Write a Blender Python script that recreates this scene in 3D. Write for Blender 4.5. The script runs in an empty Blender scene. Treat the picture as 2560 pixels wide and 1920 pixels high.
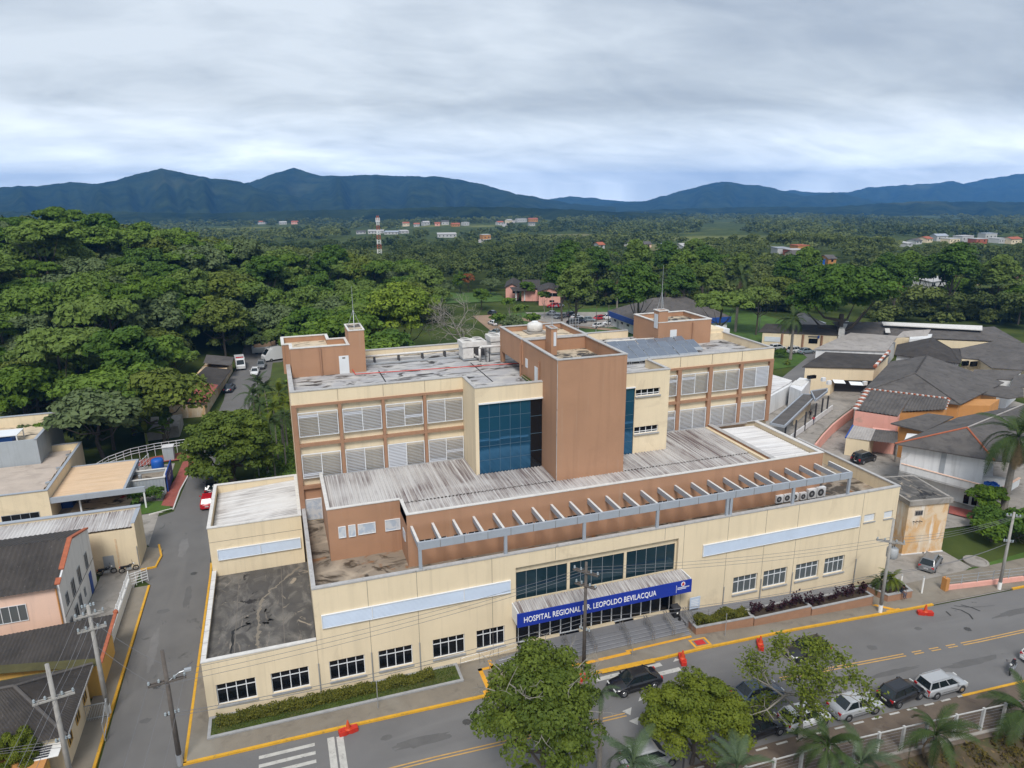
import bpy, bmesh, math, random
import numpy as np
from mathutils import Vector, Matrix
random.seed(7)
R_ = math.radians
scn = bpy.context.scene
COL = scn.collection

# ------------------------------------------------------------------ camera
CAMP = np.array([7.6306, -50.1774, 38.0727])
YAW, PITCH, ROLL, FPX = R_(18.5944), R_(15.6676), R_(-0.3886), 1531.49     # focal length in pixels of a 2212 px wide frame
def cam_axes():
    cy, sy, cp, sp, cr, sr = math.cos(YAW), math.sin(YAW), math.cos(PITCH), math.sin(PITCH), math.cos(ROLL), math.sin(ROLL)
    fw = np.array([sy*cp, cy*cp, -sp]); r0 = np.array([cy, -sy, 0.]); u0 = np.cross(r0, fw)
    return cr*r0+sr*u0, -sr*r0+cr*u0, fw
CR, CU, CF = cam_axes()
camd = bpy.data.cameras.new('camera'); camo = bpy.data.objects.new('camera', camd); COL.objects.link(camo)
camd.sensor_width = 36.0; camd.lens = 36.0*FPX/2212.0; camd.clip_start = 0.5; camd.clip_end = 30000.0
m = Matrix.Identity(4)
for i in range(3):
    m[i][0], m[i][1], m[i][2], m[i][3] = CR[i], CU[i], -CF[i], CAMP[i]
camo.matrix_world = m
scn.camera = camo

# ------------------------------------------------------------------ sky, sun, exposure
SUN_EL, SUN_AZ = 52.0, 200.0          # azimuth clockwise from +y: the brighter part of the cloud lies behind the viewer
EXPOSURE = 1.1
world = bpy.data.worlds.new('World'); scn.world = world; world.use_nodes = True
wn, wl = world.node_tree.nodes, world.node_tree.links
wn.clear()
def N(nt, t, **kw):
    n = nt.new(t)
    for k, v in kw.items(): setattr(n, k, v)
    return n
wout = N(wn, 'ShaderNodeOutputWorld'); wbg = N(wn, 'ShaderNodeBackground'); wbg.inputs[1].default_value = 0.085
wl.new(wbg.outputs[0], wout.inputs[0])
sky = N(wn, 'ShaderNodeTexSky'); sky.sky_type = 'NISHITA'; sky.sun_disc = False
sky.sun_elevation = R_(SUN_EL); sky.sun_rotation = R_(SUN_AZ); sky.air_density = 1.0; sky.dust_density = 1.5
wtc = N(wn, 'ShaderNodeTexCoord'); wsep = N(wn, 'ShaderNodeSeparateXYZ'); wl.new(wtc.outputs['Generated'], wsep.inputs[0])
def wmath(op, a, b=None, c=None):
    n = N(wn, 'ShaderNodeMath', operation=op)
    for i, v in enumerate((a, b, c)):
        if v is None: continue
        if isinstance(v, (int, float)): n.inputs[i].default_value = v
        else: wl.new(v, n.inputs[i])
    return n.outputs[0]
zc = wmath('ADD', wmath('MAXIMUM', wsep.outputs[2], 0.0), 0.24)
comb = N(wn, 'ShaderNodeCombineXYZ')
wl.new(wmath('DIVIDE', wsep.outputs[0], zc), comb.inputs[0]); wl.new(wmath('DIVIDE', wsep.outputs[1], zc), comb.inputs[1])
def wnoise(scale, detail, rough, dist, off, sc=(1, 1, 1)):
    mp = N(wn, 'ShaderNodeMapping'); mp.inputs['Location'].default_value = off; mp.inputs['Scale'].default_value = sc
    mp.inputs['Rotation'].default_value = (0, 0, R_(20))
    wl.new(comb.outputs[0], mp.inputs[0])
    n = N(wn, 'ShaderNodeTexNoise'); n.inputs['Scale'].default_value = scale; n.inputs['Detail'].default_value = detail
    n.inputs['Roughness'].default_value = rough; n.inputs['Distortion'].default_value = dist
    wl.new(mp.outputs[0], n.inputs['Vector']); return n.outputs['Fac']
n1 = wnoise(0.75, 5, 0.5, 0.7, (3.1, 1.7, 0.3), (0.8, 1.05, 1))
n2 = wnoise(1.9, 6, 0.55, 0.8, (9.3, 4.1, 2.0), (0.75, 1.15, 1))
n3 = wnoise(4.6, 6, 0.55, 0.6, (1.3, 8.1, 4.0), (0.7, 1.2, 1))
mixn = wmath('ADD', wmath('ADD', wmath('MULTIPLY', n1, 0.58), wmath('MULTIPLY', n2, 0.27)), wmath('MULTIPLY', n3, 0.15))
ramp = N(wn, 'ShaderNodeValToRGB'); wl.new(mixn, ramp.inputs[0])
e = ramp.color_ramp.elements
e[0].position = 0.40; e[0].color = (2.65, 2.95, 3.4, 1)
e[1].position = 0.61; e[1].color = (4.65, 4.9, 5.2, 1)
e2 = ramp.color_ramp.elements.new(0.50); e2.color = (3.5, 3.78, 4.15, 1)
wmix = N(wn, 'ShaderNodeMixRGB'); wmix.inputs[0].default_value = 0.94
hb = N(wn, 'ShaderNodeMapRange'); hb.inputs[1].default_value = -.05; hb.inputs[2].default_value = .10; hb.inputs[3].default_value = 2.7; hb.inputs[4].default_value = 1.0; wl.new(wsep.outputs[2], hb.inputs[0])
hbm = N(wn, 'ShaderNodeVectorMath', operation='SCALE'); wl.new(ramp.outputs[0], hbm.inputs[0]); wl.new(hb.outputs[0], hbm.inputs['Scale'])
wl.new(sky.outputs[0], wmix.inputs[1]); hbt = N(wn, 'ShaderNodeVectorMath', operation='MULTIPLY'); wl.new(hbm.outputs[0], hbt.inputs[0]); hbt.inputs[1].default_value = (.92, .955, .985); wl.new(hbt.outputs[0], wmix.inputs[2]); wl.new(wmix.outputs[0], wbg.inputs[0])

sund = bpy.data.lights.new('sun', 'SUN'); suno = bpy.data.objects.new('sun', sund); COL.objects.link(suno)
sund.energy = 1.45; sund.angle = R_(20); sund.color = (1.0, 0.97, 0.93)
_az, _el = R_(SUN_AZ), R_(SUN_EL)
sdir = Vector((math.sin(_az)*math.cos(_el), math.cos(_az)*math.cos(_el), math.sin(_el)))
suno.rotation_euler = (-sdir).to_track_quat('-Z', 'Y').to_euler(); suno.location = sdir*200

vs = scn.view_settings
scn.display_settings.display_device = 'sRGB'
vs.view_transform = 'Standard'; vs.look = 'None'; vs.exposure = EXPOSURE; vs.gamma = 1.0; vs.use_curve_mapping = False
cy_ = scn.cycles
cy_.use_denoising = True; cy_.max_bounces = 6; cy_.diffuse_bounces = 3; cy_.glossy_bounces = 3; cy_.transmission_bounces = 2
cy_.volume_bounces = 0; cy_.transparent_max_bounces = 4; cy_.caustics_reflective = False; cy_.caustics_refractive = False
cy_.sample_clamp_indirect = 4.0
scn.render.film_transparent = False

# ------------------------------------------------------------------ from a pixel of the photograph to a place
S_ = 2212/2560
CROP = dict(C1=((480,1200,1280),1896), C2=((1180,1250,1880),2212), C3=((1160,1500,1960),2212), C4=((1760,1200,2560),1843),
  C5=((0,1000,560),2020), C6=((0,1400,560),1787), C7=((680,780,1280),2164), C8=((1160,780,1960),2212),
  E1=((1880,780,2560),2169), E2=((1200,640,2100),2212), E3=((0,440,700),1760), E4=((600,440,1300),2212), E5=((1180,440,1880),2212),
  E6=((1860,440,2560),2212), E7=((480,800,780),1131), Z1=((1480,720,1980),2212), Z2=((1120,760,1520),2212), Z3=((690,760,1130),2212),
  Z4=((1640,960,2160),2212), Z5=((1980,780,2560),2212), Z6=((2100,950,2560),2180), Z7=((2000,1200,2560),2212),
  Y2=((1560,1560,2060),2212), Y3=((2060,1560,2560),2212), Y5=((1240,640,1560),2212), Y6=((420,1020,560),774), D=((0,0,2560),2212))
def px(c, x, y):
    (x0, y0, x1), w = CROP[c]; k = (x1-x0)/w
    return (x0+x*k)*S_, (y0+y*k)*S_
def ray(c, x, y):
    a, b = px(c, x, y)
    return CR*(a-1106)/FPX - CU*(b-829.5)/FPX + CF
def on_z(c, x, y, z): d = ray(c, x, y); return CAMP+d*((z-CAMP[2])/d[2])
def on_y(c, x, y, Y): d = ray(c, x, y); return CAMP+d*((Y-CAMP[1])/d[1])
def at_depth(c, x, y, dep): return CAMP+ray(c, x, y)*dep

# ------------------------------------------------------------------ lie of the land
def sstep(a, b, t):
    t = np.clip((t-a)/(b-a), 0, 1); return t*t*(3-2*t)
MOUNDS = []          # (x, y, radius, height)
def T(x, y):
    x = np.asarray(x, float); y = np.asarray(y, float)
    z = np.full(np.broadcast(x, y).shape, -1.0)
    near = 1-sstep(48, 85, y)
    z = z - near*(np.clip((x-40)/25, 0, 1)*1.0 + np.clip((x-65)/30, 0, 1)*0.35)
    z = z - 2.2*sstep(-20.2, -24.5, y)*sstep(-2, 22, x)
    hill = 21*np.exp(-(((x+78)/np.where(x > -78, 88, 130))**2+((y-195)/np.where(y < 195, 95, 120))**2))
    hill = hill*sstep(-6, -45, x-np.clip((y-110)*0.9, -20, 400))*sstep(50, 120, y)
    z = z + hill
    r = np.hypot(x-CAMP[0], y-CAMP[1])
    und = np.sin(x*0.011+1.3)*np.cos(y*0.009+0.4)*3.0+np.sin(x*0.023+y*0.017)*1.6
    z = z + und*sstep(260, 600, r)
    z = z - 0.026*np.clip(r-230, 0, 5200)          # the plain falls away towards the valley
    for (mx, my, mr, mh) in MOUNDS:
        z = z + mh*np.exp(-((x-mx)**2+(y-my)**2)/(mr*mr))
    return z
def gz(x, y): return float(T(x, y))

# ------------------------------------------------------------------ materials
MATS = {}
def newmat(name):
    mt = bpy.data.materials.new(name); mt.use_nodes = True; MATS[name] = mt
    nt = mt.node_tree; b = nt.nodes.get('Principled BSDF')
    return mt, nt.nodes, nt.links, b
def setc(sock, c): sock.default_value = (c[0], c[1], c[2], 1)
def coord(nd, lk, sc=(1, 1, 1), obj=False, off=(0, 0, 0)):
    mp = N(nd, 'ShaderNodeMapping'); mp.inputs['Scale'].default_value = sc; mp.inputs['Location'].default_value = off
    if obj: s = N(nd, 'ShaderNodeTexCoord').outputs['Object']
    else: s = N(nd, 'ShaderNodeNewGeometry').outputs['Position']
    lk.new(s, mp.inputs[0]); return mp.outputs[0]
def noise(nd, lk, vec, scale=1., detail=4, rough=.55, dist=0.):
    n = N(nd, 'ShaderNodeTexNoise'); n.inputs['Scale'].default_value = scale; n.inputs['Detail'].default_value = detail
    n.inputs['Roughness'].default_value = rough; n.inputs['Distortion'].default_value = dist
    lk.new(vec, n.inputs['Vector']); return n.outputs['Fac']
def rampf(nd, lk, f, a, b, ca=0., cb=1.):
    r = N(nd, 'ShaderNodeMapRange'); r.inputs[1].default_value = a; r.inputs[2].default_value = b
    r.inputs[3].default_value = ca; r.inputs[4].default_value = cb; r.clamp = True
    lk.new(f, r.inputs[0]); return r.outputs[0]
def mixc(nd, lk, f, a, b, mode='MIX'):
    mx = N(nd, 'ShaderNodeMixRGB'); mx.blend_type = mode
    for i, v in ((0, f), (1, a), (2, b)):
        if isinstance(v, (int, float)): mx.inputs[i].default_value = v
        elif isinstance(v, tuple): setc(mx.inputs[i], v)
        else: lk.new(v, mx.inputs[i])
    return mx.outputs[0]
def sc3(c, k): return (c[0]*k, c[1]*k, c[2]*k)
def mat(name, col, rough=.8, metal=0., var=.12, scale=.6, layers=(), bump=0., bscale=20., obj=False, spec=.4, coat=0.):
    """layers: (scale3, noise_scale, lo, hi, colour, detail, distortion) stains laid over the base colour"""
    mt, nd, lk, b = newmat(name)
    v = coord(nd, lk, obj=obj)
    c = mixc(nd, lk, rampf(nd, lk, noise(nd, lk, v, scale, 5), .3, .7), sc3(col, 1-var), sc3(col, 1+var*.6))
    for i, (s3, ns, lo, hi, lc, det, dist) in enumerate(layers):
        vv = coord(nd, lk, s3, obj=obj, off=(i*7.3, i*3.1, i*1.7))
        c = mixc(nd, lk, rampf(nd, lk, noise(nd, lk, vv, ns, det, .6, dist), lo, hi), c, lc)
    lk.new(c, b.inputs['Base Color'])
    b.inputs['Roughness'].default_value = rough; b.inputs['Metallic'].default_value = metal
    b.inputs['Specular IOR Level'].default_value = spec; b.inputs['Coat Weight'].default_value = coat
    if bump:
        bp = N(nd, 'ShaderNodeBump'); bp.inputs['Strength'].default_value = bump; bp.inputs['Distance'].default_value = .02
        lk.new(noise(nd, lk, coord(nd, lk, obj=obj), bscale, 4), bp.inputs['Height']); lk.new(bp.outputs[0], b.inputs['Normal'])
    return mt
def leafmat(name, ca, cb, cc, trans=.25, rand=.35):
    mt, nd, lk, b = newmat(name)
    at = N(nd, 'ShaderNodeAttribute'); at.attribute_name = 'tint'
    oi = N(nd, 'ShaderNodeObjectInfo')
    c = mixc(nd, lk, at.outputs['Fac'], ca, cb)
    ff = N(nd, 'ShaderNodeMath', operation='MULTIPLY'); lk.new(oi.outputs['Random'], ff.inputs[0]); ff.inputs[1].default_value = rand*2
    c = mixc(nd, lk, ff.outputs[0], c, cc)
    lk.new(c, b.inputs['Base Color']); b.inputs['Roughness'].default_value = .65; b.inputs['Specular IOR Level'].default_value = .22
    tr = N(nd, 'ShaderNodeBsdfTranslucent'); lk.new(c, tr.inputs[0])
    ms = N(nd, 'ShaderNodeMixShader'); ms.inputs[0].default_value = trans
    out = nd.get('Material Output'); lk.new(b.outputs[0], ms.inputs[1]); lk.new(tr.outputs[0], ms.inputs[2]); lk.new(ms.outputs[0], out.inputs[0])
    return mt
CREAM, BROWN = (.74, .615, .425), (.40, .222, .132)
mat('cream', CREAM, .85, var=.05, scale=.35, layers=[((2.6,2.6,.10),1.0,.56,.82,sc3(CREAM,.80),5,.3), ((.8,.8,.05),1.0,.50,.85,sc3(CREAM,.84),5,.3), ((.25,.25,.25),1,.6,.85,(.5,.40,.27),5,1.)], bump=.15, bscale=30)
mat('cream_stained', (.66,.52,.36), .9, var=.1, layers=[((.5,.5,.35),1.4,.45,.62,(.62,.36,.15),5,.6), ((1.2,1.2,.25),1,.52,.68,(.75,.70,.62),5,.3), ((1.5,1.5,.12),1.4,.62,.8,(.12,.1,.08),5,.3)], bump=.3)
mat('brown', BROWN, .85, var=.05, scale=.3, layers=[((.9,.9,.06),1.0,.52,.85,sc3(BROWN,.74),5,.3), ((.18,.18,.25),1.,.5,.75,sc3(BROWN,.88),5,.8), ((3.,3.,.12),1.,.62,.85,(.40,.27,.19),4,.3)], bump=.15, bscale=30)
mat('coping', (.42,.41,.40), .7, var=.15, scale=2, layers=[((1,1,1),3,.6,.75,(.2,.19,.18),4,0.)])
mat('coping_white', (.62,.60,.57), .7, var=.12, scale=2, layers=[((1,1,1),2.5,.6,.8,(.33,.31,.28),4,0.)])
mat('joint', (.16,.14,.12), .9, var=.1)
mat('beam_brown', (.335,.185,.112), .8, var=.1, scale=1.5)
mat('steel_blue_grey', (.33,.36,.40), .55, var=.06, scale=1.2, layers=[((.6,.6,.1),2,.6,.85,(.24,.25,.27),4,0.)])
mat('steel_blue_dark', (.075,.13,.18), .5, var=.05)
mat('far_white', (.47,.465,.45), .85, var=.08)
mat('white_metal', (.72,.73,.74), .5, var=.05)
mat('white_paint', (.78,.77,.74), .7, var=.06)
mat('grey_metal', (.36,.38,.40), .5, var=.08, metal=.2)
mat('dark_metal', (.05,.05,.055), .5, var=.1)
mat('galvanised', (.46,.48,.50), .42, var=.08, metal=.6)
mat('stainless', (.62,.62,.62), .25, var=.04, metal=.9)
mat('black_rubber', (.018,.018,.018), .8)
mat('red_pipe', (.55,.05,.03), .5)
mat('blue_paint', (.02,.07,.30), .5, var=.06)
mat('sign_blue', (.012,.038,.32), .45, var=.03)
mat('white_letter', (.85,.85,.85), .6, var=.0)
mat('crest_red', (.5,.06,.05), .6)
mat('pink', (.72,.37,.30), .85, var=.06, layers=[((1.2,1.2,.1),1.2,.55,.85,(.50,.26,.2),5,.3), ((.4,.4,.4),1,.6,.8,(.42,.30,.24),4,.6)])
mat('pink_pale', (.78,.54,.42), .85, var=.05, layers=[((1.2,1.2,.1),1.2,.5,.85,(.58,.41,.33),5,.3)])
mat('white_wall', (.68,.68,.68), .85, var=.06, layers=[((1.2,1.2,.1),1.2,.5,.85,(.45,.45,.45),5,.3), ((.5,.5,.5),1,.62,.8,(.38,.37,.35),4,.6)])
mat('orange_wall', (.50,.235,.075), .85, var=.08, layers=[((1.2,1.2,.1),1.2,.5,.85,(.42,.2,.06),5,.3)])
mat('yellow_wall', (.66,.40,.10), .85, var=.08, layers=[((1.2,1.2,.1),1.2,.5,.85,(.45,.3,.1),5,.3)])
mat('grey_wall', (.36,.39,.41), .6, var=.07, layers=[((2,2,.1),2,.5,.9,(.28,.30,.31),4,0.)])
mat('door_white', (.66,.68,.69), .5, var=.04)
mat('concrete', (.30,.275,.245), .9, var=.16, scale=.8, layers=[((.5,.5,.5),1.2,.52,.72,(.15,.135,.115),5,.8)], bump=.3, bscale=12)
mat('concrete_pole', (.34,.325,.30), .9, var=.15, scale=2, layers=[((3,3,.4),2,.55,.75,(.16,.15,.14),4,0.)])
mat('wood_pole', (.115,.098,.085), .9, var=.25, scale=3)
mat('terracotta', (.36,.105,.05), .8, var=.2, scale=3)
mat('fibre_cement', (.105,.095,.088), .92, var=.22, scale=.35, layers=[((.9,.9,.9),.8,.48,.75,(.055,.05,.048),6,1.0), ((3,3,3),2,.62,.8,(.17,.16,.15),4,0.)], bump=.35, bscale=6)
mat('fibre_cement_dark', (.052,.045,.04), .92, var=.3, scale=.4, layers=[((.9,.9,.9),.8,.5,.75,(.028,.025,.023),6,1.0), ((4,.6,4),2,.6,.78,(.12,.105,.095),4,0.)], bump=.35, bscale=6)
mat('fibre_cement_light', (.34,.315,.295), .9, var=.14, scale=.4, layers=[((.9,.9,.9),.7,.5,.8,(.2,.185,.17),6,.8)], bump=.3, bscale=6)
mat('moss_roof', (.075,.068,.025), .95, var=.3, scale=1.0)
mat('tan_roof', (.64,.46,.30), .75, var=.07, layers=[((.1,1.6,1),1.6,.5,.8,(.50,.32,.17),4,0.)])
mat('beige_roof', (.44,.37,.31), .85, var=.1, layers=[((.25,.6,1),1.2,.5,.75,(.28,.235,.20),5,.5)])
def corr_mat(name, base, dirt, sc3_, lo, hi, big):
    mt, nd, lk, b = newmat(name)
    f1 = noise(nd, lk, coord(nd, lk, sc3_), 1., 4, .6, .0)
    f2 = noise(nd, lk, coord(nd, lk, (.13, .13, .13), off=(4, 2, 0)), 1., 4, .6, .6)
    k = N(nd, 'ShaderNodeMath', operation='MULTIPLY'); lk.new(rampf(nd, lk, f1, lo, hi), k.inputs[0]); lk.new(rampf(nd, lk, f2, big[0], big[1], .12, 1.), k.inputs[1])
    c = mixc(nd, lk, k.outputs[0], base, dirt)
    f3 = noise(nd, lk, coord(nd, lk, (sc3_[0]*.7, sc3_[1]*.7, 1), off=(9, 9, 9)), 1., 3)
    c = mixc(nd, lk, rampf(nd, lk, f3, .45, .8, 0., .6), c, (.40, .36, .33))
    lk.new(c, b.inputs['Base Color']); b.inputs['Roughness'].default_value = .75; return mt
corr_mat('corrugated_y', (.53,.515,.50), (.135,.10,.095), (7.5,.14,1), .38, .62, (.36,.56))
corr_mat('corrugated_x', (.66,.65,.64), (.10,.08,.09), (.13,5.0,1), .45, .68, (.38,.62))
corr_mat('corrugated_clean', (.60,.59,.58), (.12,.10,.095), (.30,6.,1), .40, .62, (.44,.66))
mat('deck_main', (.37,.365,.37), .7, var=.12, scale=.5, layers=[((.35,.7,1),1.1,.46,.6,(.47,.455,.43),5,.6), ((.3,.85,1),1.0,.53,.62,(.085,.072,.062),6,1.4), ((.22,.4,1),1.0,.57,.63,(.035,.03,.028),5,1.6)])
mat('deck_podium', (.26,.215,.165), .6, var=.2, scale=.6, layers=[((.4,.5,1),.9,.5,.58,(.06,.045,.03),6,1.4), ((.3,.35,1),.9,.52,.7,(.40,.33,.25),6,1.2), ((.5,.5,1),.8,.58,.68,(.24,.105,.035),5,1.0)])
mat('deck_dark', (.082,.076,.07), .75, var=.3, scale=.6, layers=[((.6,.35,1),1.0,.46,.66,(.165,.152,.135),6,1.6), ((.9,.3,1),1.0,.6,.72,(.26,.22,.175),6,1.8), ((.5,.5,1),.7,.62,.67,(.30,.25,.19),6,1.8), ((.3,.3,1),1.2,.62,.66,(.02,.018,.018),5,1.0)])
mat('deck_tan', (.56,.46,.33), .8, var=.1, scale=.5, layers=[((.35,.8,1),1.1,.54,.64,(.055,.05,.045),6,1.4)])
mat('deck_mould', (.50,.42,.31), .8, var=.1, scale=.5, layers=[((.5,.9,1),1.0,.47,.56,(.05,.046,.042),6,1.4)])
mat('asphalt', (.15,.145,.142), .85, var=.10, scale=.25, layers=[((.05,.35,1),1.0,.5,.8,(.185,.18,.175),5,.5), ((.7,.7,1),.8,.68,.75,(.06,.058,.055),5,.8)], bump=.35, bscale=60)
mat('asphalt_side', (.138,.132,.126), .85, var=.12, scale=.3, layers=[((.5,.05,1),1.0,.5,.75,(.155,.148,.14),5,.5), ((.7,.35,1),.9,.64,.74,(.065,.062,.058),5,.8)], bump=.35, bscale=60)
mat('sidewalk', (.215,.185,.145), .9, var=.14, scale=.7, layers=[((.6,.6,1),1.2,.55,.75,(.145,.125,.10),5,.6), ((.15,.15,1),1,.5,.7,(.25,.225,.185),4,.4)], bump=.4, bscale=18)
mat('sidewalk_brown', (.13,.098,.072), .9, var=.2, scale=.6, layers=[((.5,.5,1),1.0,.5,.68,(.085,.06,.045),5,.8), ((.3,.4,1),1.0,.55,.72,(.20,.17,.135),5,.8)], bump=.3, bscale=14)
mat('red_paving', (.30,.085,.065), .85, var=.18, scale=1.2)
mat('kerb_yellow', (.62,.33,.025), .75, var=.12, scale=2, layers=[((1,1,1),3,.58,.72,(.30,.20,.06),5,.4)])
mat('kerb_grey', (.34,.34,.34), .85, var=.15, scale=2)
mat('tactile_yellow', (.70,.34,.03), .8, var=.12, scale=3)
mat('tactile_red', (.50,.03,.03), .8, var=.1, scale=3)
mat('road_white', (.46,.445,.41), .8, var=.15, scale=2, layers=[((1.5,1.5,1),2,.58,.7,(.2,.19,.18),5,.4)])
mat('road_yellow', (.50,.30,.10), .8, var=.15, scale=2, layers=[((1.5,1.5,1),2,.6,.72,(.2,.16,.11),5,.4)])
mat('step_grey', (.19,.19,.20), .7, var=.08, scale=1.5)
mat('step_edge', (.30,.30,.31), .7, var=.08, scale=1.5)
mat('soil', (.055,.038,.025), .95, var=.3, scale=3, bump=.5, bscale=10)
mat('tyre_mark', (.045,.044,.043), .85, var=.2)
mat('panel_cell', (.135,.16,.20), .22, var=.16, scale=.7, spec=.6)
mat('traffic_red', (.50,.03,.015), .55, var=.06)
mat('orange_cone', (.58,.075,.02), .55, var=.05)
mat('wire', (.16,.16,.17), .6)
mat('insulator', (.30,.34,.36), .3)
mat('tank_grey', (.37,.38,.385), .5, var=.06)
mat('tank_blue', (.015,.10,.42), .5, var=.05)
mat('skin', (.26,.14,.09), .6); mat('cloth_black', (.012,.012,.014), .9); mat('cloth_red', (.42,.02,.04), .9); mat('cloth_jeans', (.045,.07,.12), .9); mat('hair', (.012,.009,.007), .8)
mat('ceramic_blue', (.40,.46,.54), .55, var=.08, layers=[((1.1,1.1,1.1),1.3,.44,.56,(.56,.58,.60),3,.4)])
mat('blind_white', (.60,.63,.66), .6, var=.05)
mat('louvre', (.43,.445,.48), .45, var=.05)
mat('louvre_strip', (.50,.575,.68), .5, var=.06)
def glass(name, col, rough=.06, metal=0., spec=.6):
    mt, nd, lk, b = newmat(name); setc(b.inputs['Base Color'], col); b.inputs['Roughness'].default_value = rough
    b.inputs['Metallic'].default_value = metal; b.inputs['Specular IOR Level'].default_value = spec; return mt
glass('glass_dark', (.006,.007,.009), .08, spec=.35); glass('glass_car', (.012,.018,.02), .05); glass('glass_curtain', (.028,.13,.25), .03, metal=.6, spec=.9)
glass('glass_teal', (.025,.06,.08), .05, metal=.5, spec=.8); glass('glass_black', (.02,.022,.025), .05, metal=.6)
glass('glass_grey', (.10,.115,.12), .1)
glass('lamp_red', (.45,.012,.012), .2); glass('lamp_clear', (.6,.6,.58), .15); glass('rim', (.42,.42,.43), .3, metal=.8); glass('plate', (.55,.55,.55), .5)
mat('bark', (.10,.082,.066), .95, var=.25, scale=4, obj=True); mat('bark_pale', (.27,.245,.21), .95, var=.25, scale=4, obj=True)
mat('palm_trunk', (.23,.205,.175), .95, var=.25, scale=3, obj=True); mat('frond_stem', (.16,.19,.05), .7)
mat('dry_frond', (.30,.21,.11), .9, var=.3, scale=4, obj=True)
leafmat('leaf_forest', (0.0393,0.0845,0.0110), (0.1627,0.2594,0.0281), (0.1403,0.1860,0.0468))
leafmat('leaf_dark', (0.0265,0.0629,0.0080), (0.0962,0.1811,0.0160), (0.0722,0.1328,0.0214))
leafmat('leaf_olive', (0.0380,0.0711,0.0092), (0.1493,0.1925,0.0253), (0.1139,0.1481,0.0230), rand=.2)
leafmat('leaf_fresh', (.050,.100,.010), (.25,.33,.035), (.20,.28,.03), rand=.1)
mat('fence_post', (.46,.455,.44), .85, var=.15, scale=3)
leafmat('leaf_grey', (0.0550,0.0871,0.0281), (0.1485,0.1997,0.0748), (0.1210,0.1573,0.0655))
leafmat('leaf_yellow', (0.0517,0.0805,0.0100), (0.1725,0.2127,0.0260), (0.1150,0.1495,0.0300))
leafmat('leaf_round', (0.0330,0.0697,0.0098), (0.1500,0.2015,0.0252), (0.1350,0.1705,0.0280), rand=.1)
leafmat('leaf_bright', (0.0320,0.0741,0.0077), (0.1309,0.2138,0.0175), (0.0936,0.1568,0.0165), rand=.25)
leafmat('leaf_lime', (0.0495,0.0825,0.0080), (0.1815,0.2090,0.0180), (0.1320,0.1650,0.0200), rand=.2)
leafmat('leaf_rust', (.04,.042,.008), (.125,.105,.020), (.16,.07,.02), rand=.2)
leafmat('leaf_autumn', (.15,.06,.02), (.32,.12,.04), (.3,.1,.03), rand=.2)
leafmat('leaf_palm', (0.0240,0.0480,0.0112), (0.0680,0.1000,0.0280), (0.0560,0.0880,0.0210), trans=.2, rand=.2)
leafmat('leaf_palm_grey', (0.0480,0.0782,0.0413), (0.1080,0.1487,0.0788), (0.0800,0.1190,0.0450), trans=.2, rand=.2)
leafmat('leaf_purple', (.016,.007,.010), (.055,.018,.028), (.04,.015,.02), rand=.2)
leafmat('leaf_hedge', (0.0490,0.0675,0.0104), (0.1750,0.1688,0.0234), (0.1400,0.1215,0.0195), rand=.2)
leafmat('grass_blade', (.030,.055,.008), (.10,.14,.018), (.08,.11,.02), rand=.15)
mat('grass_ground', (.062,.088,.016), .95, var=.3, scale=.3, layers=[((.2,.2,.2),1,.52,.7,(.10,.088,.03),5,.6)], bump=.4, bscale=8)
mat('grass_bright', (.058,.115,.014), .95, var=.3, scale=.25, layers=[((.15,.15,.2),1,.52,.7,(.035,.075,.012),5,.6)], bump=.4, bscale=6)
mat('earth_track', (.28,.19,.125), .95, var=.2, scale=.3)
mat('pasture', (.13,.125,.035), .95, var=.3, scale=.03)
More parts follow.
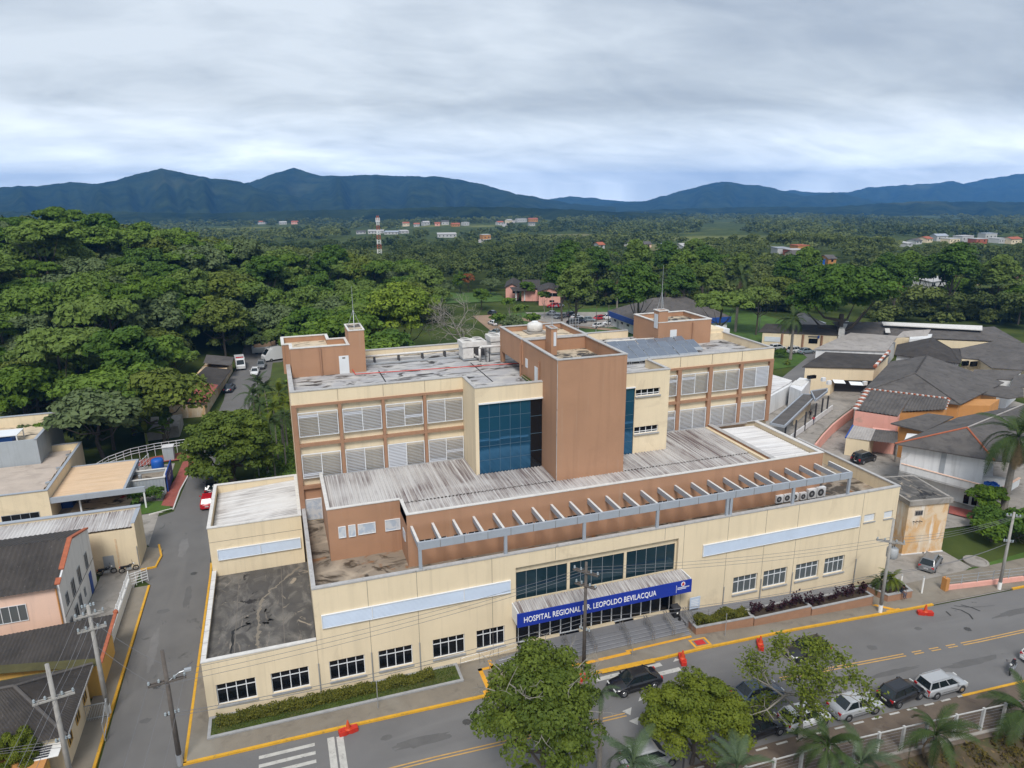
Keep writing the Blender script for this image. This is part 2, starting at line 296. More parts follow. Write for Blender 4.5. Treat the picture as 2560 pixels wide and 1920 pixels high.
# ------------------------------------------------------------------ mesh helpers
ORG = {}
class MB:
    def __init__(s): s.v = []; s.f = []
    def add(s, vs, fs):
        o = len(s.v); s.v += [tuple(map(float, p)) for p in vs]; s.f += [tuple(i+o for i in f) for f in fs]; return s
    def box(s, x0, x1, y0, y1, z0, z1):
        return s.add([(x0,y0,z0),(x1,y0,z0),(x1,y1,z0),(x0,y1,z0),(x0,y0,z1),(x1,y0,z1),(x1,y1,z1),(x0,y1,z1)],
                     [(0,3,2,1),(4,5,6,7),(0,1,5,4),(1,2,6,5),(2,3,7,6),(3,0,4,7)])
    def quad(s, a, b, c, d): return s.add([a,b,c,d], [(0,1,2,3)])
    def tri(s, a, b, c): return s.add([a,b,c], [(0,1,2)])
    def prism(s, poly, z0, z1):
        n = len(poly); zz = z1 if isinstance(z1, (list, tuple)) else [z1]*n
        zb = z0 if isinstance(z0, (list, tuple)) else [z0]*n
        return s.add([(p[0],p[1],zb[i]) for i,p in enumerate(poly)]+[(p[0],p[1],zz[i]) for i,p in enumerate(poly)],
            [tuple(range(n))[::-1], tuple(range(n,2*n))]+[(i,(i+1)%n,n+(i+1)%n,n+i) for i in range(n)])
    def slab(s, pts, t):           # a sloping polygon with thickness t below it
        n = len(pts)
        return s.add([tuple(p) for p in pts]+[(p[0],p[1],p[2]-t) for p in pts],
            [tuple(range(n)), tuple(range(n,2*n))[::-1]]+[(i,n+i,n+(i+1)%n,(i+1)%n) for i in range(n)])
    def tube(s, a, b, r0, r1=None, n=6, caps=True):
        r1 = r0 if r1 is None else r1
        a = Vector(a); b = Vector(b); d = (b-a)
        if d.length < 1e-6: return s
        d.normalize(); u = d.orthogonal().normalized(); w = d.cross(u)
        vs = []
        for c, r in ((a, r0), (b, r1)):
            for i in range(n):
                t = 2*math.pi*i/n; vs.append(c+u*(r*math.cos(t))+w*(r*math.sin(t)))
        fs = [(i,(i+1)%n,n+(i+1)%n,n+i) for i in range(n)]
        if caps: fs += [tuple(range(n))[::-1], tuple(range(n,2*n))]
        return s.add(vs, fs)
    def path(s, pts, r, n=6):
        for a, b in zip(pts[:-1], pts[1:]): s.tube(a, b, r, r, n)
        return s
    def bar(s, a, b, w, h):        # rectangular bar from a to b, w across and h upwards
        a = Vector(a); b = Vector(b); d = (b-a).normalized(); up = Vector((0,0,1))
        side = d.cross(up)
        side = Vector((1,0,0)) if side.length < 1e-4 else side.normalized()
        up = side.cross(d).normalized()
        vs = [c+side*(sx*w/2)+up*(sz*h/2) for c in (a,b) for sx,sz in ((-1,-1),(1,-1),(1,1),(-1,1))]
        return s.add(vs, [(0,1,2,3)[::-1],(4,5,6,7),(0,1,5,4),(1,2,6,5),(2,3,7,6),(3,0,4,7)])
    def lathe(s, c, prof, n=12):   # prof: (radius, z)
        vs = []; fs = []
        for r, z in prof:
            for i in range(n):
                t = 2*math.pi*i/n; vs.append((c[0]+r*math.cos(t), c[1]+r*math.sin(t), c[2]+z))
        for k in range(len(prof)-1):
            for i in range(n): fs.append((k*n+i, k*n+(i+1)%n, (k+1)*n+(i+1)%n, (k+1)*n+i))
        fs += [tuple(range(n))[::-1], tuple(range((len(prof)-1)*n, len(prof)*n))]
        return s.add(vs, fs)
    def build(s, name, mname, parent=None, origin=None, smooth=False):
        if parent is not None: og = ORG[parent.name]
        else: og = origin if origin is not None else (0,0,0)
        me = bpy.data.meshes.new(name)
        me.from_pydata([(p[0]-og[0], p[1]-og[1], p[2]-og[2]) for p in s.v], [], s.f); me.update()
        if smooth: me.polygons.foreach_set('use_smooth', [True]*len(me.polygons))
        me.materials.append(MATS[mname])
        return link(name, me, parent, og)
def link(name, me, parent=None, og=(0,0,0)):
    o = bpy.data.objects.new(name, me); COL.objects.link(o)
    if parent is not None: o.parent = parent
    else: o.location = og
    ORG[o.name] = tuple(og); return o
def tag(o, label=None, cat=None, group=None, kind=None):
    if label: o['label'] = label
    if cat: o['category'] = cat
    if group: o['group'] = group
    if kind: o['kind'] = kind
    return o
def thing(name, label, cat, loc=(0,0,0), rz=0., group=None):
    o = bpy.data.objects.new(name, None); COL.objects.link(o); o.empty_display_size = .3
    o.location = loc; o.rotation_euler = (0,0,rz); ORG[o.name] = tuple(loc) if rz == 0 else (0,0,0)
    return tag(o, label, cat, group)
def proto_thing(name, label, cat, group=None):
    o = thing(name, label, cat, (0,0,0), 0, group); return o
def copy_tree(o, parent=None):
    c = o.copy(); COL.objects.link(c); c.parent = parent; ORG[c.name] = ORG.get(o.name, (0,0,0))
    for ch in list(o.children): copy_tree(ch, c)
    return c
def npmesh(name, V, F, mname, tint=None, smooth=False):
    V = np.asarray(V, np.float32); F = np.asarray(F, np.int32); k = F.shape[1]
    me = bpy.data.meshes.new(name)
    me.vertices.add(len(V)); me.vertices.foreach_set('co', V.ravel())
    me.loops.add(F.size); me.loops.foreach_set('vertex_index', F.ravel())
    me.polygons.add(len(F)); me.polygons.foreach_set('loop_start', np.arange(0, F.size, k, dtype=np.int32))
    me.update(calc_edges=True)
    if smooth: me.polygons.foreach_set('use_smooth', np.ones(len(F), bool))
    if tint is not None:
        a = me.attributes.new('tint', 'FLOAT', 'FACE'); a.data.foreach_set('value', np.asarray(tint, np.float32))
    me.materials.append(MATS[mname]); return me
def resample(pts, step):
    pts = [np.array(p, float) for p in pts]; out = [pts[0]]
    for a, b in zip(pts[:-1], pts[1:]):
        n = max(1, int(math.ceil(np.linalg.norm(b-a)/step)))
        out += [a+(b-a)*(i/n) for i in range(1, n+1)]
    return out
def sheet(name, L, Rr, off, mname, parent=None, step=2.0, nlat=3, kind='structure'):
    """ground-hugging sheet between two polylines (matching vertex counts)"""
    n = len(L); LL, RR = [], []
    for i in range(n-1):
        a0, a1, b0, b1 = (np.array(q, float) for q in (L[i], L[i+1], Rr[i], Rr[i+1]))
        k = max(1, int(math.ceil(max(np.linalg.norm(a1-a0), np.linalg.norm(b1-b0))/step)))
        for j in range(k): LL.append(a0+(a1-a0)*j/k); RR.append(b0+(b1-b0)*j/k)
    LL.append(np.array(L[-1], float)); RR.append(np.array(Rr[-1], float))
    mb = MB(); w = nlat+1
    for a, b in zip(LL, RR):
        for j in range(w):
            p = a+(b-a)*j/nlat; mb.v.append((p[0], p[1], gz(p[0], p[1])+off))
    for i in range(len(LL)-1):
        for j in range(nlat): mb.f.append((i*w+j, i*w+j+1, (i+1)*w+j+1, (i+1)*w+j))
    o = mb.build(name, mname, parent)
    if parent is None: tag(o, kind=kind)
    return o
def kerb(name, pts, w, h, mname, base=-.06, parent=None):
    """raised ribbon along a polyline, w to its left"""
    P = resample(pts, 2.0); mb = MB(); n = len(P)
    for i, p in enumerate(P):
        d = P[min(i+1, n-1)]-P[max(i-1, 0)]; d = d/np.linalg.norm(d); s = np.array([-d[1], d[0]])
        z = gz(p[0], p[1]); q = p+s*w
        mb.v += [(p[0],p[1],z+base), (p[0],p[1],z+h), (q[0],q[1],z+h), (q[0],q[1],z+base)]
    for i in range(n-1):
        a, b = i*4, i*4+4
        for j in range(3): mb.f.append((a+j, a+j+1, b+j+1, b+j))
    mb.f += [(0,1,2,3), tuple(4*(n-1)+j for j in (3,2,1,0))]
    o = mb.build(name, mname, parent)
    if parent is None: tag(o, kind='structure')
    return o

# ------------------------------------------------------------------ ground, roads
def on_land(c, x, y):
    d = ray(c, x, y); t = 60.
    while t < 6000 and CAMP[2]+d[2]*t > T(CAMP[0]+d[0]*t, CAMP[1]+d[1]*t): t *= 1.004
    return CAMP+d*t
MOUNDS_N = []
for c, x, y, z, r, h in [('D',905,487,3,45,4),('D',985,487,3,50,4),('D',1105,483,3,55,4),('D',600,480,3,45,4),('D',1735,556,2,40,3.5),('D',2000,520,2,50,4),('D',2130,512,3,60,4)]:
    p = on_land(c, x, y); MOUNDS_N.append((p[0], p[1], r, h))
MOUNDS += MOUNDS_N
def axis(lo, hi, a, b, st):
    v = list(np.arange(a, b+.01, st)); k = st
    while v[-1] < hi: k *= 1.12; v.append(v[-1]+k)
    k = st; w = []
    q = a
    while q > lo: k *= 1.12; q -= k; w.append(q)
    return np.array(w[::-1]+v)
gx = axis(-3000, 5000, -60, 140, 2.5); gy = axis(-380, 6500, -40, 130, 2.5)
XX, YY = np.meshgrid(gx, gy); ZZ = T(XX, YY)-.08
ii = np.arange(len(gy)-1)[:, None]*len(gx)+np.arange(len(gx)-1)[None, :]
FF = np.stack([ii, ii+1, ii+1+len(gx), ii+len(gx)], -1).reshape(-1, 4)
mt, nd, lk, b = newmat('ground_mat')
v = coord(nd, lk)
c = mixc(nd, lk, rampf(nd, lk, noise(nd, lk, v, .09, 6), .35, .65), (.032,.050,.013), (.075,.095,.026))
c = mixc(nd, lk, rampf(nd, lk, noise(nd, lk, coord(nd, lk, (.0032,.0055,.01)), 1., 6, .6, .8), .57, .66), c, (.15,.16,.05))
lk.new(c, b.inputs['Base Color']); b.inputs['Roughness'].default_value = 1.0; b.inputs['Specular IOR Level'].default_value = .05
go = link('ground', npmesh('ground', np.stack([XX, YY, ZZ], -1).reshape(-1, 3), FF, 'ground_mat', smooth=True)); tag(go, kind='structure')

mat('leaf_litter', (.085,.062,.034), .95, var=.35, scale=1.2, layers=[((.8,.8,1),1.2,.5,.68,(.05,.06,.018),6,1.), ((2.,2.,1),1.5,.6,.72,(.19,.125,.05),5,.6)], bump=.6, bscale=6)
KN = [(-1.6,-4.2),(9,-4.27),(24,-4.6),(35,-5.05),(50,-4.95),(66,-5.35),(90,-6.3),(150,-9)]            # north kerb of the main road
KS = [(-1.6,-15.9),(9,-15.9),(24,-15.85),(35,-15.85),(50,-15.95),(66,-16.3),(90,-17.4),(150,-20)]
def ky(pl, x):
    return float(np.interp(x, [p[0] for p in pl], [p[1] for p in pl]))
LM = [(-60,-4.0),(-7.2,-4.2)]+KN; RM = [(-60,-15.9),(-7.2,-15.9)]+KS
sheet('main_road', LM, RM, -.02, 'asphalt', nlat=6)
SL = [(-7.05,-4.2),(-7.0,22.5),(-8.3,24.5),(-8.3,31.5),(-10.3,34),(-10.3,38.5),(-6.7,40.4),(-6.0,52),(-4.6,70),(-3.2,90),(-3.0,105),(-1.5,118),(0,135)]
SR = [(-1.45,-4.2),(-1.4,22.5),(-1.5,24.5),(-1.6,31.5),(-1.8,34),(-1.9,38.5),(-1.9,40.4),(-1.6,52),(.2,70),(2.3,90),(5.5,105),(8,118),(12,135)]
sheet('side_road', SL, SR, -.012, 'asphalt_side', nlat=4)
# pavements
sheet('hospital_pavement', [(-1.25,-4.05)]+[(p[0],p[1]+.15) for p in KN[1:7]], [(-1.25,-.0)]+[(p[0],0.0 if p[0] < 66 else -1.5) for p in KN[1:7]], .12, 'sidewalk', nlat=4)
sheet('hospital_side_pavement', [(-1.25,0),(-1.2,25)], [(0,0),(0,25)], .12, 'sidewalk', nlat=2)
kerb('front_kerb', [(66.3,-5.36)]+[(x, ky(KN, x)) for x in range(64, -2, -2)]+[(-1.42,-4.2)], -.22, .14, 'kerb_yellow')
kerb('side_kerb', [(-1.42,-4.1),(-1.4,22.5),(-1.5,25)], -.2, .14, 'kerb_yellow')
kerb('front_kerb_driveway', [(90,-6.3),(80,-5.9),(76.5,-5.75)], -.2, .14, 'kerb_yellow')
sheet('west_pavement', [(-9.2,-6),(-9.0,-2.4),(-8.75,22.3)], [(-7.1,-6),(-7.2,-2.4),(-7.1,22.3)], .12, 'sidewalk', nlat=2)
kerb('west_kerb', [(-7.6,-8),(-7.2,-2.4),(-7.0,22.3)], .2, .14, 'kerb_yellow')
sheet('west_forecourt', [(-12.2,12.6),(-12.2,26.9)], [(-8.75,12.6),(-8.4,26.9)], .03, 'concrete', nlat=2)
sheet('clinic_corner_pavement', [(-8.5,26.2),(-8.5,31.2)], [(-6.9,26.2),(-6.75,30.2)], .12, 'sidewalk', nlat=2)
kerb('clinic_corner_kerb', [(-8.4,25.9),(-6.9,26.1),(-6.6,28.5),(-7.2,31.4)], .2, .16, 'kerb_yellow')
sheet('clinic_grass_verge', [(-12.5,40.6),(-12.2,45)], [(-6.9,40.7),(-8.0,44.0)], .10, 'grass_bright', nlat=2)
sheet('clinic_red_pavement', [(-8.4,42.6),(-8.2,47),(-7.6,52),(-7.3,58)], [(-6.75,41.6),(-6.6,47),(-6.1,52),(-5.6,58)], .11, 'red_paving', nlat=2)
kerb('clinic_road_kerb', [(-9.5,40.2),(-6.75,41.2),(-6.55,47),(-6.0,52),(-5.5,58)], .16, .13, 'coping_white')
sheet('clinic_yard', [(-32,32),(-32,58)], [(-8.4,32),(-8.4,58)], .0, 'concrete', nlat=6)
sheet('south_pavement', [(p[0],p[1]-.05) for p in KS], [(-1.6,-24),(9,-24),(24,-21.5),(35,-20.2),(50,-20.0),(66,-20.8),(90,-22),(150,-24)], .07, 'sidewalk_brown', nlat=4)
kerb('south_kerb', [(x, ky(KS, x)) for x in range(57, 120, 3)], -.2, .12, 'kerb_yellow')
sheet('hospital_driveway', [(66.3,-5.3),(66.6,0),(67,8)], [(76.2,-5.7),(76.5,-1),(77,8)], .05, 'concrete', nlat=4)
sheet('east_pavement', [(76.2,-5.7),(90,-6.3),(120,-7.6)], [(69.8,-3.7),(90,-4.4),(120,-6)], .08, 'sidewalk', nlat=2)
sheet('east_yard', [(66,8),(66,60)], [(140,2),(140,75)], .02, 'concrete', nlat=20, step=4)
sheet('hospital_east_lawn', [(69.5,-3.2),(76,-1.2)], [(120,-6),(120,2)], .07, 'grass_bright', nlat=12)
sheet('rear_lawn', [(62,70),(62,90),(64,120),(66,160)], [(150,78),(150,100),(150,125),(150,160)], .03, 'grass_bright', nlat=24, step=5)
sheet('rear_garden', [(2,30),(3,60),(4.5,85),(6,118)], [(62,30),(62,60),(62,85),(62,118)], .02, 'grass_ground', nlat=14, step=4)
sheet('rear_car_park', [(80,132),(83,160)], [(110,126),(112,150)], .09, 'concrete', nlat=6)
sheet('earth_track', [(72,158),(82,138),(97,122)], [(75,160),(84.5,139),(100,123)], .10, 'earth_track', nlat=2)
sheet('rear_dirt_lane', [(63.5,128),(65.5,160)], [(70,127),(72,160)], .08, 'earth_track', nlat=3)
sheet('rear_service_road', [(104,66),(124,80),(136,108)], [(112,60),(134,74),(150,100)], .06, 'asphalt', nlat=4)
MEAD = on_z('D', 995, 640, -1); sheet('bright_meadow', [(MEAD[0]-14,MEAD[1]-12),(MEAD[0]-12,MEAD[1]+16)], [(MEAD[0]+14,MEAD[1]-15),(MEAD[0]+17,MEAD[1]+12)], .15, 'grass_bright', nlat=6, step=4)
sheet('planted_bank', [(-1.6,-24.2),(24,-20.6),(35,-19.4),(50,-19.5),(66,-20.1),(90,-22.2)], [(-1.6,-40),(24,-40),(35,-40),(50,-40),(66,-40),(90,-40)], .06, 'leaf_litter', nlat=10)
for i, (c, x, y, z, w, d) in enumerate([('D',1210,519,0,110,70),('D',1560,534,0,110,60),('D',1990,462,0,260,90),('D',700,470,2,60,60)]):
    p = on_land(c, x, y)
    sheet('pasture', [(p[0]-w/2,p[1]),(p[0]-w/2,p[1]+d)], [(p[0]+w/2,p[1]-w*.12),(p[0]+w/2,p[1]+d-w*.12)], .5, 'pasture' if i < 3 else 'earth_track', nlat=20, step=10)

# road markings (thin sheets above the asphalt)
def mark(name, quads, mname, off=-.004):
    mb = MB()
    for q in quads:
        mb.add([(p[0],p[1],gz(p[0],p[1])+off) for p in q], [(0,1,2,3)] if len(q) == 4 else [(0,1,2)])
    return tag(mb.build(name, mname), kind='structure')
def rect(x0, x1, y0, y1): return [(x0,y0),(x1,y0),(x1,y1),(x0,y1)]
for i in range(9):
    mark('crosswalk_stripe', [rect(3.6,7.45,-5.32-i*.82,-5.0-i*.82)], 'road_white')
mark('stop_line', [rect(9.0,9.5,-9.2,-4.95)], 'road_white'); mark('stop_line_faded', [rect(8.35,8.85,-9.2,-4.85)], 'road_white')
def centre(x): return float(np.interp(x, [-60,0,15,30,50,70,90,150], [-9.2,-9.2,-9.3,-9.85,-10.35,-11.15,-12,-15]))
def dbl(x0, x1, name='centre_line'):
    q = []; xs = np.arange(x0, x1, 2.0).tolist()+[x1]
    for a, b_ in zip(xs[:-1], xs[1:]):
        for dy in (-.14, .14): q.append([(a,centre(a)+dy-.06),(b_,centre(b_)+dy-.06),(b_,centre(b_)+dy+.06),(a,centre(a)+dy+.06)])
    mark(name, q, 'road_yellow')
dbl(-50, 2.6); dbl(9.6, 30.2); dbl(44.2, 57.0); 
for a in (57.9, 59.8, 61.7): dbl(a, a+1.05, 'centre_dash')
dbl(63.4, 95)
mark('give_way_triangle', [[(30.1,-9.45),(31.0,-9.3),(30.5,-10.05)]], 'road_white'); mark('give_way_triangle', [[(30.1,-10.55),(31.0,-10.4),(30.55,-11.15)]], 'road_white')
mark('give_way_triangle', [[(36.9,-5.6),(37.7,-5.55),(37.3,-5.25)]], 'road_white'); mark('give_way_triangle', [[(31.8,-8.9),(32.5,-8.8),(32.2,-8.45)]], 'road_white')
mark('give_way_triangle', [[(30.6,-12.2),(31.3,-12.1),(31.0,-12.7)]], 'road_white')
for a in (29.6,): mark('raised_crossing_edge', [rect(a,a+6.2,-5.75,-5.3)], 'road_white'); mark('raised_crossing_edge', [rect(32.2,37.0,-6.8,-6.35)], 'road_white')
mark('yellow_crossing_apron', [[(30.5,-5.12),(35.4,-5.3),(35.4,-4.75),(30.5,-4.6)]], 'kerb_yellow', .125)
for x in np.arange(28.5, 57, 1.75): mark('parking_dash', [[(x,-16.28),(x+.95,-16.3),(x+.95,-16.14),(x,-16.12)]], 'road_white', .09)
mark('east_lane_line', [[(78,-7.4),(84,-7.7),(84,-7.3),(78,-7.0)]], 'road_white')
def tyre(pts):
    q = []
    for a, b_ in zip(pts[:-1], pts[1:]): q.append([(a[0]-.09,a[1]),(a[0]+.09,a[1]),(b_[0]+.09,b_[1]),(b_[0]-.09,b_[1])])
    mark('tyre_mark', q, 'tyre_mark')
tyre([(67.6,-6.2),(68.2,-6.8),(68.3,-7.6),(67.9,-8.3)]); tyre([(68.2,-6.0),(69.2,-6.6),(70.6,-7.0),(72.2,-7.2)]); tyre([(69.0,-6.1),(69.6,-6.8),(69.8,-7.5)]); tyre([(66.6,-6.5),(66.4,-7.2)])
# repairs, manhole covers and oil on the roads
def blob(name, x, y, rx, ry, mname, off, seed, n=14):
    rb = np.random.RandomState(seed); mb = MB(); P = []
    for i in range(n): a = 2*math.pi*i/n; k = rb.uniform(.75, 1.15); P.append((x+rx*k*math.cos(a), y+ry*k*math.sin(a)))
    mb.add([(p[0], p[1], gz(*p)+off) for p in P], [tuple(range(n))]); return tag(mb.build(name, mname), kind='structure')
mat('asphalt_patch', (.115,.111,.108), .9, var=.12, scale=1.2); mat('asphalt_worn', (.175,.168,.162), .9, var=.12, scale=1.2); mat('cast_iron', (.06,.058,.055), .7, var=.2, scale=6)
for i, (x, y, rx, ry) in enumerate(((15,-7.4,2.2,.5),(49,-7.0,2.4,.4),(62,-13.1,3.5,.4),(-5.3,11,.4,3.2),(-3.2,19,.35,2.2),(-4.6,30,.5,2.6),(74,-8.7,4,.4),(25,-8.6,2.4,.35),(54,-12.2,3,.3))): blob('road_repair', x, y, rx, ry, 'asphalt_worn' if i % 2 else 'asphalt_patch', -.008 if x < -2 else -.014, 40+i, 26)
for i, (x, y) in enumerate(((-4.3,5.5),(-3.0,23.5),(18.5,-6.6),(50.5,-12.8),(66,-9.3))): blob('manhole_cover', x, y, .36, .36, 'cast_iron', -.003, 1, 20)
for i, (x, y, r) in enumerate(((12.5,-6.2,.28),(27,-7.9,.35),(43.5,-8.8,.3),(55,-9.0,.35),(61.5,-7.9,.25),(-4.6,1.5,.3),(-5.2,17,.4),(34.5,-13.2,.4),(45.5,-13.2,.5),(53.8,-13.6,.4))): blob('oil_stain', x, y, r*1.5, r, 'asphalt_patch', -.006, i)
# tactile paving
TY = .132
mark('tactile_strip', [rect(20.9,21.25,-4.1,-1.2), rect(20.9,22.3,-1.5,-1.2), rect(22.0,22.3,-1.5,-.4), rect(20.55,21.6,-4.3,-3.9)], 'tactile_yellow', TY)
mark('tactile_strip', [rect(26,34.0,-3.62,-3.27), rect(33.7,34.05,-3.27,-3.05), rect(33.7,40.2,-3.62+.3,-3.05)], 'tactile_yellow', TY)
mark('tactile_frame', [rect(39.6,41.3,-3.75,-3.6), rect(39.6,41.3,-4.75,-4.6), rect(39.6,39.8,-4.6,-3.75), rect(41.1,41.3,-4.6,-3.75)], 'tactile_yellow', TY)
mark('tactile_pad', [rect(40.0,40.9,-4.5,-3.85)], 'tactile_red', TY)
mark('tactile_strip', [[(60.2,-3.7),(60.7,-3.7),(62.0,-4.9),(61.4,-4.9)], rect(60.8,62.4,-5.15,-4.85)], 'tactile_yellow', TY)

# ------------------------------------------------------------------ mountains
mt, nd, lk, b = newmat('mountain_mat')
c = mixc(nd, lk, rampf(nd, lk, noise(nd, lk, coord(nd, lk, (.012,.012,.012)), 1., 8, .65), .35, .65), (.010,.019,.008), (.040,.056,.018))
c = mixc(nd, lk, rampf(nd, lk, noise(nd, lk, coord(nd, lk, (.0025,.0025,.004)), 1., 4, .5), .6, .75), c, (.085,.095,.035))
lk.new(c, b.inputs['Base Color']); b.inputs['Roughness'].default_value = 1.; b.inputs['Specular IOR Level'].default_value = 0.
bp = N(nd, 'ShaderNodeBump'); bp.inputs['Strength'].default_value = 1.; bp.inputs['Distance'].default_value = 14.
lk.new(noise(nd, lk, coord(nd, lk, (.05,.05,.05)), 1., 5, .7), bp.inputs['Height']); lk.new(bp.outputs[0], b.inputs['Normal'])
def mountain(name, prof, dep, foot, seed):
    rs = np.random.RandomState(seed); xs = np.arange(prof[0][0], prof[-1][0]+1, 5.0)
    ys = np.interp(xs, [p[0] for p in prof], [p[1] for p in prof])
    ys = ys + np.convolve(rs.randn(len(xs)+4), np.ones(3)/3, 'same')[2:-2]*1.1
    rows = 16; V = []
    ph = rs.rand(8)*6.3
    for k in range(rows+1):
        t = k/rows
        for i, (x, y) in enumerate(zip(xs, ys)):
            p = at_depth('D', x, y, dep); ridge_z = p[2]
            d2 = dep-(dep-foot)*t; q = at_depth('D', x, y, d2)
            base = gz(q[0], q[1])-12
            fall = (1-t)**1.25
            gul = sum(math.sin(i*(.17+.13*j)+ph[j]+t*(2.0-j*.7))/(1+j*.6) for j in range(6))*(ridge_z-base)*.13*math.sin(math.pi*min(1, t*1.15))
            V.append((q[0], q[1], base+(ridge_z-base)*fall+gul))
    n = len(xs)
    back = []
    for x, y in zip(xs, ys):
        q = at_depth('D', x, y, dep*1.18); back.append((q[0], q[1], gz(q[0], q[1])-20))
    V = back+V; rows += 1
    F = [(k*n+i, k*n+i+1, (k+1)*n+i+1, (k+1)*n+i) for k in range(rows) for i in range(n-1)]
    tag(link(name, npmesh(name, V, F, 'mountain_mat', smooth=True)), kind='structure')
mountain('mountain', [(-300,440),(-150,425),(0,404),(30,402),(80,402),(150,393),(210,397),(250,390),(300,374),(350,364),(400,374),(450,384),(520,392),(560,408),(640,424),(720,440),(800,452)], 2600, 1750, 1)
mountain('mountain', [(400,418),(520,399),(545,392),(590,375),(635,362),(690,380),(750,380),(810,377),(860,380),(940,381),(1000,389),(1050,400),(1100,415),(1150,424),(1190,432),(1260,442),(1330,447)], 3200, 2000, 2)
mountain('mountain', [(1120,440),(1180,432),(1230,424),(1270,427),(1310,432),(1360,437),(1420,443)], 5000, 4300, 3)
mountain('mountain', [(1270,448),(1330,439),(1400,433),(1450,418),(1500,405),(1560,391),(1610,398),(1640,400),(1690,412),(1740,424),(1800,415),(1850,425),(1900,436),(1980,446)], 4200, 3200, 4)
mountain('mountain', [(1620,424),(1680,414),(1710,411),(1760,416),(1830,415),(1880,404),(1950,400),(2000,397),(2060,391),(2100,404),(2150,405),(2212,396),(2350,385),(2500,400)], 5300, 4400, 5)
mountain('mountain', [(2020,410),(2080,397),(2130,386),(2170,381),(2200,376),(2240,372),(2400,368),(2600,390)], 6200, 5600, 6)
mountain('foothill', [(-300,462),(0,458),(200,455),(420,462),(600,456),(800,452),(1000,446),(1180,450),(1330,458),(1500,464)], 1700, 1350, 7)
mountain('foothill', [(1250,462),(1420,453),(1600,447),(1800,447),(1960,436),(2100,435),(2250,437),(2500,440)], 2600, 2000, 8)

# ------------------------------------------------------------------ haze: one closed box of thin even air
hz = MB(); hz.box(-3400, 5400, -450, 6900, -200, 150)
mt, nd, lk, b = newmat('haze_mat'); nd.remove(b)
pv = N(nd, 'ShaderNodeVolumePrincipled'); setc(pv.inputs['Color'], (.15,.44,.97)); pv.inputs['Density'].default_value = 1.3e-4; pv.inputs['Anisotropy'].default_value = 0.
lk.new(pv.outputs[0], nd.get('Material Output').inputs['Volume'])
HAZE = hz.build('haze', 'haze_mat'); tag(HAZE, kind='stuff')
# ------------------------------------------------------------------ the hospital
HOS = thing('hospital_building', 'large cream and brown hospital with blue entrance sign and flat roofs', 'hospital', (33, 8, -1))
def part(mb, name, mname, parent=None, smooth=False): return mb.build(name, mname, parent or HOS, smooth=smooth)
def box(name, mname, *a, parent=None): return part(MB().box(*a), name, mname, parent)
def ring(x0, x1, y0, y1, z0, z1, t, sides='NSEW'):
    m_ = MB()
    if 'S' in sides: m_.box(x0, x1, y0, y0+t, z0, z1)
    if 'N' in sides: m_.box(x0, x1, y1-t, y1, z0, z1)
    a = y0+t if 'S' in sides else y0; b_ = y1-t if 'N' in sides else y1
    if 'W' in sides: m_.box(x0, x0+t, a, b_, z0, z1)
    if 'E' in sides: m_.box(x1-t, x1, a, b_, z0, z1)
    return m_
def holed(x0, x1, z0, z1, y, holes, depth=.22):
    """front sheet at y with rectangular openings and their reveals (facing -y)"""
    m_ = MB(); xs = sorted({x0, x1}|{h[0] for h in holes}|{h[1] for h in holes}); zs = sorted({z0, z1}|{h[2] for h in holes}|{h[3] for h in holes})
    for a, b_ in zip(xs[:-1], xs[1:]):
        for c_, d_ in zip(zs[:-1], zs[1:]):
            if any(h[0] <= a and b_ <= h[1] and h[2] <= c_ and d_ <= h[3] for h in holes): continue
            m_.quad((a,y,c_),(b_,y,c_),(b_,y,d_),(a,y,d_))
    for a, b_, c_, d_ in holes:
        e_ = y+depth
        m_.quad((a,y,c_),(a,e_,c_),(a,e_,d_),(a,y,d_)); m_.quad((b_,e_,c_),(b_,y,c_),(b_,y,d_),(b_,e_,d_))
        m_.quad((a,y,d_),(a,e_,d_),(b_,e_,d_),(b_,y,d_)); m_.quad((a,e_,c_),(a,y,c_),(b_,y,c_),(b_,e_,c_))
    return m_
def window(x0, x1, z0, z1, y, nx, rows=(), gl='glass_dark', fr=.06, sill=True, parent=None, name='window'):
    w = part(MB().quad((x0,y,z0),(x1,y,z0),(x1,y,z1),(x0,y,z1)), name, gl, parent)
    m_ = MB(); t = .05
    for i in range(nx+1):
        x = x0+(x1-x0)*i/nx; x = min(max(x, x0+fr/2), x1-fr/2); m_.box(x-fr/2, x+fr/2, y-t, y-.005, z0, z1)
    cuts = [x0+fr/2]+[x0+(x1-x0)*i/nx for i in range(1, nx)]+[x1-fr/2]
    for z in (z0+fr/2, z1-fr/2)+tuple(rows):
        for a, b_ in zip(cuts[:-1], cuts[1:]): m_.box(a+fr/2, b_-fr/2, y-t, y-.005, z-fr/2, z+fr/2)
    part(m_, 'frame', 'white_metal', w)
    if sill: part(MB().box(x0-.06, x1+.06, y-.34, y-.06, z0-.12, z0-.01), 'sill', 'kerb_grey', w)
    return w
def corrugated(x0, x1, y0, y1, z0, z1, pitch, amp, mname, name='corrugated_roof', along='y', poly=None, parent=None):
    """sheet whose ribs run along y (from y0,z0 to y1,z1) or along x"""
    m_ = MB(); L = (x1-x0) if along == 'y' else (y1-y0); n = max(2, int(L/pitch)); st = [0, .35, .5, .85]
    us = [(i+s)*L/n for i in range(n) for s in st]+[L]; hs = [h for i in range(n) for h in (0, 0, amp, amp)]+[0]
    for u, h in zip(us, hs):
        if along == 'y': m_.v += [(x0+u, y0, z0+h), (x0+u, y1, z1+h)]
        else: m_.v += [(x0, y0+u, z0+h), (x1, y0+u, z1+h)]
    for i in range(len(us)-1):
        a = 2*i; m_.f.append((a, a+2, a+3, a+1) if along == 'y' else (a, a+1, a+3, a+2))
    return part(m_, name, mname, parent)
